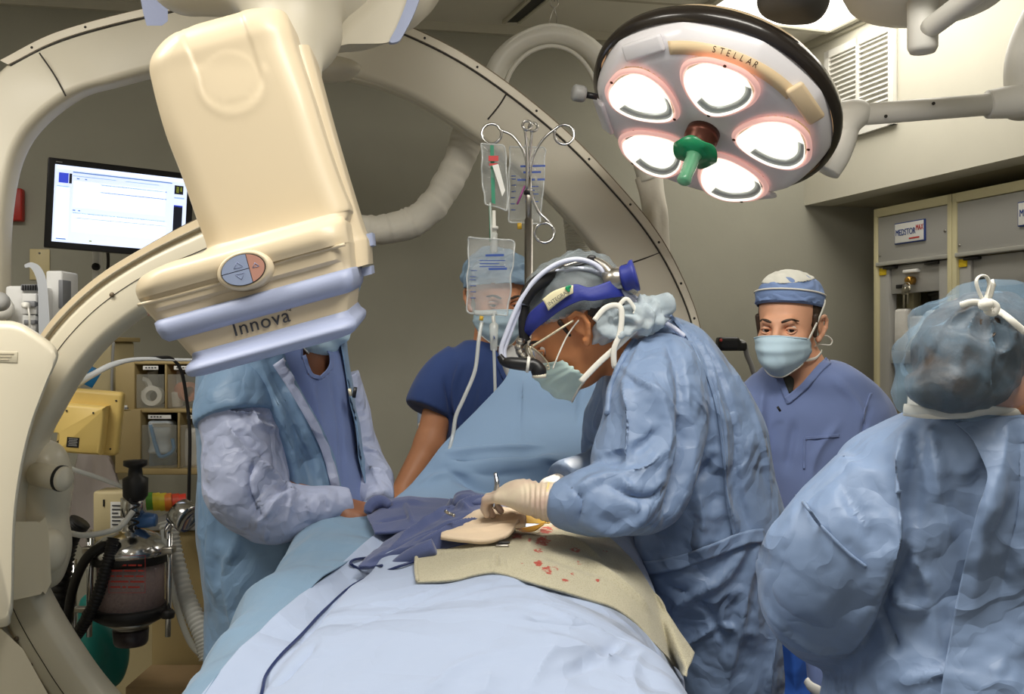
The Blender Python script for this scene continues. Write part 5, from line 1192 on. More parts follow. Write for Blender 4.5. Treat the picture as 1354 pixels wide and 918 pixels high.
def laid(name, rows, bvh, off, nu, nv, m, seed, amp, L, lines=(), t=.003, fine=.0008, Dfb=None, n=5, relax=0, **k):
    """cloth laid on a surface: photograph rows projected onto it, raised by off (a number or one per row)"""
    R = np.array([[(*q, Dfb or 0)[:3] for q in r] for r in rows], float); C = R.shape[1]; G = catmull([tuple(r.ravel()) for r in R], nu).reshape(nu, C, 3)
    G = np.stack([catmull([tuple(p) for p in g], nv) for g in G]); V = []
    offs = np.interp(np.linspace(0,1,nu), np.linspace(0,1,len(off)), off) if hasattr(off,'__len__') else [off]*nu
    last = 1.7
    for i in range(nu):
        for j in range(nv):
            p = on(bvh, G[i,j,0], G[i,j,1], offs[i], G[i,j,2] or last); last = p.y; V.append(tuple(p))
    V = np.array(V).reshape(nu, nv, 3)
    for _ in range(5):                                   # relax the drop onto what lies below
        W_ = V.copy(); W_[1:-1] = .5*V[1:-1]+.25*(V[2:]+V[:-2]); W_[:,1:-1] = .5*W_[:,1:-1]+.25*(W_[:,2:]+W_[:,:-2]); V = W_
    for _ in range(relax):                                # let the free end hang smoothly
        W_ = V.copy(); j0 = int(nv*.70); W_[1:-1,j0:-1] = .2*V[1:-1,j0:-1]+.2*(V[2:,j0:-1]+V[:-2,j0:-1]+V[1:-1,j0+1:]+V[1:-1,j0-1:-2]); W_[0,j0:-1] = .5*V[0,j0:-1]+.25*(V[0,j0+1:]+V[0,j0-1:-2]); W_[-1,j0:-1] = .5*V[-1,j0:-1]+.25*(V[-1,j0+1:]+V[-1,j0-1:-2]); V = W_
    V, Fc = facecam(V.reshape(-1,3), grid_faces(nu, nv))
    V, Fc = clothify(V, Fc, seed, amp, L, lines, fine=fine, n=n)
    o = mk(name, *shell(V, Fc, t), m, **k); return o, V, Fc
tw = [[(551,712,1.8),(580,704,1.82),(640,700,1.85),(700,697,1.87),(760,692,1.88),(800,706,1.84),(838,742,1.76),(876,800,1.64),(918,864,1.56)],
      [(549,730,1.7),(585,724,1.7),(650,716,1.72),(710,712,1.73),(765,716,1.73),(806,736,1.7),(842,776,1.66),(876,824,1.585),(914,876,1.53)],
      [(548,752,1.6),(590,748,1.6),(655,736,1.62),(715,740,1.62),(768,756,1.6),(810,776,1.58),(845,810,1.56),(874,848,1.53),(908,888,1.50)],
      [(550,769,1.54),(595,768,1.54),(657,757,1.55),(718,775,1.54),(772,790,1.53),(815,804,1.52),(850,830,1.515),(874,860,1.50),(903,896,1.48)]]
lines = [([(657,704),(658,758)],.006,-.004),([(651,706),(652,756)],.006,.003),([(664,706),(665,760)],.007,.004),([(560,735),(610,728),(650,730)],.012,-.003),([(690,700),(700,720),(690,740)],.02,.004),([(700,712),(760,715),(800,745)],.015,.004),([(770,735),(820,770),(860,810)],.02,.005),([(555,716),(640,709),(655,708)],.006,.003),([(720,735),(800,760)],.02,-.003)]
TB, tV, tF = laid('beige_towel', tw, bM, [.017,.017,.016,.013], 60, 200, M_towelb, 5, .003, .08, lines, .004, relax=60, label='beige stained towel draped across the front of the surgical opening', cat='towel')
st = np.zeros(len(TB.data.vertices)); pxs = [PX(v) for v in tV]
for (x, y, rx, ry, a) in ((722,701,7,4,1),(742,694,9,4,1.0),(717,716,8,5,.95),(684,709,6,3,1),(712,728,5,3,.9),(760,728,6,4,.85),(775,700,5,3,.85),(700,714,3,2,.9),(765,745,4,3,.8),(735,752,4,3,.8),(726,757,3,3,.85),(748,768,4,3,.8),(712,745,5,3,.95),(723,752,6,3,.95),(690,746,3,2,.8),(757,760,3,2,.85),(800,730,4,2,.8),(790,768,3,2,.8)):
    d = np.array([math.hypot((p[0]-x)/rx, (p[1]-y)/ry) for p in pxs]); st[:len(pxs)] = np.maximum(st[:len(pxs)], a*np.clip(1.7-.62*d, 0, 1.25))
at_ = TB.data.attributes.new('stain', 'FLOAT', 'POINT'); at_.data.foreach_set('value', st.astype(np.float32))
bT = bvh_of(np.vstack([tV, mV]), list(tF)+[tuple(i+len(tV) for i in f) for f in mF])
# stitched hem of the towel end, metal clip at the seam
q = [tuple(on(bT, x, y, .003)) for x, y in catmull([(553,714),(551,732),(550,752),(552,768)], 20)]
mk('hem', *tube(q, .0035, 6, n=30), M_towelb, TB)
c = on(bT, 664, 722, .006); CLP = empty('towel_clip', c, 'small metal clip pinching the beige towel at its seam', 'clip')
mk('jaw', *orient(*rbox((.022,.008,.005), Matrix.Translation(c), .0015)), M_steel, CLP); mk('jaw', *orient(*rbox((.02,.006,.004), Matrix.Translation(c+Vector((.003,.002,.005))), .0015)), M_black, CLP)

# navy towels gathered at the left
bS = bvh_of(np.vstack([mV, sV, cV]), list(mF)+[tuple(i+len(mV) for i in f) for f in sF]+[tuple(i+len(mV)+len(sV) for i in f) for f in cF])
nv1 = [[(488,676,2.02),(506,664,2.04),(530,657,2.05),(556,656,2.05),(584,658,2.04),(614,664,2.03)],[(485,682,1.95),(510,675,1.96),(540,670,1.97),(570,669,1.97),(598,672,1.96),(618,678,1.95)],[(490,691,1.90),(520,689,1.90),(546,685,1.90),(576,683,1.90),(602,684,1.89),(624,688,1.88)],[(495,704,1.86),(522,703,1.855),(548,699,1.85),(578,695,1.85),(604,694,1.85),(626,696,1.85)]]
lines = [([(500,672),(530,668),(560,664)],.02,.008),([(535,664),(545,690)],.008,.006),([(500,690),(540,684)],.01,-.004)]
NT, n1V, n1F = sheet('navy_towel', nv1, 40, 70, M_towel, 41, .004, .05, lines, .005, label='folded navy towel at the far left of the opening beside the blue gown', cat='towel')
mk('rolled_edge', *tube([P(486,678,1.96), P(490,669,1.97), P(498,664,1.98), P(508,664,1.98), P(516,669,1.97)], [.008,.012,.014,.012,.007], 12, n=30), M_towel, NT)
nv2 = [[(556,690,1.93),(590,668,1.92),(612,660,1.91),(634,656,1.90),(652,660,1.88),(670,668,1.86)],[(528,704,1.86),(562,688,1.85),(592,675,1.84),(620,669,1.83),(645,673,1.82),(664,682,1.81)],[(502,722,1.79),(536,709,1.78),(570,697,1.77),(604,688,1.765),(630,688,1.76),(654,694,1.755)],[(484,738,1.73),(520,727,1.715),(556,716,1.705),(590,708,1.70),(620,704,1.70),(647,703,1.70)],[(474,748,1.70),(508,750,1.685),(540,745,1.67),(566,737,1.665),(600,722,1.67),(640,712,1.68)]]
lines = [([(520,722),(570,690),(600,670)],.012,.010),([(500,735),(560,705),(620,680)],.010,-.008),([(540,735),(600,700),(640,690)],.012,.009),([(570,676),(600,666),(620,674)],.012,.008),([(550,715),(600,688)],.008,-.008),([(600,672),(640,664),(650,680)],.014,.010),([(490,742),(560,722)],.008,.006)]
N2, n2V, n2F = sheet('navy_towel', nv2, 80, 100, M_towel, 47, .006, .05, lines, .005, label='crumpled navy towel bunched up left of the beige towel', cat='towel')
mk('corner_fold', *fuse([tube([P(512,752,1.67), P(530,743,1.665), P(552,733,1.66), P(575,723,1.66)], [.004,.012,.016,.016], 12, n=20)], .004, 3), M_towel, N2)
c = P(627,664,1.86); V, Fc = sdf_mesh([('ell', tuple(c), (.036,.03,.02), .01), ('cap', tuple(P(612,672,1.86)), tuple(P(640,668,1.84)), .014,.012,.01), ('cap', tuple(P(606,660,1.88)), tuple(P(622,655,1.88)), .008,.010,.01)], .004)
V = V+normals(V,Fc)*crumple(V, .010, .05, 61)[:,None]; mk('navy_towel', V, Fc, M_towel, label='small wad of navy towel left of the gloved hand', cat='towel')
# peach sponges
sp1 = [[(602,690,1.80),(630,674,1.80),(660,670,1.80),(692,675,1.79)],[(600,698,1.74),(630,688,1.74),(664,684,1.74),(696,684,1.735)],[(603,707,1.70),(634,701,1.695),(668,696,1.69),(694,693,1.69)]]
S1, s1V, s1F = sheet('laparotomy_sponge', sp1, 30, 50, M_sponge, 71, .003, .04, [([(605,700),(650,685),(690,682)],.008,.004)], .006, label='upper peach sponge pad lying under the gloved hand', cat='sponge')
sp2 = [[(588,702,1.72),(620,694,1.715),(650,690,1.71),(686,686,1.70)],[(584,705,1.69),(615,702,1.685),(650,701,1.68),(678,699,1.68)],[(583,707,1.665),(612,711,1.65),(642,713,1.645),(666,706,1.65)]]
S2, s2V, s2F = sheet('laparotomy_sponge', sp2, 26, 44, M_sponge, 75, .003, .04, [([(590,704),(640,700),(676,694)],.01,.004)], .008, label='lower peach sponge pad folded over the beige towel', cat='sponge')
M_blood = mat('blood_red', (150,40,32), .5, bump=(60,.05))
# amber film standing up beside the opening
fl = [[(683,662,1.80),(696,668,1.79),(712,678,1.78),(728,687,1.77)],[(680,676,1.79),(694,681,1.78),(711,687,1.77),(728,690,1.765)],[(676,692,1.78),(692,692,1.77),(710,692,1.765),(726,692,1.76)]]
V, Fc = facecam(*patch(fl, 24, 30)); V = V+normals(V,Fc)*crumple(V,.004,.04,81)[:,None]; mk('incise_film', *shell(V, Fc, .0012), M_film, label='upright amber adhesive film beside the wrist of the glove', cat='film')
fl2 = [[(672,694,1.76),(690,698,1.755),(710,694,1.75),(722,690,1.75)],[(676,697,1.74),(692,701,1.735),(708,699,1.73),(718,694,1.735)],[(682,699,1.72),(694,703,1.715),(706,702,1.715),(714,697,1.72)]]
V, Fc = facecam(*patch(fl2, 20, 26)); mk('incise_film', *shell(V, Fc, .0012), mat('film_ochre', (206,150,46), .3, bump=(40,.2), var=.06), label='ochre film lining the lower rim of the opening', cat='film')
# pale instrument loop
mk('vessel_loop', *tube([P(643,668,1.765), P(645,658,1.765), P(652,652,1.765), P(659,658,1.765), P(659,670,1.76)], .0024, 8, n=40), mat('loop_ivory', (236,222,180), .4, bump=(60,.03)), label='pale loop standing up in front of the gloved fingers', cat='loop')
for q_, lb in (((601,682),'small steel clamp at the edge of the peach sponge'),((514,698),'small steel clip on the folded navy towel')):
    c = on(bT, *q_, .04); mk('towel_clip', *tube([c, c+Vector((-.010,.004,.003)), c+Vector((-.016,0,.008))], .003, 8, n=12), M_steel, label=lb, cat='clip')
# dark blue cable over the drape
cb = [(650,714),(600,722),(545,738),(505,748),(478,752),(464,746),(470,740),(500,736),(560,726),(575,724)]
cb2 = [(590,722),(560,738),(520,752),(470,772),(430,806),(400,838),(372,866),(352,893),(345,920),(320,990)]
M_cbl = mat('cable_navy', (26,40,84), .4, bump=(60,.03))
q1 = [on(bM, x, y, .012) for x, y in cb]; q2 = [on(bM, x, y, .006, 1.3) for x, y in cb2]
CB = mk('diathermy_cable', *tube(q2, .0024, 8, n=140), M_cbl, label='thin dark blue cable curving down over the light blue drape', cat='cable')
mk('loop', *tube(q1[3:], .0024, 8, n=80), M_cbl, CB)
# ================================================================ people
M_gown = mat('gown_blue', (116,138,172), .52, bump=(300,.06,.001), var=.02, vscale=4, sheen=.12, crink=(11,.9)); M_gownw = mat('gown_sleeve_pale', (164,173,202), .52, bump=(300,.06,.001), var=.02, sheen=.12, crink=(13,.9)); M_gownt = mat('gown_teal_blue', (112,142,174), .52, bump=(300,.06,.001), var=.02, sheen=.12, crink=(9,.8))
M_scrub = mat('scrub_periwinkle', (112,130,178), .85, bump=(500,.12,.001), var=.02, sheen=.2); M_navy = mat('scrub_navy', (50,74,132), .85, bump=(500,.12,.001), var=.03, sheen=.2)
M_skin_t = mat('skin_tan', (214,142,92), .5, var=.06, vscale=25, bump=(160,.05,.001), sss=.06); M_skin_l = mat('skin_light', (222,166,134), .5, var=.05, vscale=25, bump=(160,.05,.001), sss=.06); M_skin_d = mat('skin_dark', (92,62,46), .5, var=.06, vscale=25, bump=(160,.05,.001)); M_skin_m = mat('skin_mid', (204,142,104), .5, var=.05, vscale=25, bump=(160,.05,.001), sss=.06)
M_hair = mat('hair_black', (30,24,20), .45, bump=(260,.5,.002), c2=(54,42,32), vscale=90); M_hairb = mat('hair_brown', (72,54,40), .5, bump=(200,.5,.002), c2=(44,34,26), vscale=60)
M_maskb = mat('mask_blue', (186,212,228), .75, bump=(300,.08,.001), var=.015); M_maskg = mat('mask_green', (204,230,224), .75, bump=(300,.08,.001), var=.015); M_strap = mat('strap_white', (232,230,220), .8, bump=(300,.1,.001)); M_capb = mat('cap_blue', (124,148,194), .85, bump=(300,.1,.001), var=.03)
M_net = mat('bouffant_net', (158,170,176), .7, alpha=.42, bump=(60,.35,.004), var=.08, vscale=30); M_net2 = mat('bouffant_blue', (150,178,204), .7, alpha=.86, bump=(60,.3,.004), var=.05, vscale=20); M_netn = mat('bouffant_sheer', (140,172,198), .7, alpha=.26, bump=(50,.3,.004), var=.05, vscale=24)
M_glove = mat('glove_latex', (226,214,186), .42, bump=(70,.12), c2=(208,180,164), vscale=18); M_gcuff = mat('glove_cuff', (230,212,140), .4, bump=(60,.1))
M_eyew = mat('eye_white', (226,220,212), .25, bump=(60,.01)); M_iris = mat('iris_dark', (44,32,26), .15, bump=(60,.01)); M_band = mat('headband_navy', (40,52,140), .5, bump=(220,.1)); M_fib = mat('fibre_white', (214,220,240), .35, bump=(60,.02)); M_gold = mat('frame_gold', (216,206,178), .3, .5, bump=(60,.02)); M_lens = mat('lens', (220,224,220), .04, alpha=.16, spec=.8, bump=(30,.01)); M_shoe = mat('shoe_cover', (110,140,190), .7, bump=(60,.2)); M_shirt = mat('undershirt_white', (222,222,220), .85, bump=(300,.1,.001)); M_shirtd = mat('undershirt_grey', (70,74,70), .85, bump=(300,.1,.001))
def headframe(c, fwd, up=(0,0,1), s=1.0):
    f = Vector(fwd).normalized(); z = Vector(up); z = (z-f*z.dot(f)).normalized(); y = -f; x = y.cross(z)
    R = Matrix((x, y, z)).transposed(); M = (R*s).to_4x4(); M.translation = Vector(c); return M, np.array(R)
def hp(M, p): return tuple(M@Vector(p))
def head_prims(M, R, s, ears=True, neck=None):
    E_ = lambda c, r, k=.012: ('ell', hp(M,c), tuple(np.array(r)*s), k*s, R)
    C_ = lambda a, b, ra, rb, k=.01: ('cap', hp(M,a), hp(M,b), ra*s, rb*s, k*s)
    p = [E_((0,.012,.035),(.076,.097,.086)), E_((0,-.032,-.03),(.062,.066,.085),.02), E_((0,-.045,-.085),(.046,.046,.032),.02), C_((-.03,-.086,.012),(.03,-.086,.012),.012,.012,.012),
         C_((0,-.092,.0),(0,-.113,-.04),.0085,.012,.012), E_((.012,-.1,-.046),(.009,.012,.008),.006), E_((-.012,-.1,-.046),(.009,.012,.008),.006),
         E_((.037,-.06,-.035),(.024,.022,.022),.015), E_((-.037,-.06,-.035),(.024,.022,.022),.015), C_((-.018,-.092,-.075),(.018,-.092,-.075),.008,.008,.01), E_((0,-.088,-.105),(.02,.018,.016),.012),
         ('cut', hp(M,(.032,-.1,-.0085)), tuple(np.array((.02,.024,.012))*s), .005*s, R), ('cut', hp(M,(-.032,-.1,-.0085)), tuple(np.array((.02,.024,.012))*s), .005*s, R)]
    if ears:
        for sd in (1,-1):
            e = [(.074,.0,.006),(.083,.004,.016),(.088,.018,.018),(.09,.028,.006),(.088,.027,-.012),(.082,.016,-.030),(.076,.006,-.042),(.072,.0,-.04)]
            for a, b in zip(e, e[1:]): p.append(C_((a[0]*sd,a[1],a[2]),(b[0]*sd,b[1],b[2]),.0052,.0052,.002))
            p.append(E_((.077*sd,.012,-.008),(.005,.015,.022),.004)); p.append(C_((.078*sd,.004,-.036),(.076*sd,.002,-.044),.007,.006,.003)); p.append(C_((.08*sd,.018,.008),(.08*sd,.019,-.016),.004,.004,.003))
    return p
def hand_prims(w, d, n, curl=(.5,.7,.5), s=1.0, thumb=1, spread=.008, fc=None):
    d = Vector(d).normalized(); n = Vector(n); n = (n-d*n.dot(d)).normalized(); l = d.cross(n); w = Vector(w); p = []
    for i, (o, ln) in enumerate(((-.030,.07),(-.010,.082),(.010,.078),(.029,.062))):
        a = w+l*o*.55*s; b = w+d*(.088-.006*abs(i-1.3))*s+l*o*s; p.append(('cap', tuple(a), tuple(b), .015*s, .0115*s, .012*s))
        cc = fc[i] if fc else curl; q = b; an = 0
        for j, fr in enumerate((.48,.3,.22)):
            an += cc[j]; dd = d*math.cos(an)-n*math.sin(an)+l*(o*spread*20); e = q+dd.normalized()*ln*fr*s
            p.append(('cap', tuple(q), tuple(e), (.0098-.0008*j)*s, (.009-.0008*j)*s, .004*s)); q = e
    t0 = w+d*.025*s+l*thumb*-.022*s-n*.004*s; t1 = t0+(d*.6+l*thumb*-.65-n*.45).normalized()*.042*s; t2 = t1+(d*.8+l*thumb*-.1-n*.55).normalized()*.032*s; t3 = t2+(d*.8+l*thumb*.25-n*.5).normalized()*.026*s
    p += [('cap', tuple(t0), tuple(t1), .016*s, .012*s, .012*s), ('cap', tuple(t1), tuple(t2), .011*s, .0098*s, .004*s), ('cap', tuple(t2), tuple(t3), .0098*s, .0085*s, .004*s)]
    return p
def limb(a, b, c, r0, r1, r2, k=.02): return [('cap', tuple(a), tuple(b), r0, r1, k), ('cap', tuple(b), tuple(c), r1, r2, k)]
def person(label, skin, M, R, s, neck, chest, pelvis, arms, legs, h=.005, hands=True, group=None):
    """one continuous body: head, neck, trunk, arms with hands, legs with feet"""
    p = head_prims(M, R, s)
    p += [('cap', hp(M,(0,.022,-.055)), tuple(neck), .056*s, .058, .02), ('cap', tuple(neck), tuple(chest), .05, .1, .04), ('cap', tuple(chest), tuple(pelvis), .10, .11, .05)]
    for sh, el, wr_, hd, hn, cu, th_ in arms:
        p += [('cap', tuple(chest+(Vector(sh)-chest)*.3+Vector((0,0,.04))), tuple(sh), .06, .046, .04)]+limb(sh, el, wr_, .047, .04, .026)
        if hands: p += hand_prims(wr_, hd, hn, cu, 1.0, th_)
    for hip, kn_, an_, toe in legs:
        p += limb(hip, kn_, an_, .085, .058, .04, .03)+[('cap', tuple(an_), tuple(toe), .04, .034, .03)]
    V, Fc = sdf_mesh(p, h)
    b = (Vector(legs[0][2])+Vector(legs[1][2]))/2; b.z = 0
    return mk('person', V, Fc, skin, base=b, label=label, cat='person', group=group)
def eyes(M, s, par, gaze=(0,-1,0)):
    for sd in (1,-1):
        c = Vector((.032*sd,-.0765,-.0085)); g = Vector(gaze).normalized(); Mt = frame((0,0,0), g)
        e = mk('eye', *orient(*sdfless_sphere(M, c, .0118)), M_eyew, par)
        V, Fc = lathe([(.0062*math.sin(t)/math.sin(1) if False else .0123*math.sin(t), .0123*math.cos(t)) for t in (0.0001,.15,.3,.45,.52)], Mt, 16, cap=False); mk('iris', *orient(xf(M, V+np.array(c)), Fc), M_iris, e)
def sdfless_sphere(M, c, r):
    V, Fc = lathe([(r*math.sin(t), r*math.cos(t)) for t in np.linspace(.01, math.pi-.01, 12)], None, 16); return xf(M, V+np.array(c)), Fc
def lids(M, par, m):
    for sd in (1,-1):
        up = [(.0185,-.081,-.010),(.024,-.0875,-.0055),(.032,-.0908,-.0042),(.040,-.0878,-.0052),(.0465,-.079,-.009)]; lo = [(.0185,-.081,-.010),(.025,-.0868,-.0165),(.033,-.0885,-.018),(.041,-.0855,-.0155),(.0465,-.079,-.009)]
        mk('eyelid', *tube([M@Vector((x*sd,y,z)) for x, y, z in up], [.002,.003,.0034,.003,.002], 8, n=24), m, par); mk('eyelid', *tube([M@Vector((x*sd,y,z)) for x, y, z in lo], [.0016,.0022,.0024,.0022,.0016], 8, n=24), m, par)
def brows(M, par, m):
    for sd in (1,-1):
        mk('eyebrow', *tube([M@Vector((x*sd,y,z)) for x, y, z in ((.013,-.098,.011),(.025,-.096,.015),(.037,-.0895,.0165),(.05,-.076,.012))], [.003,.0048,.0044,.002], 8, n=20, flat=(.8,1)), m, par)
def mask(M, par, m, prof=None, half=66, top=.004, duck=0, fold=3, seed=1, name='face_mask', edge=None, xw0=.076):
    """surgical mask: centre-line profile (y,z), swept round to the cheeks"""
    prof = prof or [(-.117,-.018),(-.130,-.033),(-.132,-.052),(-.127,-.075),(-.118,-.102),(-.095,-.127)]
    edge = edge or [(-.05,-.034),(-.044,-.045),(-.038,-.058),(-.034,-.07),(-.032,-.084),(-.034,-.098)]
    nu, nv = 44, 60; Pc = catmull(prof, nu); Ed = catmull(edge, nu); V = []
    for i in range(nu):
        for j in range(nv):
            t = (j/(nv-1)*2-1); w = abs(t); k = math.cos(t*math.pi/2)**(.72)
            xw = (xw0 if i < nu*.5 else xw0-.018*((i/nu-.5)/.5)**1.5)
            y = Ed[i][0]+(Pc[i][0]-Ed[i][0])*k; z = Ed[i][1]+(Pc[i][1]-Ed[i][1])*(1-w**1.7)
            x = xw*math.copysign(w**.8, t)
            V.append((x,y,z))
    V = np.array(V); Fc = grid_faces(nu, nv); ii = np.repeat(np.arange(nu)/(nu-1), nv)
    V[:,1] -= .0022*np.sin(ii*math.pi*2*fold)*(np.abs(np.sin(ii*math.pi)))
    W_ = xf(M, V); W_, Fc = facecam_dir(W_, Fc, M); W_ = W_+normals(W_, Fc)*(crumple(W_, .0016, .04, seed, n=4))[:,None]
    o = mk(name, *shell(W_, Fc, .0014), m, par)
    for i in (0, nu-1):
        q = W_[i*nv:(i+1)*nv]; mk('mask_hem', *tube([tuple(p) for p in q[::3]], .0022, 6, n=60), M_strap if i else m, o)
    return o, W_, nu, nv
def facecam_dir(V, Fc, M):
    N = normals(V, Fc); c = np.array(M.translation); s = (N*(V-c)).sum(1).mean()
    return (V, Fc) if s > 0 else (V, [tuple(f[::-1]) for f in Fc])
def ribbon(name, pts, w, m, par, t=.35, n=None, r=None):
    return mk(name, *tube(pts, w, 8, n=n or len(pts)*8, flat=(1,t)), m, par)
def trim_mesh(V, Fc, keep):
    """keep faces whose vertices all pass"""
    F2 = [f for f in Fc if all(keep[i] for i in f)]; used = sorted({i for f in F2 for i in f}); mp_ = {i: k for k, i in enumerate(used)}
    return V[used], [tuple(mp_[i] for i in f) for f in F2]
def inpoly(V, poly, near=None):
    px = 677+V[:,0]/V[:,1]*F; py = 459-(V[:,2]-ZC)/V[:,1]*F; r = inside(px, py, poly)
    return r if near is None else r & (V[:,1] < near)
def cap_shell(M, R, s, c, r, plane, h=.004, extra=(), seed=3, amp=.004, L=.04):
    V, Fc = sdf_mesh([('ell', hp(M,c), tuple(np.array(r)*s), .02, R)]+list(extra), h)
    V = V+normals(V, Fc)*(crumple(V, amp, L, seed, n=5))[:,None]
    Q = (V-np.array(M.translation))@R/s; return trim_mesh(V, Fc, plane(Q))
def tuck(V, net, gap=.004):
    """keep hair just inside the net that holds it"""
    b = bvh_of(*net); out = []
    for v in V:
        l, n, i, d = b.find_nearest(Vector(v))
        if l is not None and (Vector(v)-l).dot(n) > -gap: v = l-n*gap
        out.append(tuple(v))
    return np.array(out)
legs_at = lambda x, y, dx=.1, hz=.9: [((x-dx,y,hz),(x-dx,y-.01,.5),(x-dx,y+.02,.09),(x-dx,y-.14,.045)), ((x+dx,y,hz),(x+dx,y-.01,.5),(x+dx,y+.02,.09),(x+dx,y-.14,.045))]
def trousers(x, y, m, par, dx=.1, hz=.95):
    q = [tube([(x+sd*dx*.75,y,hz),(x+sd*dx,y-.01,.5),(x+sd*dx,y+.02,.12)], [.115,.09,.075], 20, n=30) for sd in (1,-1)]
    V, Fc = fuse(q+[sdf_mesh([('ell',(x,y,hz),(.17,.125,.12),.02)], .015)], .012, 4); V, Fc = clothify(V, Fc, 77, .006, .1); mk('trousers', V, Fc, m, par)
    for sd in (1,-1): mk('shoe', *sdf_mesh([('cap',(x+sd*dx,y+.03,.05),(x+sd*dx,y-.15,.045),.048,.042,.02)], .008), M_shoe, par)

# ---------------------------------------------------------------- the operating surgeon (profile, right of the table)
SD = 1.86
Ms, Rs = headframe(P(762,428,SD), (-.82,.16,-.55), (-.5,0,.85), .94)
neckb = P(842,462,1.88); chest = P(890,560,1.92); pelv = P(935,800,1.95)
sh_n, el_n, wr_n = P(868,520,1.80), P(846,650,1.69), P(728,664,1.665); sh_f, el_f, wr_f = P(836,520,2.02), P(804,630,2.05), P(746,643,1.965)
lg = legs_at(.40, 1.95)
SU = person('surgeon bent over the table wearing a headlamp, sheer hair net and blue gown', M_skin_t, Ms, Rs, .94, neckb, chest, pelv,
   [(sh_n, el_n, wr_n, (-.8,.45,.2), (0,-.5,.85), (.3,.3,.2), 1), (sh_f, el_f, wr_f, (-.9,-.2,-.2), (0,.2,.95), (.4,.4,.3), -1)], lg, .004, hands=False)
eyes(Ms, .94, SU, (-.1,-1,-.5)); brows(Ms, SU, M_hair); lids(Ms, SU, M_skin_t)
# gown: trunk + sleeves as one surface
rows = [(866,892,418,1.90,.05),(838,922,434,1.90,.085),(818,945,458,1.90,.115),(806,962,482,1.90,.135),(800,980,512,1.90,.15),(801,1000,550,1.90,.155),(812,1016,600,1.90,.16),(824,1030,650,1.91,.165),(830,1038,700,1.92,.17),(836,1039,760,1.93,.175),(850,1037,830,1.94,.18),(862,1036,918,1.95,.185),(868,1038,1080,1.95,.19),(872,1040,1330,1.95,.19)]
tr = loft(rings_interp(rows, 90, 48, 2.2))
sln = tube([P(884,478,1.84),P(872,520,1.78),P(864,565,1.735),P(852,620,1.70),P(838,650,1.675),P(800,662,1.66),P(768,664,1.655),P(744,664,1.655),P(732,664,1.66)], [.075,.088,.094,.090,.080,.066,.055,.044,.034], 28, n=80)
slf = tube([P(850,480,1.98),P(836,530,2.02),P(816,590,2.06),P(802,622,2.03),P(772,632,2.0),P(742,642,1.96)], [.08,.085,.075,.056,.046,.038], 24, n=50)
V, Fc = fuse([tr, sln, slf], .0052, 8)
lines = [([(822,478),(800,520),(790,560),(800,590)],.012,.005),([(820,480),(840,500),(870,520),(905,545)],.010,.005),([(826,500),(830,560),(828,620)],.022,.010),([(905,545),(912,590),(900,640),(880,690)],.026,-.022),([(860,500),(885,560),(880,620)],.03,.010),
  ([(800,640),(850,660),(890,640)],.016,-.008),([(760,650),(800,630),(850,620),(880,590)],.016,.008),([(775,690),(815,700),(850,680),(875,640)],.018,.010),([(750,640),(770,660),(765,690)],.010,-.006),([(790,610),(830,600),(870,570)],.014,-.007),([(800,620),(830,640),(845,690)],.012,.007),
  ([(890,420),(930,470),(955,560),(960,650),(975,700)],.014,.009),([(905,430),(948,480),(972,560),(975,640),(990,700)],.012,-.007),([(960,470),(1000,560),(1020,650)],.016,.006),([(915,620),(930,680),(925,740)],.03,.008),([(880,700),(920,640),(950,600)],.016,-.006),
  ([(990,710),(960,760),(900,800),(890,850)],.016,.008),([(1000,715),(985,790),(960,918)],.018,.009),([(880,770),(930,800),(960,850)],.016,-.007),([(1010,720),(1025,800),(1020,918)],.014,.008),([(900,860),(950,830),(1000,840)],.014,.006),([(860,430),(845,470),(830,500)],.012,.005),([(875,440),(900,500),(905,545)],.018,-.008)]
V, Fc = clothify(V, Fc, 101, .0085, .12, lines, fine=.0022, n=6)
GN = mk('gown', V, Fc, M_gown, SU)
bG = bvh_of(V, Fc)
LASTD = [1.9]
def ong(b, px, py, off=.006, D=None):
    h = cast(b, px, py)
    if h is None: return P(px, py, LASTD[0])
    LASTD[0] = h.y
    return h+(Vector((0,0,ZC))-h).normalized()*off
def belt(name, pts, wpx, b, m, par, off=.008, n=40):
    q = catmull(pts, n); T = np.gradient(q, axis=0); T /= np.linalg.norm(T, axis=1)[:,None]; Nn = np.stack([-T[:,1], T[:,0]], 1)
    V = []
    for s_ in np.linspace(-1, 1, 6):
        for p, nn in zip(q, Nn): V.append(tuple(ong(b, *(p+nn*wpx*s_), off)))
    V, Fc = facecam(np.array(V), grid_faces(6, n)); V = V+normals(V,Fc)*crumple(V, .002, .03, 5)[:,None]; return mk(name, *shell(V, Fc, .002), m, par)
belt('gown_belt', [(842,752),(870,750),(905,742),(945,728),(985,712),(1012,708)], 9, bG, M_gown, GN)
mk('neck_hem', *tube([ong(bG, x, y, .004) for x, y in ((803,548),(806,520),(814,495),(826,470),(842,446),(862,424),(886,414))], .006, 8, n=50), M_gown, GN)
belt('overlap_edge', [(888,418),(920,460),(944,520),(956,590),(962,660),(972,712)], 2.2, bG, M_gown, GN, .004)
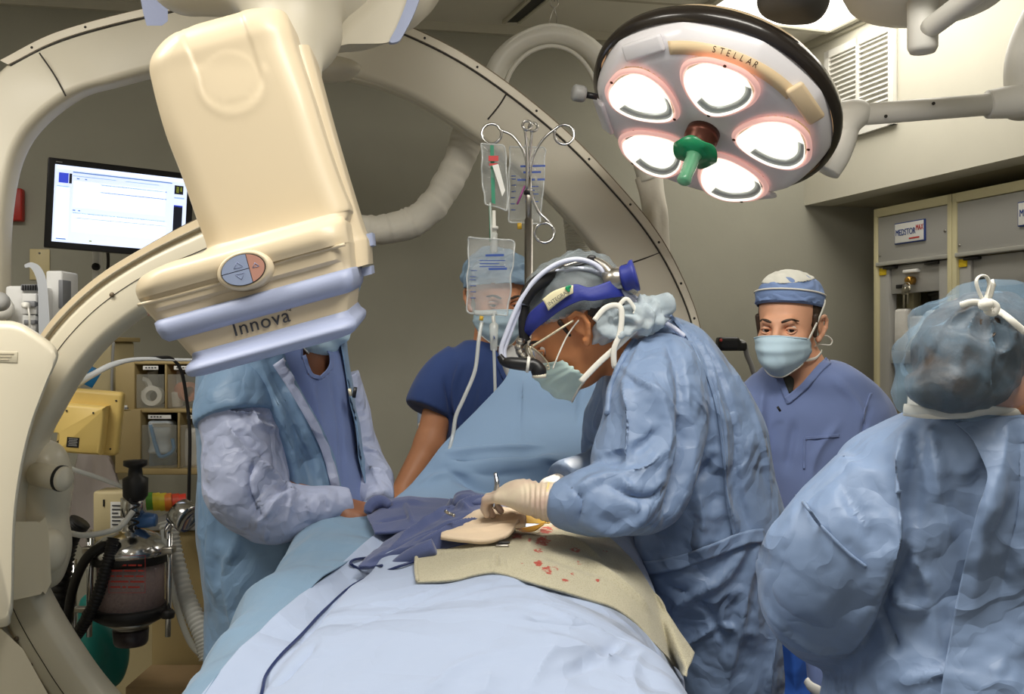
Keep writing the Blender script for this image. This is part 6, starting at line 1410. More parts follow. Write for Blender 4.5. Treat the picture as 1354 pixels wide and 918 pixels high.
# gloves
fcl = [(.35,.9,.7),(.45,1.0,.7),(.5,1.0,.8),(.6,1.0,.8)]
gp = hand_prims(P(712,662,1.672), (-.80,.56,.12), (.10,-.42,.9), None, .84, -1, .004, fc=fcl)+[('cap', tuple(P(728,664,1.662)), tuple(P(700,660,1.68)), .034, .027, .012), ('ell', tuple(P(690,652,1.70)), (.030,.03,.022), .02)]
V, Fc = sdf_mesh(gp, .0028); N = normals(V, Fc)
px_ = 677+V[:,0]/V[:,1]*F; V = V+N*(.0014*np.sin(px_*.9+8*vn(V*20,3))*np.clip((px_-685)/20, 0, 1))[:,None]
GL = mk('glove', V, Fc, M_glove, SU); mk('glove_cuff', *tube([P(724+9*math.cos(a)*.25-2*math.sin(a),664+25*math.sin(a),1.664+.031*math.cos(a)) for a in np.linspace(0,6.28,22,endpoint=False)], .0022, 8, closed=True, n=80), M_gcuff, GL)
V, Fc = sdf_mesh(hand_prims(P(728,648,1.945), (-.6,-.3,-.75), (-.3,-.1,.9), (.4,.6,.5), .84, 1)+[('cap', tuple(P(748,642,1.965)), tuple(P(728,648,1.945)), .030, .026, .012)], .004); mk('glove', V, Fc, mat('glove_lit_pale', (232,222,212), .42, bump=(70,.12), var=.03), SU)  # far glove coloured whiter to stand for the lamp light falling there
mk('instrument', *tube([P(655,626,1.735), P(657,640,1.725), P(655,655,1.72), P(653,672,1.72)], [.0035,.0045,.004,.002], 10, n=24), M_chrome, label='small steel instrument held upright in the gloved fingers', cat='instrument')
# hair, sheer net with gathered back, mask, glasses
for sd in (1,-1): mk('sideburn', *sdf_mesh([('cap', hp(Ms,(.075*sd,-.018,.02)), hp(Ms,(.076*sd,-.016,-.012)), .005,.003,.004)], .0025), M_hair, SU)
cV, cF = cap_shell(Ms, Rs, .94, (0,.02,.045), (.088,.112,.09), lambda Q: (Q[:,2] > .018-.28*Q[:,1]) , extra=[('cap', hp(Ms,(.03,.1,.0)), hp(Ms,(-.03,.1,.0)), .035,.035,.02)], seed=9, amp=.006, L=.045)
hV, hF = sdf_mesh([('ell', hp(Ms,(0,.015,.036)), tuple(np.array((.081,.101,.091))*.94), .02, Rs), ('cap', hp(Ms,(.04,.075,-.045)), hp(Ms,(-.04,.075,-.045)), .03,.03,.02)], .004)
Q = (hV-np.array(Ms.translation))@Rs/.94; hV, hF = trim_mesh(hV, hF, ((Q[:,2] > .022-.28*Q[:,1]) & (Q[:,2] > .03-.6*(Q[:,1]+.09))) | ((Q[:,1] > .035) & (Q[:,2] > -.06)))
mk('hair', hV, hF, M_hair, SU)
NETS = mk('hair_net', cV, cF, M_net, SU)
gt = [('ell', tuple(P(845,424,1.80)), (.045,.05,.03), .02), ('ell', tuple(P(812,430,1.79)), (.035,.035,.03), .02), ('ell', tuple(P(862,408,1.83)), (.035,.04,.02), .02)]
V, Fc = sdf_mesh(gt, .004); V = V+normals(V,Fc)*(crumple(V,.016,.045,13,n=6)+crumple(V,.006,.02,14))[:,None]; mk('net_gather', V, Fc, mat('net_gathered', (190,204,212), .7, alpha=.72, bump=(60,.3,.004), var=.05), NETS)
MK, mW, mu, mv = mask(Ms, SU, M_maskg, seed=21, edge=[(-.056,-.044),(-.052,-.054),(-.048,-.064),(-.044,-.074),(-.04,-.086),(-.034,-.1)], xw0=.070, fold=4)
ear = lambda x, y, z: Ms@Vector((x,y,z))
ribbon('mask_strap', [P(731,488,1.765), P(738,470,1.765), P(748,448,1.772), P(757,434,1.775), P(765,424,1.77)], .0042, M_strap, MK)
ribbon('mask_strap', [P(768,505,1.765), P(790,482,1.765), P(812,462,1.765), P(840,436,1.77), P(858,424,1.78)], .0056, M_strap, MK)
ribbon('mask_strap', [P(786,424,1.745), P(800,408,1.75), P(815,404,1.755), P(822,412,1.755), P(820,440,1.755), P(812,462,1.755), P(813,485,1.76), P(822,478,1.765)], .0052, M_strap, MK)
ribbon('mask_strap', [P(818,404,1.76), P(830,396,1.76), P(846,420,1.77), P(838,412,1.765)], .004, M_strap, MK)
GS = mk('spectacles', *tube([P(704,458,1.762), P(722,447,1.762), P(742,434,1.764), P(758,424,1.772)], .0022, 8, n=30), M_gold, SU)
lc = [(701,459),(708,463),(717,471),(724,480),(726,488),(719,487),(710,478),(703,468)]
mk('lens_rim', *tube([P(x,y,1.775+(x-701)*.0008) for x, y in lc], .0016, 6, closed=True, n=60), M_gold, GS)
mk('lens', *orient(*loft([[tuple(P(x,y,1.775+(x-701)*.0008+d)) for x, y in lc] for d in (0,.0015)])), M_lens, GS)
mk('lens_rim', *tube([P(x-4,y-1,1.86+(x-701)*.0008) for x, y in lc], .0016, 6, closed=True, n=60), M_gold, GS)
mk('bridge', *tube([P(724,484,1.78), P(720,486,1.82), P(720,484,1.86)], .0018, 6), M_gold, GS)
# headlamp: band, top bracket, fibre cables, pod on a ball arm, dial at the back
HL = mk('headlamp', *shell(*(lambda A: (A[0], A[1]))(facecam(*patch([[(694,428,1.80),(700,414,1.775),(716,400,1.757),(735,386,1.75),(760,376,1.748),(780,380,1.75),(805,372,1.76),(818,368,1.775)],[(692,440,1.80),(702,428,1.77),(720,414,1.753),(742,400,1.746),(765,390,1.744),(783,392,1.746),(808,386,1.756),(822,384,1.772)],[(700,446,1.80),(708,436,1.77),(726,422,1.755),(744,409,1.748),(768,398,1.746),(785,398,1.748),(810,394,1.758),(826,392,1.775)]], 16, 70))), .004), M_band, SU)
pl = facecam(*patch([[(717,396,1.7425),(730,386,1.7405),(745,380,1.739),(758,377,1.739)],[(722,404,1.7415),(735,393,1.7385),(748,386,1.737),(758,382,1.737)],[(725,411,1.7425),(739,400,1.7395),(750,392,1.738),(758,388,1.738)]], 8, 20)); mk('brand_plate', *shell(*pl, .001), mat('plate_cream', (226,218,180), .6, bump=(90,.02)), HL)
q = basis(P(726,405,1.733), P(757,384,1.733)-P(726,405,1.733), (0,0,1)); text('INTEGRA', q, .0098, M_print, HL, xs=.95)
mk('leaf_mark', *sdf_mesh([('ell', tuple(P(750,381,1.735)), (.004,.0015,.0045), .001), ('ell', tuple(P(753.5,379,1.735)), (.003,.0015,.003), .001), ('ell', tuple(P(752,384.5,1.735)), (.003,.0015,.003), .001)], .001), M_green, HL)
mk('rear_clamp', *orient(*lathe([(0,-.02),(.02,-.02),(.022,.0),(.02,.016),(0,.016)], frame(P(814,370,1.78), (.9,-.2,.3)), 20)), M_steel, HL); mk('rear_dial', *orient(*lathe([(.0,.014),(.021,.014),(.024,.02),(.023,.03),(.029,.036),(.029,.041),(0,.042)], frame(P(812,372,1.78), (.9,-.2,.25)), 24)), M_band, HL)
mk('top_bracket', *tube([P(693,402,1.79), P(697,390,1.79), P(706,378,1.79), P(720,368,1.795), P(735,360,1.80), P(748,352,1.80)], [.004,.0055,.006,.006,.005,.004], 10, n=40, flat=(1,2.4)), M_black, HL)
mk('top_bracket', *tube([P(746,353,1.80), P(765,347,1.80), P(785,344,1.80), P(800,352,1.79), P(812,366,1.78)], [.005,.005,.006,.008,.010], 10, n=40, flat=(1,1.6)), M_steel, HL); mk('top_clip', *orient(*rbox((.016,.02,.014), Matrix.Translation(P(782,343,1.80)), .004)), M_black, HL)
mk('front_bracket', *tube([P(694,404,1.80), P(692,425,1.80), P(693,445,1.80), P(696,452,1.80)], .006, 10, n=24, flat=(1,1.6)), M_black, HL)
fb = [(663,472),(663,460),(670,440),(680,415),(692,392),(710,368),(735,350),(762,343),(785,349),(800,362),(812,378),(835,396),(860,415),(888,432),(905,445)]
mk('fibre_cable', *tube([P(x,y,1.775+.0002*abs(x-760)) for x, y in fb], .0048, 10, n=120), M_fib, HL)
mk('fibre_cable', *tube([P(x+4,y+2,1.80) for x, y in fb[:6]]+[P(x,y,1.80) for x, y in ((722,362),(745,357),(775,356),(800,366),(830,388),(862,408),(886,424))], .0048, 10, n=120), M_fib, HL)
for x, y in ((688,452),(686,459),(688,466),(692,471)): mk('ball_joint', *orient(*lathe([(0,-.008),(.007,-.006),(.007,.006),(0,.008)], frame(P(x,y,1.78), (.2,-1,0)), 14)), M_steel, HL)
mk('ball_arm', *tube([P(695,450,1.79), P(688,456,1.79), P(686,464,1.79), P(692,474,1.785)], .006, 10, n=20), M_black, HL)
mk('lamp_pod', *tube([P(660,470,1.775), P(666,478,1.775), P(676,480,1.772), P(694,482,1.77), P(706,483,1.77), P(712,490,1.77), P(713,496,1.77)], [.005,.008,.011,.012,.012,.014,.013], 16, n=50), M_black, HL)
mk('pod_ring', *tube([P(696,482,1.77), P(700,482.5,1.77)], .0145, 18), M_white, HL); mk('pod_lens', *orient(*lathe([(0,-.004),(.013,-.004),(.013,.004),(0,.004)], frame(P(713,497,1.77), (0,0,1)), 18)), mat('pod_lens', (236,230,208), .2, bump=(30,.02)), HL)
trousers(.40, 1.95, M_navy, SU)

# ---------------------------------------------------------------- man in the tied cloth cap
Mc, Rc = headframe(P(1043,428,2.5), (-.55,-.83,-.10), (.02,0,1), .98)
nb_ = P(1060,492,2.53); ch_ = P(1085,560,2.55); pe_ = P(1088,760,2.57)
CM = person('man in a tied blue cloth cap, pale blue mask and periwinkle scrubs', M_skin_l, Mc, Rc, .98, nb_, ch_, pe_,
   [(P(1004,540,2.53), P(985,660,2.52), P(1020,740,2.36), (.6,-.7,-.2), (.2,-.5,.8), (.3,.4,.3), 1), (P(1148,550,2.56), P(1164,660,2.55), P(1140,750,2.40), (-.6,-.7,-.2), (-.2,-.5,.8), (.3,.4,.3), -1)], legs_at(.80, 2.57), .004)
eyes(Mc, .98, CM, (.28,-1,-.12)); brows(Mc, CM, M_hairb); lids(Mc, CM, M_skin_l)
rows = [(1030,1100,478,2.54,.07),(1012,1124,486,2.55,.095),(1000,1146,500,2.55,.11),(990,1166,522,2.56,.12),(986,1178,552,2.56,.13),(990,1172,600,2.56,.135),(992,1174,660,2.56,.135),(990,1178,760,2.57,.14),(985,1182,870,2.57,.145)]
tr = loft(rings_interp(rows, 50, 44, 2.3))
s1 = tube([P(1118,516,2.555),P(1144,544,2.555),P(1158,585,2.55),P(1164,630,2.545),P(1166,650,2.54)], [.062,.07,.07,.066,.066], 24, n=30); s2 = tube([P(1024,516,2.55),P(1002,542,2.54),P(988,580,2.53),P(984,630,2.52)], [.065,.07,.066,.062], 24, n=30)
V, Fc = fuse([tr, s1, s2], .0065, 8)
vneck = [(1024,476),(1033,505),(1042,530),(1058,512),(1082,488),(1106,466),(1090,455),(1040,455)]
V, Fc = clothify(V, Fc, 131, .005, .12, [([(1150,540),(1142,570),(1140,600)],.012,-.006),([(1100,500),(1130,530),(1145,560)],.02,.006),([(1010,510),(1005,560),(1012,620)],.02,.007),([(1110,560),(1080,600),(1070,650)],.02,.006),([(1050,560),(1040,620)],.02,-.006),([(1180,560),(1160,600)],.014,.006)], fine=.001)
bC = bvh_of(V, Fc); V, Fc = trim_mesh(V, Fc, ~inpoly(V, vneck, 2.6))
SC_ = mk('scrub_top', *shell(V, Fc, .0015), M_scrub, CM)
belt('collar', [(1024,480),(1032,503),(1044,533)], 4, bC, M_scrub, SC_, .004); belt('collar', [(1040,530),(1062,512),(1082,489),(1096,476)], 5, bC, M_scrub, SC_, .005)
belt('pocket', [(1064,580),(1085,578),(1110,576)], 2, bC, M_scrub, SC_, .003); belt('pocket', [(1064,580),(1063,620)], 1.4, bC, M_scrub, SC_, .003); belt('sleeve_seam', [(1152,520),(1144,545),(1142,575)], 1.3, bC, M_scrub, SC_, .003)
mk('undershirt', *sdf_mesh([('cap', tuple(P(1040,506,2.485)), tuple(P(1043,517,2.475)), .02,.011,.01)], .005), M_shirtd, CM)
mk('pen_clip', *tube([P(1028,538,2.42), P(1032,544,2.42)], .003, 8), M_black, SC_)
hV, hF = sdf_mesh([('ell', hp(Mc,(0,.014,.03)), tuple(np.array((.079,.096,.086))*.98), .02, Rc)], .004); Q = (hV-np.array(Mc.translation))@Rc/.98
hV, hF = trim_mesh(hV, hF, (Q[:,2] > -.02-.5*Q[:,1]*(Q[:,1] > 0)) & (Q[:,1] > -.028) ); mk('hair', hV, hF, M_hairb, CM)
for sd in (1,-1): mk('sideburn', *sdf_mesh([('cap', hp(Mc,(.0745*sd,-.02,.02)), hp(Mc,(.0725*sd,-.018,-.03)), .008,.005,.004)], .003), M_hairb, CM)
cV, cF = cap_shell(Mc, Rc, .98, (0,.014,.058), (.084,.105,.068), lambda Q: Q[:,2] > .050-.20*(Q[:,1]+.02), seed=31, amp=.003, L=.035, h=.003, extra=[('cap', hp(Mc,(0,-.02,.075)), hp(Mc,(0,.06,.065)), .06,.06,.03)])
CP = mk('cloth_cap', *shell(cV, cF, .001), M_capb, CM)
def ringline(M, s, cx, rx, zf, n=50): return [M@Vector((rx[0]*math.sin(t), .014-rx[1]*math.cos(t), zf(.014-rx[1]*math.cos(t)))) for t in np.linspace(0, 2*math.pi, n, endpoint=False)]
bandV = []
for k, (off, gx) in enumerate(((-.003,.0),(.006,.002),(.016,.003),(.028,.0035),(.031,.001))):
    bandV.append([tuple(p) for p in ringline(Mc, .98, 0, (.0825+gx,.1035+gx), lambda y: .050-.20*(y+.02)+off)])
mk('cap_band', *shell(*facecam_dir(*loft(bandV, cap=False), Mc), .001), M_capb, CP)
mk('cap_piping', *tube(ringline(Mc,.98,0,(.087,.1085),lambda y: .050-.20*(y+.02)+.031), .0022, 8, closed=True, n=120), M_strap, CP)
tp = cap_shell(Mc, Rc, .98, (0,.014,.06), (.086,.106,.0685), lambda Q: (Q[:,2] > .112+.06*Q[:,1]), seed=31, amp=.002, L=.03, h=.003, extra=[('cap', hp(Mc,(0,-.02,.0765)), hp(Mc,(0,.06,.0665)), .06,.06,.03)])
mk('cap_crown', *shell(*tp, .001), mat('cap_crown_pale', (216,216,206), .85, bump=(300,.1,.001), var=.06, vscale=30), CP)
MK, mW, mu, mv = mask(Mc, CM, M_maskb, prof=[(-.117,-.022),(-.132,-.036),(-.139,-.055),(-.140,-.075),(-.129,-.104),(-.098,-.128)], seed=35, edge=[(-.056,-.034),(-.05,-.044),(-.046,-.056),(-.043,-.068),(-.042,-.08),(-.044,-.092)], xw0=.0715)
ribbon('mask_strap', [Mc@Vector(p) for p in ((.069,-.056,-.034),(.082,-.012,.015),(.088,.012,.045),(.086,.03,.058))], .0035, M_strap, MK)
ribbon('mask_strap', [Mc@Vector(p) for p in ((.056,-.044,-.090),(.070,-.01,-.088),(.072,.03,-.08),(.066,.062,-.076))], .0036, M_strap, MK)
lp = [(1081,455),(1085,447),(1093,444),(1100,450),(1098,456),(1090,456),(1083,456),(1078,458),(1075,460)]
ribbon('strap_bow', [P(x,y,2.49) for x, y in lp], .0042, M_strap, MK); ribbon('strap_bow', [P(1080,400,2.5), P(1084,395,2.5), P(1084,400,2.5), P(1078,404,2.5)], .004, M_strap, MK); ribbon('strap_end', [P(1078,425,2.52), P(1081,431,2.52), P(1079,436,2.52)], .004, M_strap, MK)
trousers(.80, 2.57, M_scrub, CM)

# ---------------------------------------------------------------- nurse with her back to us, right edge
Mn, Rn = headframe(P(1300,503,1.345), (-.3,.72,-.62), (-.2,.6,.78), .92)
nbk = P(1275,545,1.33); chn = P(1260,660,1.34); pen = P(1250,920,1.36); lgn = legs_at(.60, 1.36)
NU = person('person in bouffant hair net and blue gown seen from behind at the right edge', M_skin_m, Mn, Rn, .98, nbk, chn, pen,
   [(P(1155,655,1.34), P(1085,790,1.39), P(1130,832,1.60), (.3,.9,.1), (-.6,0,.8), (.3,.4,.3), 1), (P(1410,640,1.36), P(1450,800,1.42), P(1400,830,1.62), (-.3,.9,.1), (.6,0,.8), (.3,.4,.3), -1)], lgn, .007)
rows = [(1206,1400,538,1.33,.075),(1192,1420,548,1.335,.09),(1160,1450,566,1.34,.10),(1124,1480,598,1.345,.115),(1112,1495,640,1.35,.125),(1112,1490,700,1.35,.13),(1118,1480,760,1.355,.135),(1124,1480,820,1.36,.15),(1112,1490,880,1.36,.17),(1100,1500,940,1.36,.19),(1080,1520,1120,1.36,.21),(1070,1530,1560,1.36,.22)]
tr = loft(rings_interp(rows, 80, 56, 2.4))
sll = tube([P(1172,630,1.33),P(1138,690,1.33),P(1098,745,1.345),P(1080,790,1.37),P(1092,815,1.42),P(1118,828,1.50),P(1130,832,1.58)], [.068,.081,.083,.082,.074,.06,.045], 28, n=60)
slr = tube([P(1430,610,1.36),P(1465,680,1.38),P(1485,780,1.42),P(1440,830,1.52)], [.085,.095,.09,.06], 24, n=40)
V, Fc = fuse([tr, sll, slr], .0062, 8)
lines = [([(1195,552),(1185,640),(1180,720),(1140,800),(1110,900)],.03,.016),([(1215,560),(1205,660),(1190,740),(1165,800)],.018,-.010),([(1110,640),(1140,690),(1160,720)],.02,-.005),([(1050,660),(1020,720),(1000,770)],.012,.005),
  ([(1010,800),(1060,850),(1120,870)],.014,.006),([(1200,720),(1230,780),(1240,860)],.016,.007),([(1170,770),(1200,800),(1240,800)],.012,.008),([(1165,800),(1190,860)],.012,-.006),([(1230,560),(1240,640),(1260,720)],.02,.006),([(1320,620),(1300,700),(1290,800)],.02,.007),([(1340,660),(1310,720)],.02,-.007),([(1300,880),(1350,840)],.015,.006),([(1200,900),(1260,890),(1350,895)],.012,.005)]
V, Fc = clothify(V, Fc, 151, .0065, .14, lines, fine=.0014, n=5)
GN2 = mk('gown', V, Fc, M_gown, NU); bN = bvh_of(V, Fc)
fl_ = [[(1262,556),(1300,552),(1350,552),(1400,556)],[(1285,578),(1310,574),(1350,572),(1410,580)],[(1300,610),(1320,604),(1360,600),(1420,610)],[(1306,640),(1330,640),(1370,640),(1430,650)],[(1290,690),(1330,690),(1380,690),(1440,700)],[(1272,760),(1320,760),(1380,760),(1440,770)],[(1256,840),(1310,840),(1380,840),(1450,850)],[(1242,930),(1300,930),(1380,930),(1460,930)],[(1236,1000),(1300,1000),(1380,1000),(1470,1000)]]
FLP, fV, fF = laid('gown_flap', fl_, bN, [.008,.012,.014,.014,.014,.014,.014,.014,.014], 110, 60, M_gown, 161, .005, .12, [([(1330,560),(1320,620),(1300,700)],.02,.006),([(1350,580),(1345,680),(1320,800)],.02,-.005),([(1264,558),(1290,600),(1300,640),(1270,760),(1245,900)],.012,.006)], .002, fine=.001)
FLP.parent = NU; FLP.matrix_parent_inverse = Matrix.Translation(NU.location).inverted()
mk('shoulder_seam', *tube([ong(bN, x, y, .002) for x, y in ((1052,655),(1062,664),(1085,695),(1120,730),(1145,750))], .0025, 6, n=40), M_gown, GN2)
mk('collar', *tube([P(1195,542,1.27), P(1230,546,1.25), P(1275,546,1.25), P(1300,544,1.25), P(1340,548,1.25), P(1400,552,1.27)], .005, 10, n=50, flat=(1.6,.6)), M_strap, NU)
mk('undershirt', *orient(*lathe([(.07,-.02),(.066,.02),(.06,.02),(.062,-.02)], frame(P(1270,545,1.33), (0,0,1)), 30, cap=False)), M_strap, NU)
# hair under the net: big sagging bun
hp_ = [('ell', hp(Mn,(0,.016,.034)), (.0765,.096,.0845), .02, Rn), ('ell', tuple(P(1276,466,1.28)), (.062,.08,.068), .03), ('ell', tuple(P(1246,514,1.25)), (.046,.05,.028), .03), ('ell', tuple(P(1288,496,1.28)), (.045,.045,.04), .03)]
np_ = [('ell', hp(Mn,(0,.014,.033)), (.09,.099,.086), .03, Rn), ('ell', tuple(P(1316,458,1.325)), (.105,.125,.085), .03), ('ell', tuple(P(1252,482,1.262)), (.058,.078,.06), .03), ('cap', tuple(P(1206,484,1.27)), tuple(P(1210,514,1.265)), .017,.02,.03), ('cap', tuple(P(1222,468,1.27)), tuple(P(1264,426,1.27)), .018,.024,.03), ('cap', tuple(P(1214,524,1.25)), tuple(P(1290,526,1.235)), .018,.022,.03), ('cap', tuple(P(1300,515,1.26)), tuple(P(1360,488,1.29)), .03,.035,.03)]
V, Fc = sdf_mesh(np_, .0045)
N = normals(V, Fc); b_ = bvh_of(V, Fc)
V = stroke(V, N, b_, [([(1300,390),(1250,430),(1215,500)],.010,.005),([(1300,395),(1275,450),(1260,530)],.010,.004),([(1302,395),(1310,450),(1300,520)],.010,.006),([(1320,400),(1340,440),(1330,480)],.012,.006),([(1310,420),(1335,430),(1350,460)],.010,-.005),([(1195,480),(1230,440),(1285,400)],.008,.004),([(1320,470),(1345,455)],.010,.006),([(1330,385),(1300,400),(1270,420)],.008,.004)])
V = V+normals(V,Fc)*(creases(V,.22,.07,181,n=5)+crumple(V,.0015,.03,182))[:,None]
hV, hF = sdf_mesh(hp_, .005); hV = tuck(hV+normals(hV,hF)*crumple(hV,.003,.03,171)[:,None], (V, Fc)); mk('hair', hV, hF, mat('hair_chestnut', (78,58,36), .5, bump=(160,.5,.002), c2=(30,22,14), vscale=40), NU)
BN = mk('hair_net', V, Fc, M_netn, NU); bB = bvh_of(V, Fc)
tb = lambda pts, off=.006: [ong(bB, x, y, off, 1.22) for x, y in pts]
ribbon('net_tie', tb(((1270,404),(1285,400),(1302,402),(1318,410),(1335,422),(1356,440))), .0042, M_strap, BN)
ribbon('tie_bow', [P(x,y,1.215) for x, y in ((1302,402),(1294,385),(1291,372),(1296,365),(1304,366),(1308,376),(1305,390),(1303,402))], .0042, M_strap, BN); ribbon('tie_end', [P(x,y,1.215) for x, y in ((1302,402),(1308,390),(1312,376),(1315,374))], .0048, M_strap, BN); ribbon('tie_bow', [P(x,y,1.21) for x, y in ((1302,402),(1310,400),(1318,406),(1314,414),(1306,412),(1302,403))], .0045, M_strap, BN)
mk('tie_knot', *sdf_mesh([('ell', tuple(P(1303,403,1.21)), (.009,.008,.008), .002)], .002), M_strap, BN)
M_pat = mat('collar_patterned', (40,36,40), .8, bump=(200,.2), c2=(214,90,110), vscale=55)
mk('patterned_collar', *tube([P(1322,520,1.36), P(1340,530,1.30), P(1362,540,1.27)], [.02,.024,.024], 14, n=20, flat=(1,.7)), M_pat, NU)
mk('earpiece_band', *tube([P(1316,528,1.27), P(1326,534,1.26), P(1336,528,1.26), P(1338,518,1.27)], .004, 8, n=24), M_strap, NU)
trousers(.60, 1.36, M_navy, NU)

# ---------------------------------------------------------------- gowned assistant behind the detector, left
M_skin_a = mat('skin_brown', (140,92,66), .5, var=.05, vscale=25, bump=(160,.05,.001))
Ml, Rl_ = headframe(P(412,382,2.16), (.82,-.25,-.5), (.4,0,.9), .98)
AS = person('assistant in an open pale blue gown whose head is behind the tilted detector', M_skin_a, Ml, Rl_, .98, P(410,465,2.18), P(385,560,2.18), P(370,800,2.2),
   [(P(330,530,2.11), P(338,650,2.03), P(440,668,2.0), (.9,.25,-.3), (0,-.3,.95), (.3,.5,.3), -1), (P(430,525,2.26), P(478,610,2.26), P(494,655,2.18), (.5,-.3,-.6), (.6,-.3,.7), (.3,.5,.3), 1)], legs_at(-.48, 2.2), .006)
ys = [425,450,480,520,560,600,640,680,740,800,860,940,1200]
gl_ = [300,275,263,262,262,263,264,266,268,270,272,274,276]; gr_ = [450,457,463,470,476,480,490,500,505,505,505,506,508]
rows = [(a+14,b-9,y,2.18,.12) for a, b, y in zip(gl_, gr_, ys)]
V, Fc = fuse([loft(rings_interp(rows, 60, 40, 2.2))], .0075, 6)
V, Fc = clothify(V, Fc, 191, .005, .1, [([(410,500),(425,560),(440,620)],.015,.006),([(440,500),(450,560),(455,640)],.012,-.005)], fine=.001)
bA = bvh_of(V, Fc); V, Fc = trim_mesh(V, Fc, ~inpoly(V, [(398,430),(402,470),(412,495),(424,500),(437,486),(438,470),(426,448),(416,430)], 2.3))
SB_ = mk('scrub_top', *shell(V, Fc, .0015), M_scrub, AS)
belt('collar', [(402,470),(411,494),(424,500)], 2.5, bA, M_scrub, SB_, .003); belt('collar', [(424,500),(437,487),(438,470),(426,448)], 2.5, bA, M_scrub, SB_, .003)
mk('pocket_pen', *tube([ong(bA,462,514,.012,2.1), ong(bA,464,524,.012,2.1)], .004, 8), M_gold, SB_); mk('pocket_pen', *tube([ong(bA,470,512,.012,2.1), ong(bA,468,526,.012,2.1)], .004, 8), M_black, SB_)
lap = [372,374,384,404,425,441,450,455,458,460,462,464,466]; flp = [430,440,449,461,468,472,476,480,482,484,486,488,490]
rg = []
yy = np.linspace(425, 1200, 90)
for y in yy:
    a, b, l_, f_ = (np.interp(y, ys, q) for q in (gl_, gr_, lap, flp)); A_, B_ = P(a,y,2.18), P(b,y,2.18); c = (A_+B_)/2; rx = (B_.x-A_.x)/2; ry = .165
    cl = lambda v: max(-.98, min(.98, v)); p1 = math.acos(cl((P(l_,y,2.05).x-c.x)/rx)); p2 = math.acos(cl((P(f_,y,2.05).x-c.x)/rx))
    rg.append([(c.x+rx*math.cos(t), c.y-ry*math.sin(t), c.z) for t in np.linspace(p1, 2*math.pi+p2, 110)])
V = np.array([p for r in rg for p in r]); Fc = grid_faces(90, 110)
V, Fc = facecam_dir(V, Fc, Matrix.Translation((V[:,0].mean(), V[:,1].mean(), V[:,2].mean())))
V, Fc = clothify(V, Fc, 201, .007, .13, [([(300,500),(290,600),(280,700),(285,800)],.02,.010),([(345,480),(370,540),(390,620),(395,680)],.02,.012),([(355,480),(390,560),(410,640)],.014,-.010),([(320,700),(300,760),(310,840)],.02,.010),([(265,700),(300,740),(330,790)],.014,.007),([(395,560),(420,620),(430,680)],.014,.008),([(300,480),(330,520),(350,560)],.014,.008)], fine=.0014)
GA2 = mk('gown', *shell(V, Fc, .0018), M_gownt, AS); bL = bvh_of(V, Fc)
nl = len(yy); eg = [tuple(V[i*110]) for i in range(0, nl, 2)]
belt('lapel', [(368,478),(388,508),(410,545),(428,580),(440,612),(448,650),(452,690)], 9, bL, M_gownw, GA2, .006)
belt('flap_edge', [(440,452),(452,490),(462,520),(468,560),(473,600),(478,650)], 3, bL, M_gownt, GA2, .005)
sl1 = tube([P(313,540,2.05),P(313,560,2.04),P(318,600,2.02),P(332,650,1.995),P(362,678,1.985),P(405,676,1.985),P(440,668,1.995),P(466,662,2.01)], [.086,.088,.084,.080,.068,.052,.042,.03], 26, n=70)
sl2 = tube([P(436,505,2.26),P(460,560,2.27),P(478,610,2.26),P(493,648,2.19),P(500,668,2.13)], [.075,.064,.056,.046,.036], 22, n=40)
V, Fc = fuse([tube([P(350,468,2.13),P(326,500,2.09),P(314,540,2.05),P(315,556,2.04)], [.062,.076,.087,.088], 26, n=30)], .006, 3); V, Fc = clothify(V, Fc, 209, .006, .09, fine=.0015); mk('shoulder', V, Fc, M_gownt, GA2)
for i, q_ in enumerate(([sl1], [sl2])):
    V, Fc = fuse(q_, .006, 6)
    V, Fc = clothify(V, Fc, 211+i, .008, .085, [([(300,560),(330,600),(370,640)],.014,.008),([(345,600),(330,640),(350,690)],.012,-.008),([(360,640),(385,650),(380,690)],.010,.009),([(330,520),(345,560),(380,570)],.014,.007),([(400,655),(410,680)],.008,.006),([(425,655),(435,675)],.008,-.006),([(290,540),(340,545),(385,550)],.008,.005),([(345,690),(370,660),(400,650)],.012,.008)] if i == 0 else [([(480,590),(500,600)],.012,.008),([(484,620),(504,625)],.012,.008)], fine=.002, n=6)
    mk('sleeve', V, Fc, M_gownw, GA2)
mk('hair_net', *shell(*cap_shell(Ml, Rl_, .98, (0,.02,.045), (.09,.115,.09), lambda Q: Q[:,2] > .018-.28*Q[:,1], seed=219), .0006), M_net2, AS)
mask(Ml, AS, M_maskb, seed=221); trousers(-.48, 2.2, M_scrub, AS)

# ---------------------------------------------------------------- anesthetist behind the screen
Ma, Ra = headframe(P(657,392,2.78), (.26,-.93,-.22), (0,0,1), .98)
AN = person('anesthetist in navy scrubs and blue hair net standing behind the drip stand', M_skin_m, Ma, Ra, .98, P(655,460,2.82), P(665,560,2.84), P(668,760,2.86),
   [(P(590,505,2.82), P(568,585,2.78), P(527,655,2.70), (-.4,-.6,-.5), (-.6,-.2,.7), (.3,.4,.3), -1), (P(742,505,2.82), P(765,600,2.80), P(740,690,2.68), (-.2,-.7,-.4), (.6,-.2,.7), (.3,.4,.3), 1)], legs_at(-.02, 2.86), .005)
eyes(Ma, .98, AN, (.1,-1,-.2)); brows(Ma, AN, M_hair); lids(Ma, AN, M_skin_m)
rows = [(615,700,450,2.82,.06),(598,722,462,2.83,.085),(582,745,478,2.83,.105),(576,754,500,2.84,.12),(582,750,530,2.84,.125),(590,745,600,2.84,.13),(588,748,760,2.86,.135),(586,750,860,2.86,.14)]
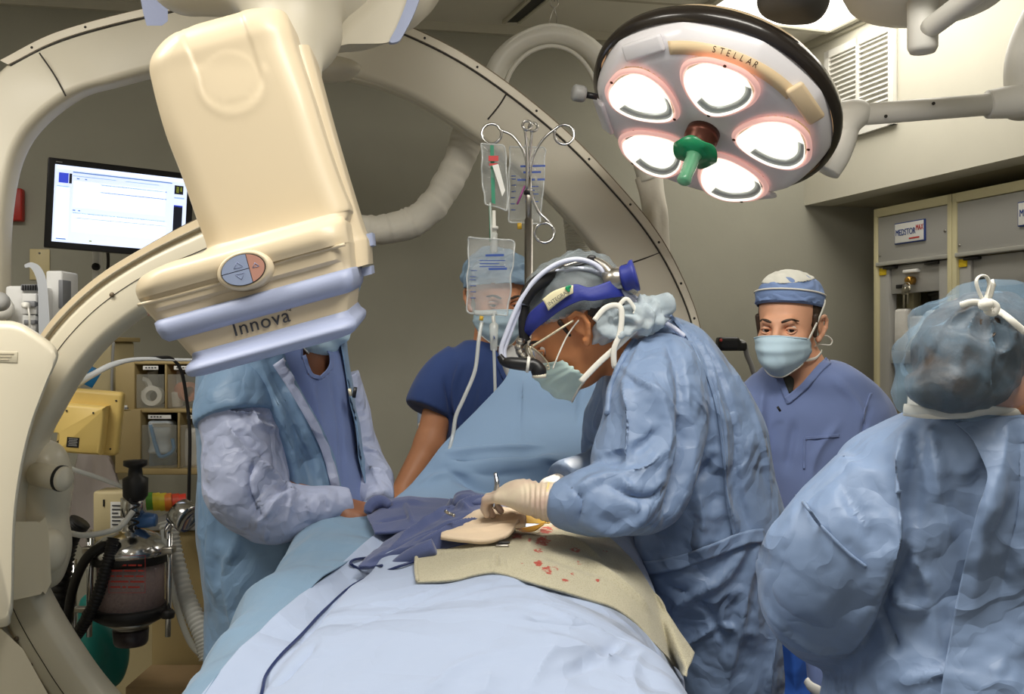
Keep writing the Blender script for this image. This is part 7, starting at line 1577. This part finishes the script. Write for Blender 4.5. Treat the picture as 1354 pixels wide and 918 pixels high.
s1 = tube([P(612,476,2.825),P(588,500,2.82),P(572,525,2.80),P(564,544,2.785)], [.06,.07,.072,.07], 24, n=30); s2 = tube([P(722,476,2.825),P(745,500,2.82),P(760,530,2.81),P(766,548,2.8)], [.06,.068,.07,.068], 24, n=30)
V, Fc = fuse([loft(rings_interp(rows, 44, 40, 2.2)), s1, s2], .007, 7)
V, Fc = clothify(V, Fc, 231, .005, .1, [([(588,500),(596,540),(600,580)],.014,-.008),([(610,480),(600,520),(608,570)],.016,.007),([(640,500),(630,560)],.02,.006)], fine=.001)
bAn = bvh_of(V, Fc); V, Fc = trim_mesh(V, Fc, ~inpoly(V, [(650,440),(656,470),(668,500),(682,510),(694,490),(702,450)], 2.9))
ST = mk('scrub_top', *shell(V, Fc, .0015), M_navy, AN); mk('undershirt', *sdf_mesh([('cap', tuple(P(672,472,2.775)), tuple(P(682,505,2.745)), .036,.03,.01)], .006), M_shirt, AN)
belt('collar', [(650,445),(656,470),(668,500),(682,511)], 3, bAn, M_navy, ST, .004); belt('collar', [(682,511),(694,490),(702,455)], 3, bAn, M_navy, ST, .004)
mk('badge', *lathe([(0,0),(.012,0),(.012,.004),(0,.004)], frame(P(668,510,2.70), (0,-1,0)), 18), mat('badge_green', (90,130,60), .4, bump=(60,.03)), AN)
cV, cF = cap_shell(Ma, Ra, .98, (0,.016,.052), (.098,.118,.088), lambda Q: Q[:,2] > .022-.3*Q[:,1], seed=241, amp=.008, L=.04)
mk('hair_net', *shell(cV, cF, .0006), M_net2, AN)
MKa = mask(Ma, AN, M_maskb, seed=243)[0]
trousers(-.02, 2.86, M_navy, AN)
CHR = empty('stool', P(560,900,3.3), 'stool with grey blue backrest standing behind the anesthetist', 'stool')
q = P(558,575,3.3); mk('backrest', *orient(*rbox((.09,.05,.2), Matrix.Translation(q+Vector((.03,0,0))), .02, 4)), mat('stool_vinyl', (150,164,186), .5, bump=(60,.03)), CHR); mk('back_trim', *orient(*rbox((.085,.052,.012), Matrix.Translation(q+Vector((.032,-.004,.035))), .004)), M_ivory, CHR)
b0 = Vector((q.x+.1, 3.3, 0)); mk('back_post', *tube([q+Vector((.04,.02,-.08)), Vector((q.x+.06,3.34,.55))], .012, 8), M_steel, CHR); mk('seat', *orient(*lathe([(0,.52),(.17,.52),(.18,.55),(.17,.58),(0,.59)], Matrix.Translation(b0), 28)), M_grey, CHR); mk('post', *tube([b0+Vector((0,0,.08)), b0+Vector((0,0,.53))], .022, 12), M_steel, CHR)
for k in range(5): mk('foot', *tube([b0+Vector((0,0,.09)), b0+Vector((.22*math.cos(k*1.257),.22*math.sin(k*1.257),.03))], .014, 8), M_steel, CHR)
# dark scope on a bent arm behind the surgeon
SCO = empty('wall_scope', P(985,470,3.2), 'black scope head on a bent arm between the surgeon and the capped man', 'scope')
mk('scope_head', *fuse([rbox((.07,.06,.045), Matrix.Translation(P(962,455,3.2)), .008), rbox((.04,.05,.03), Matrix.Translation(P(978,458,3.2)), .006)], .005, 2), M_black, SCO); mk('scope_arm', *tube([P(976,452,3.2), P(984,455,3.2), P(988,470,3.2), P(995,488,3.2), P(1002,520,3.2), P(1006,620,3.2)], .009, 10, n=40), M_grey, SCO); mk('scope_stand', *tube([P(1006,600,3.2), Vector((P(1006,600,3.2).x,3.2,.04))], .014, 10), M_grey, SCO); mk('red_lamp', *lathe([(0,0),(.005,0),(.005,.004),(0,.004)], frame(P(953,450,3.165), (0,-1,0)), 10), M_redp, SCO)
# blue cloths low between surgeon and nurse
M_royal = mat('royal_blue_cloth', (44,96,190), .8, bump=(300,.1,.001), var=.05)
def hang(name, net, m, seed, label, cat):
    V, Fc = facecam(*patch(net, 50, 40)); V, Fc = clothify(V, Fc, seed, .012, .08, n=5); mk(name, *shell(V, Fc, .003), m, label=label, cat=cat)
hang('hanging_cloth', [[(1034,830,1.75),(1046,846,1.73),(1058,858,1.75)],[(1036,900,1.75),(1052,905,1.73),(1072,910,1.75)],[(1036,1000,1.75),(1056,1000,1.73),(1080,1000,1.75)]], M_royal, 251, 'bright royal blue cloth hanging between surgeon and the person at the right edge', 'cloth')
hang('hanging_cloth', [[(1058,860,1.85),(1072,868,1.83),(1100,872,1.85)],[(1062,890,1.85),(1080,885,1.82),(1108,890,1.85)],[(1066,990,1.85),(1090,990,1.83),(1120,990,1.85)]], M_scrub, 257, 'paler blue cloth beside the royal blue one, low at the right', 'cloth')
mk('basin_rim', *tube([P(1066,900,1.72), P(1072,908,1.71), P(1084,916,1.70), P(1100,930,1.70)], [.008,.010,.012,.012], 10, n=20, flat=(1,.5)), M_white, label='pale curved basin rim low beside the royal blue cloth', cat='basin')
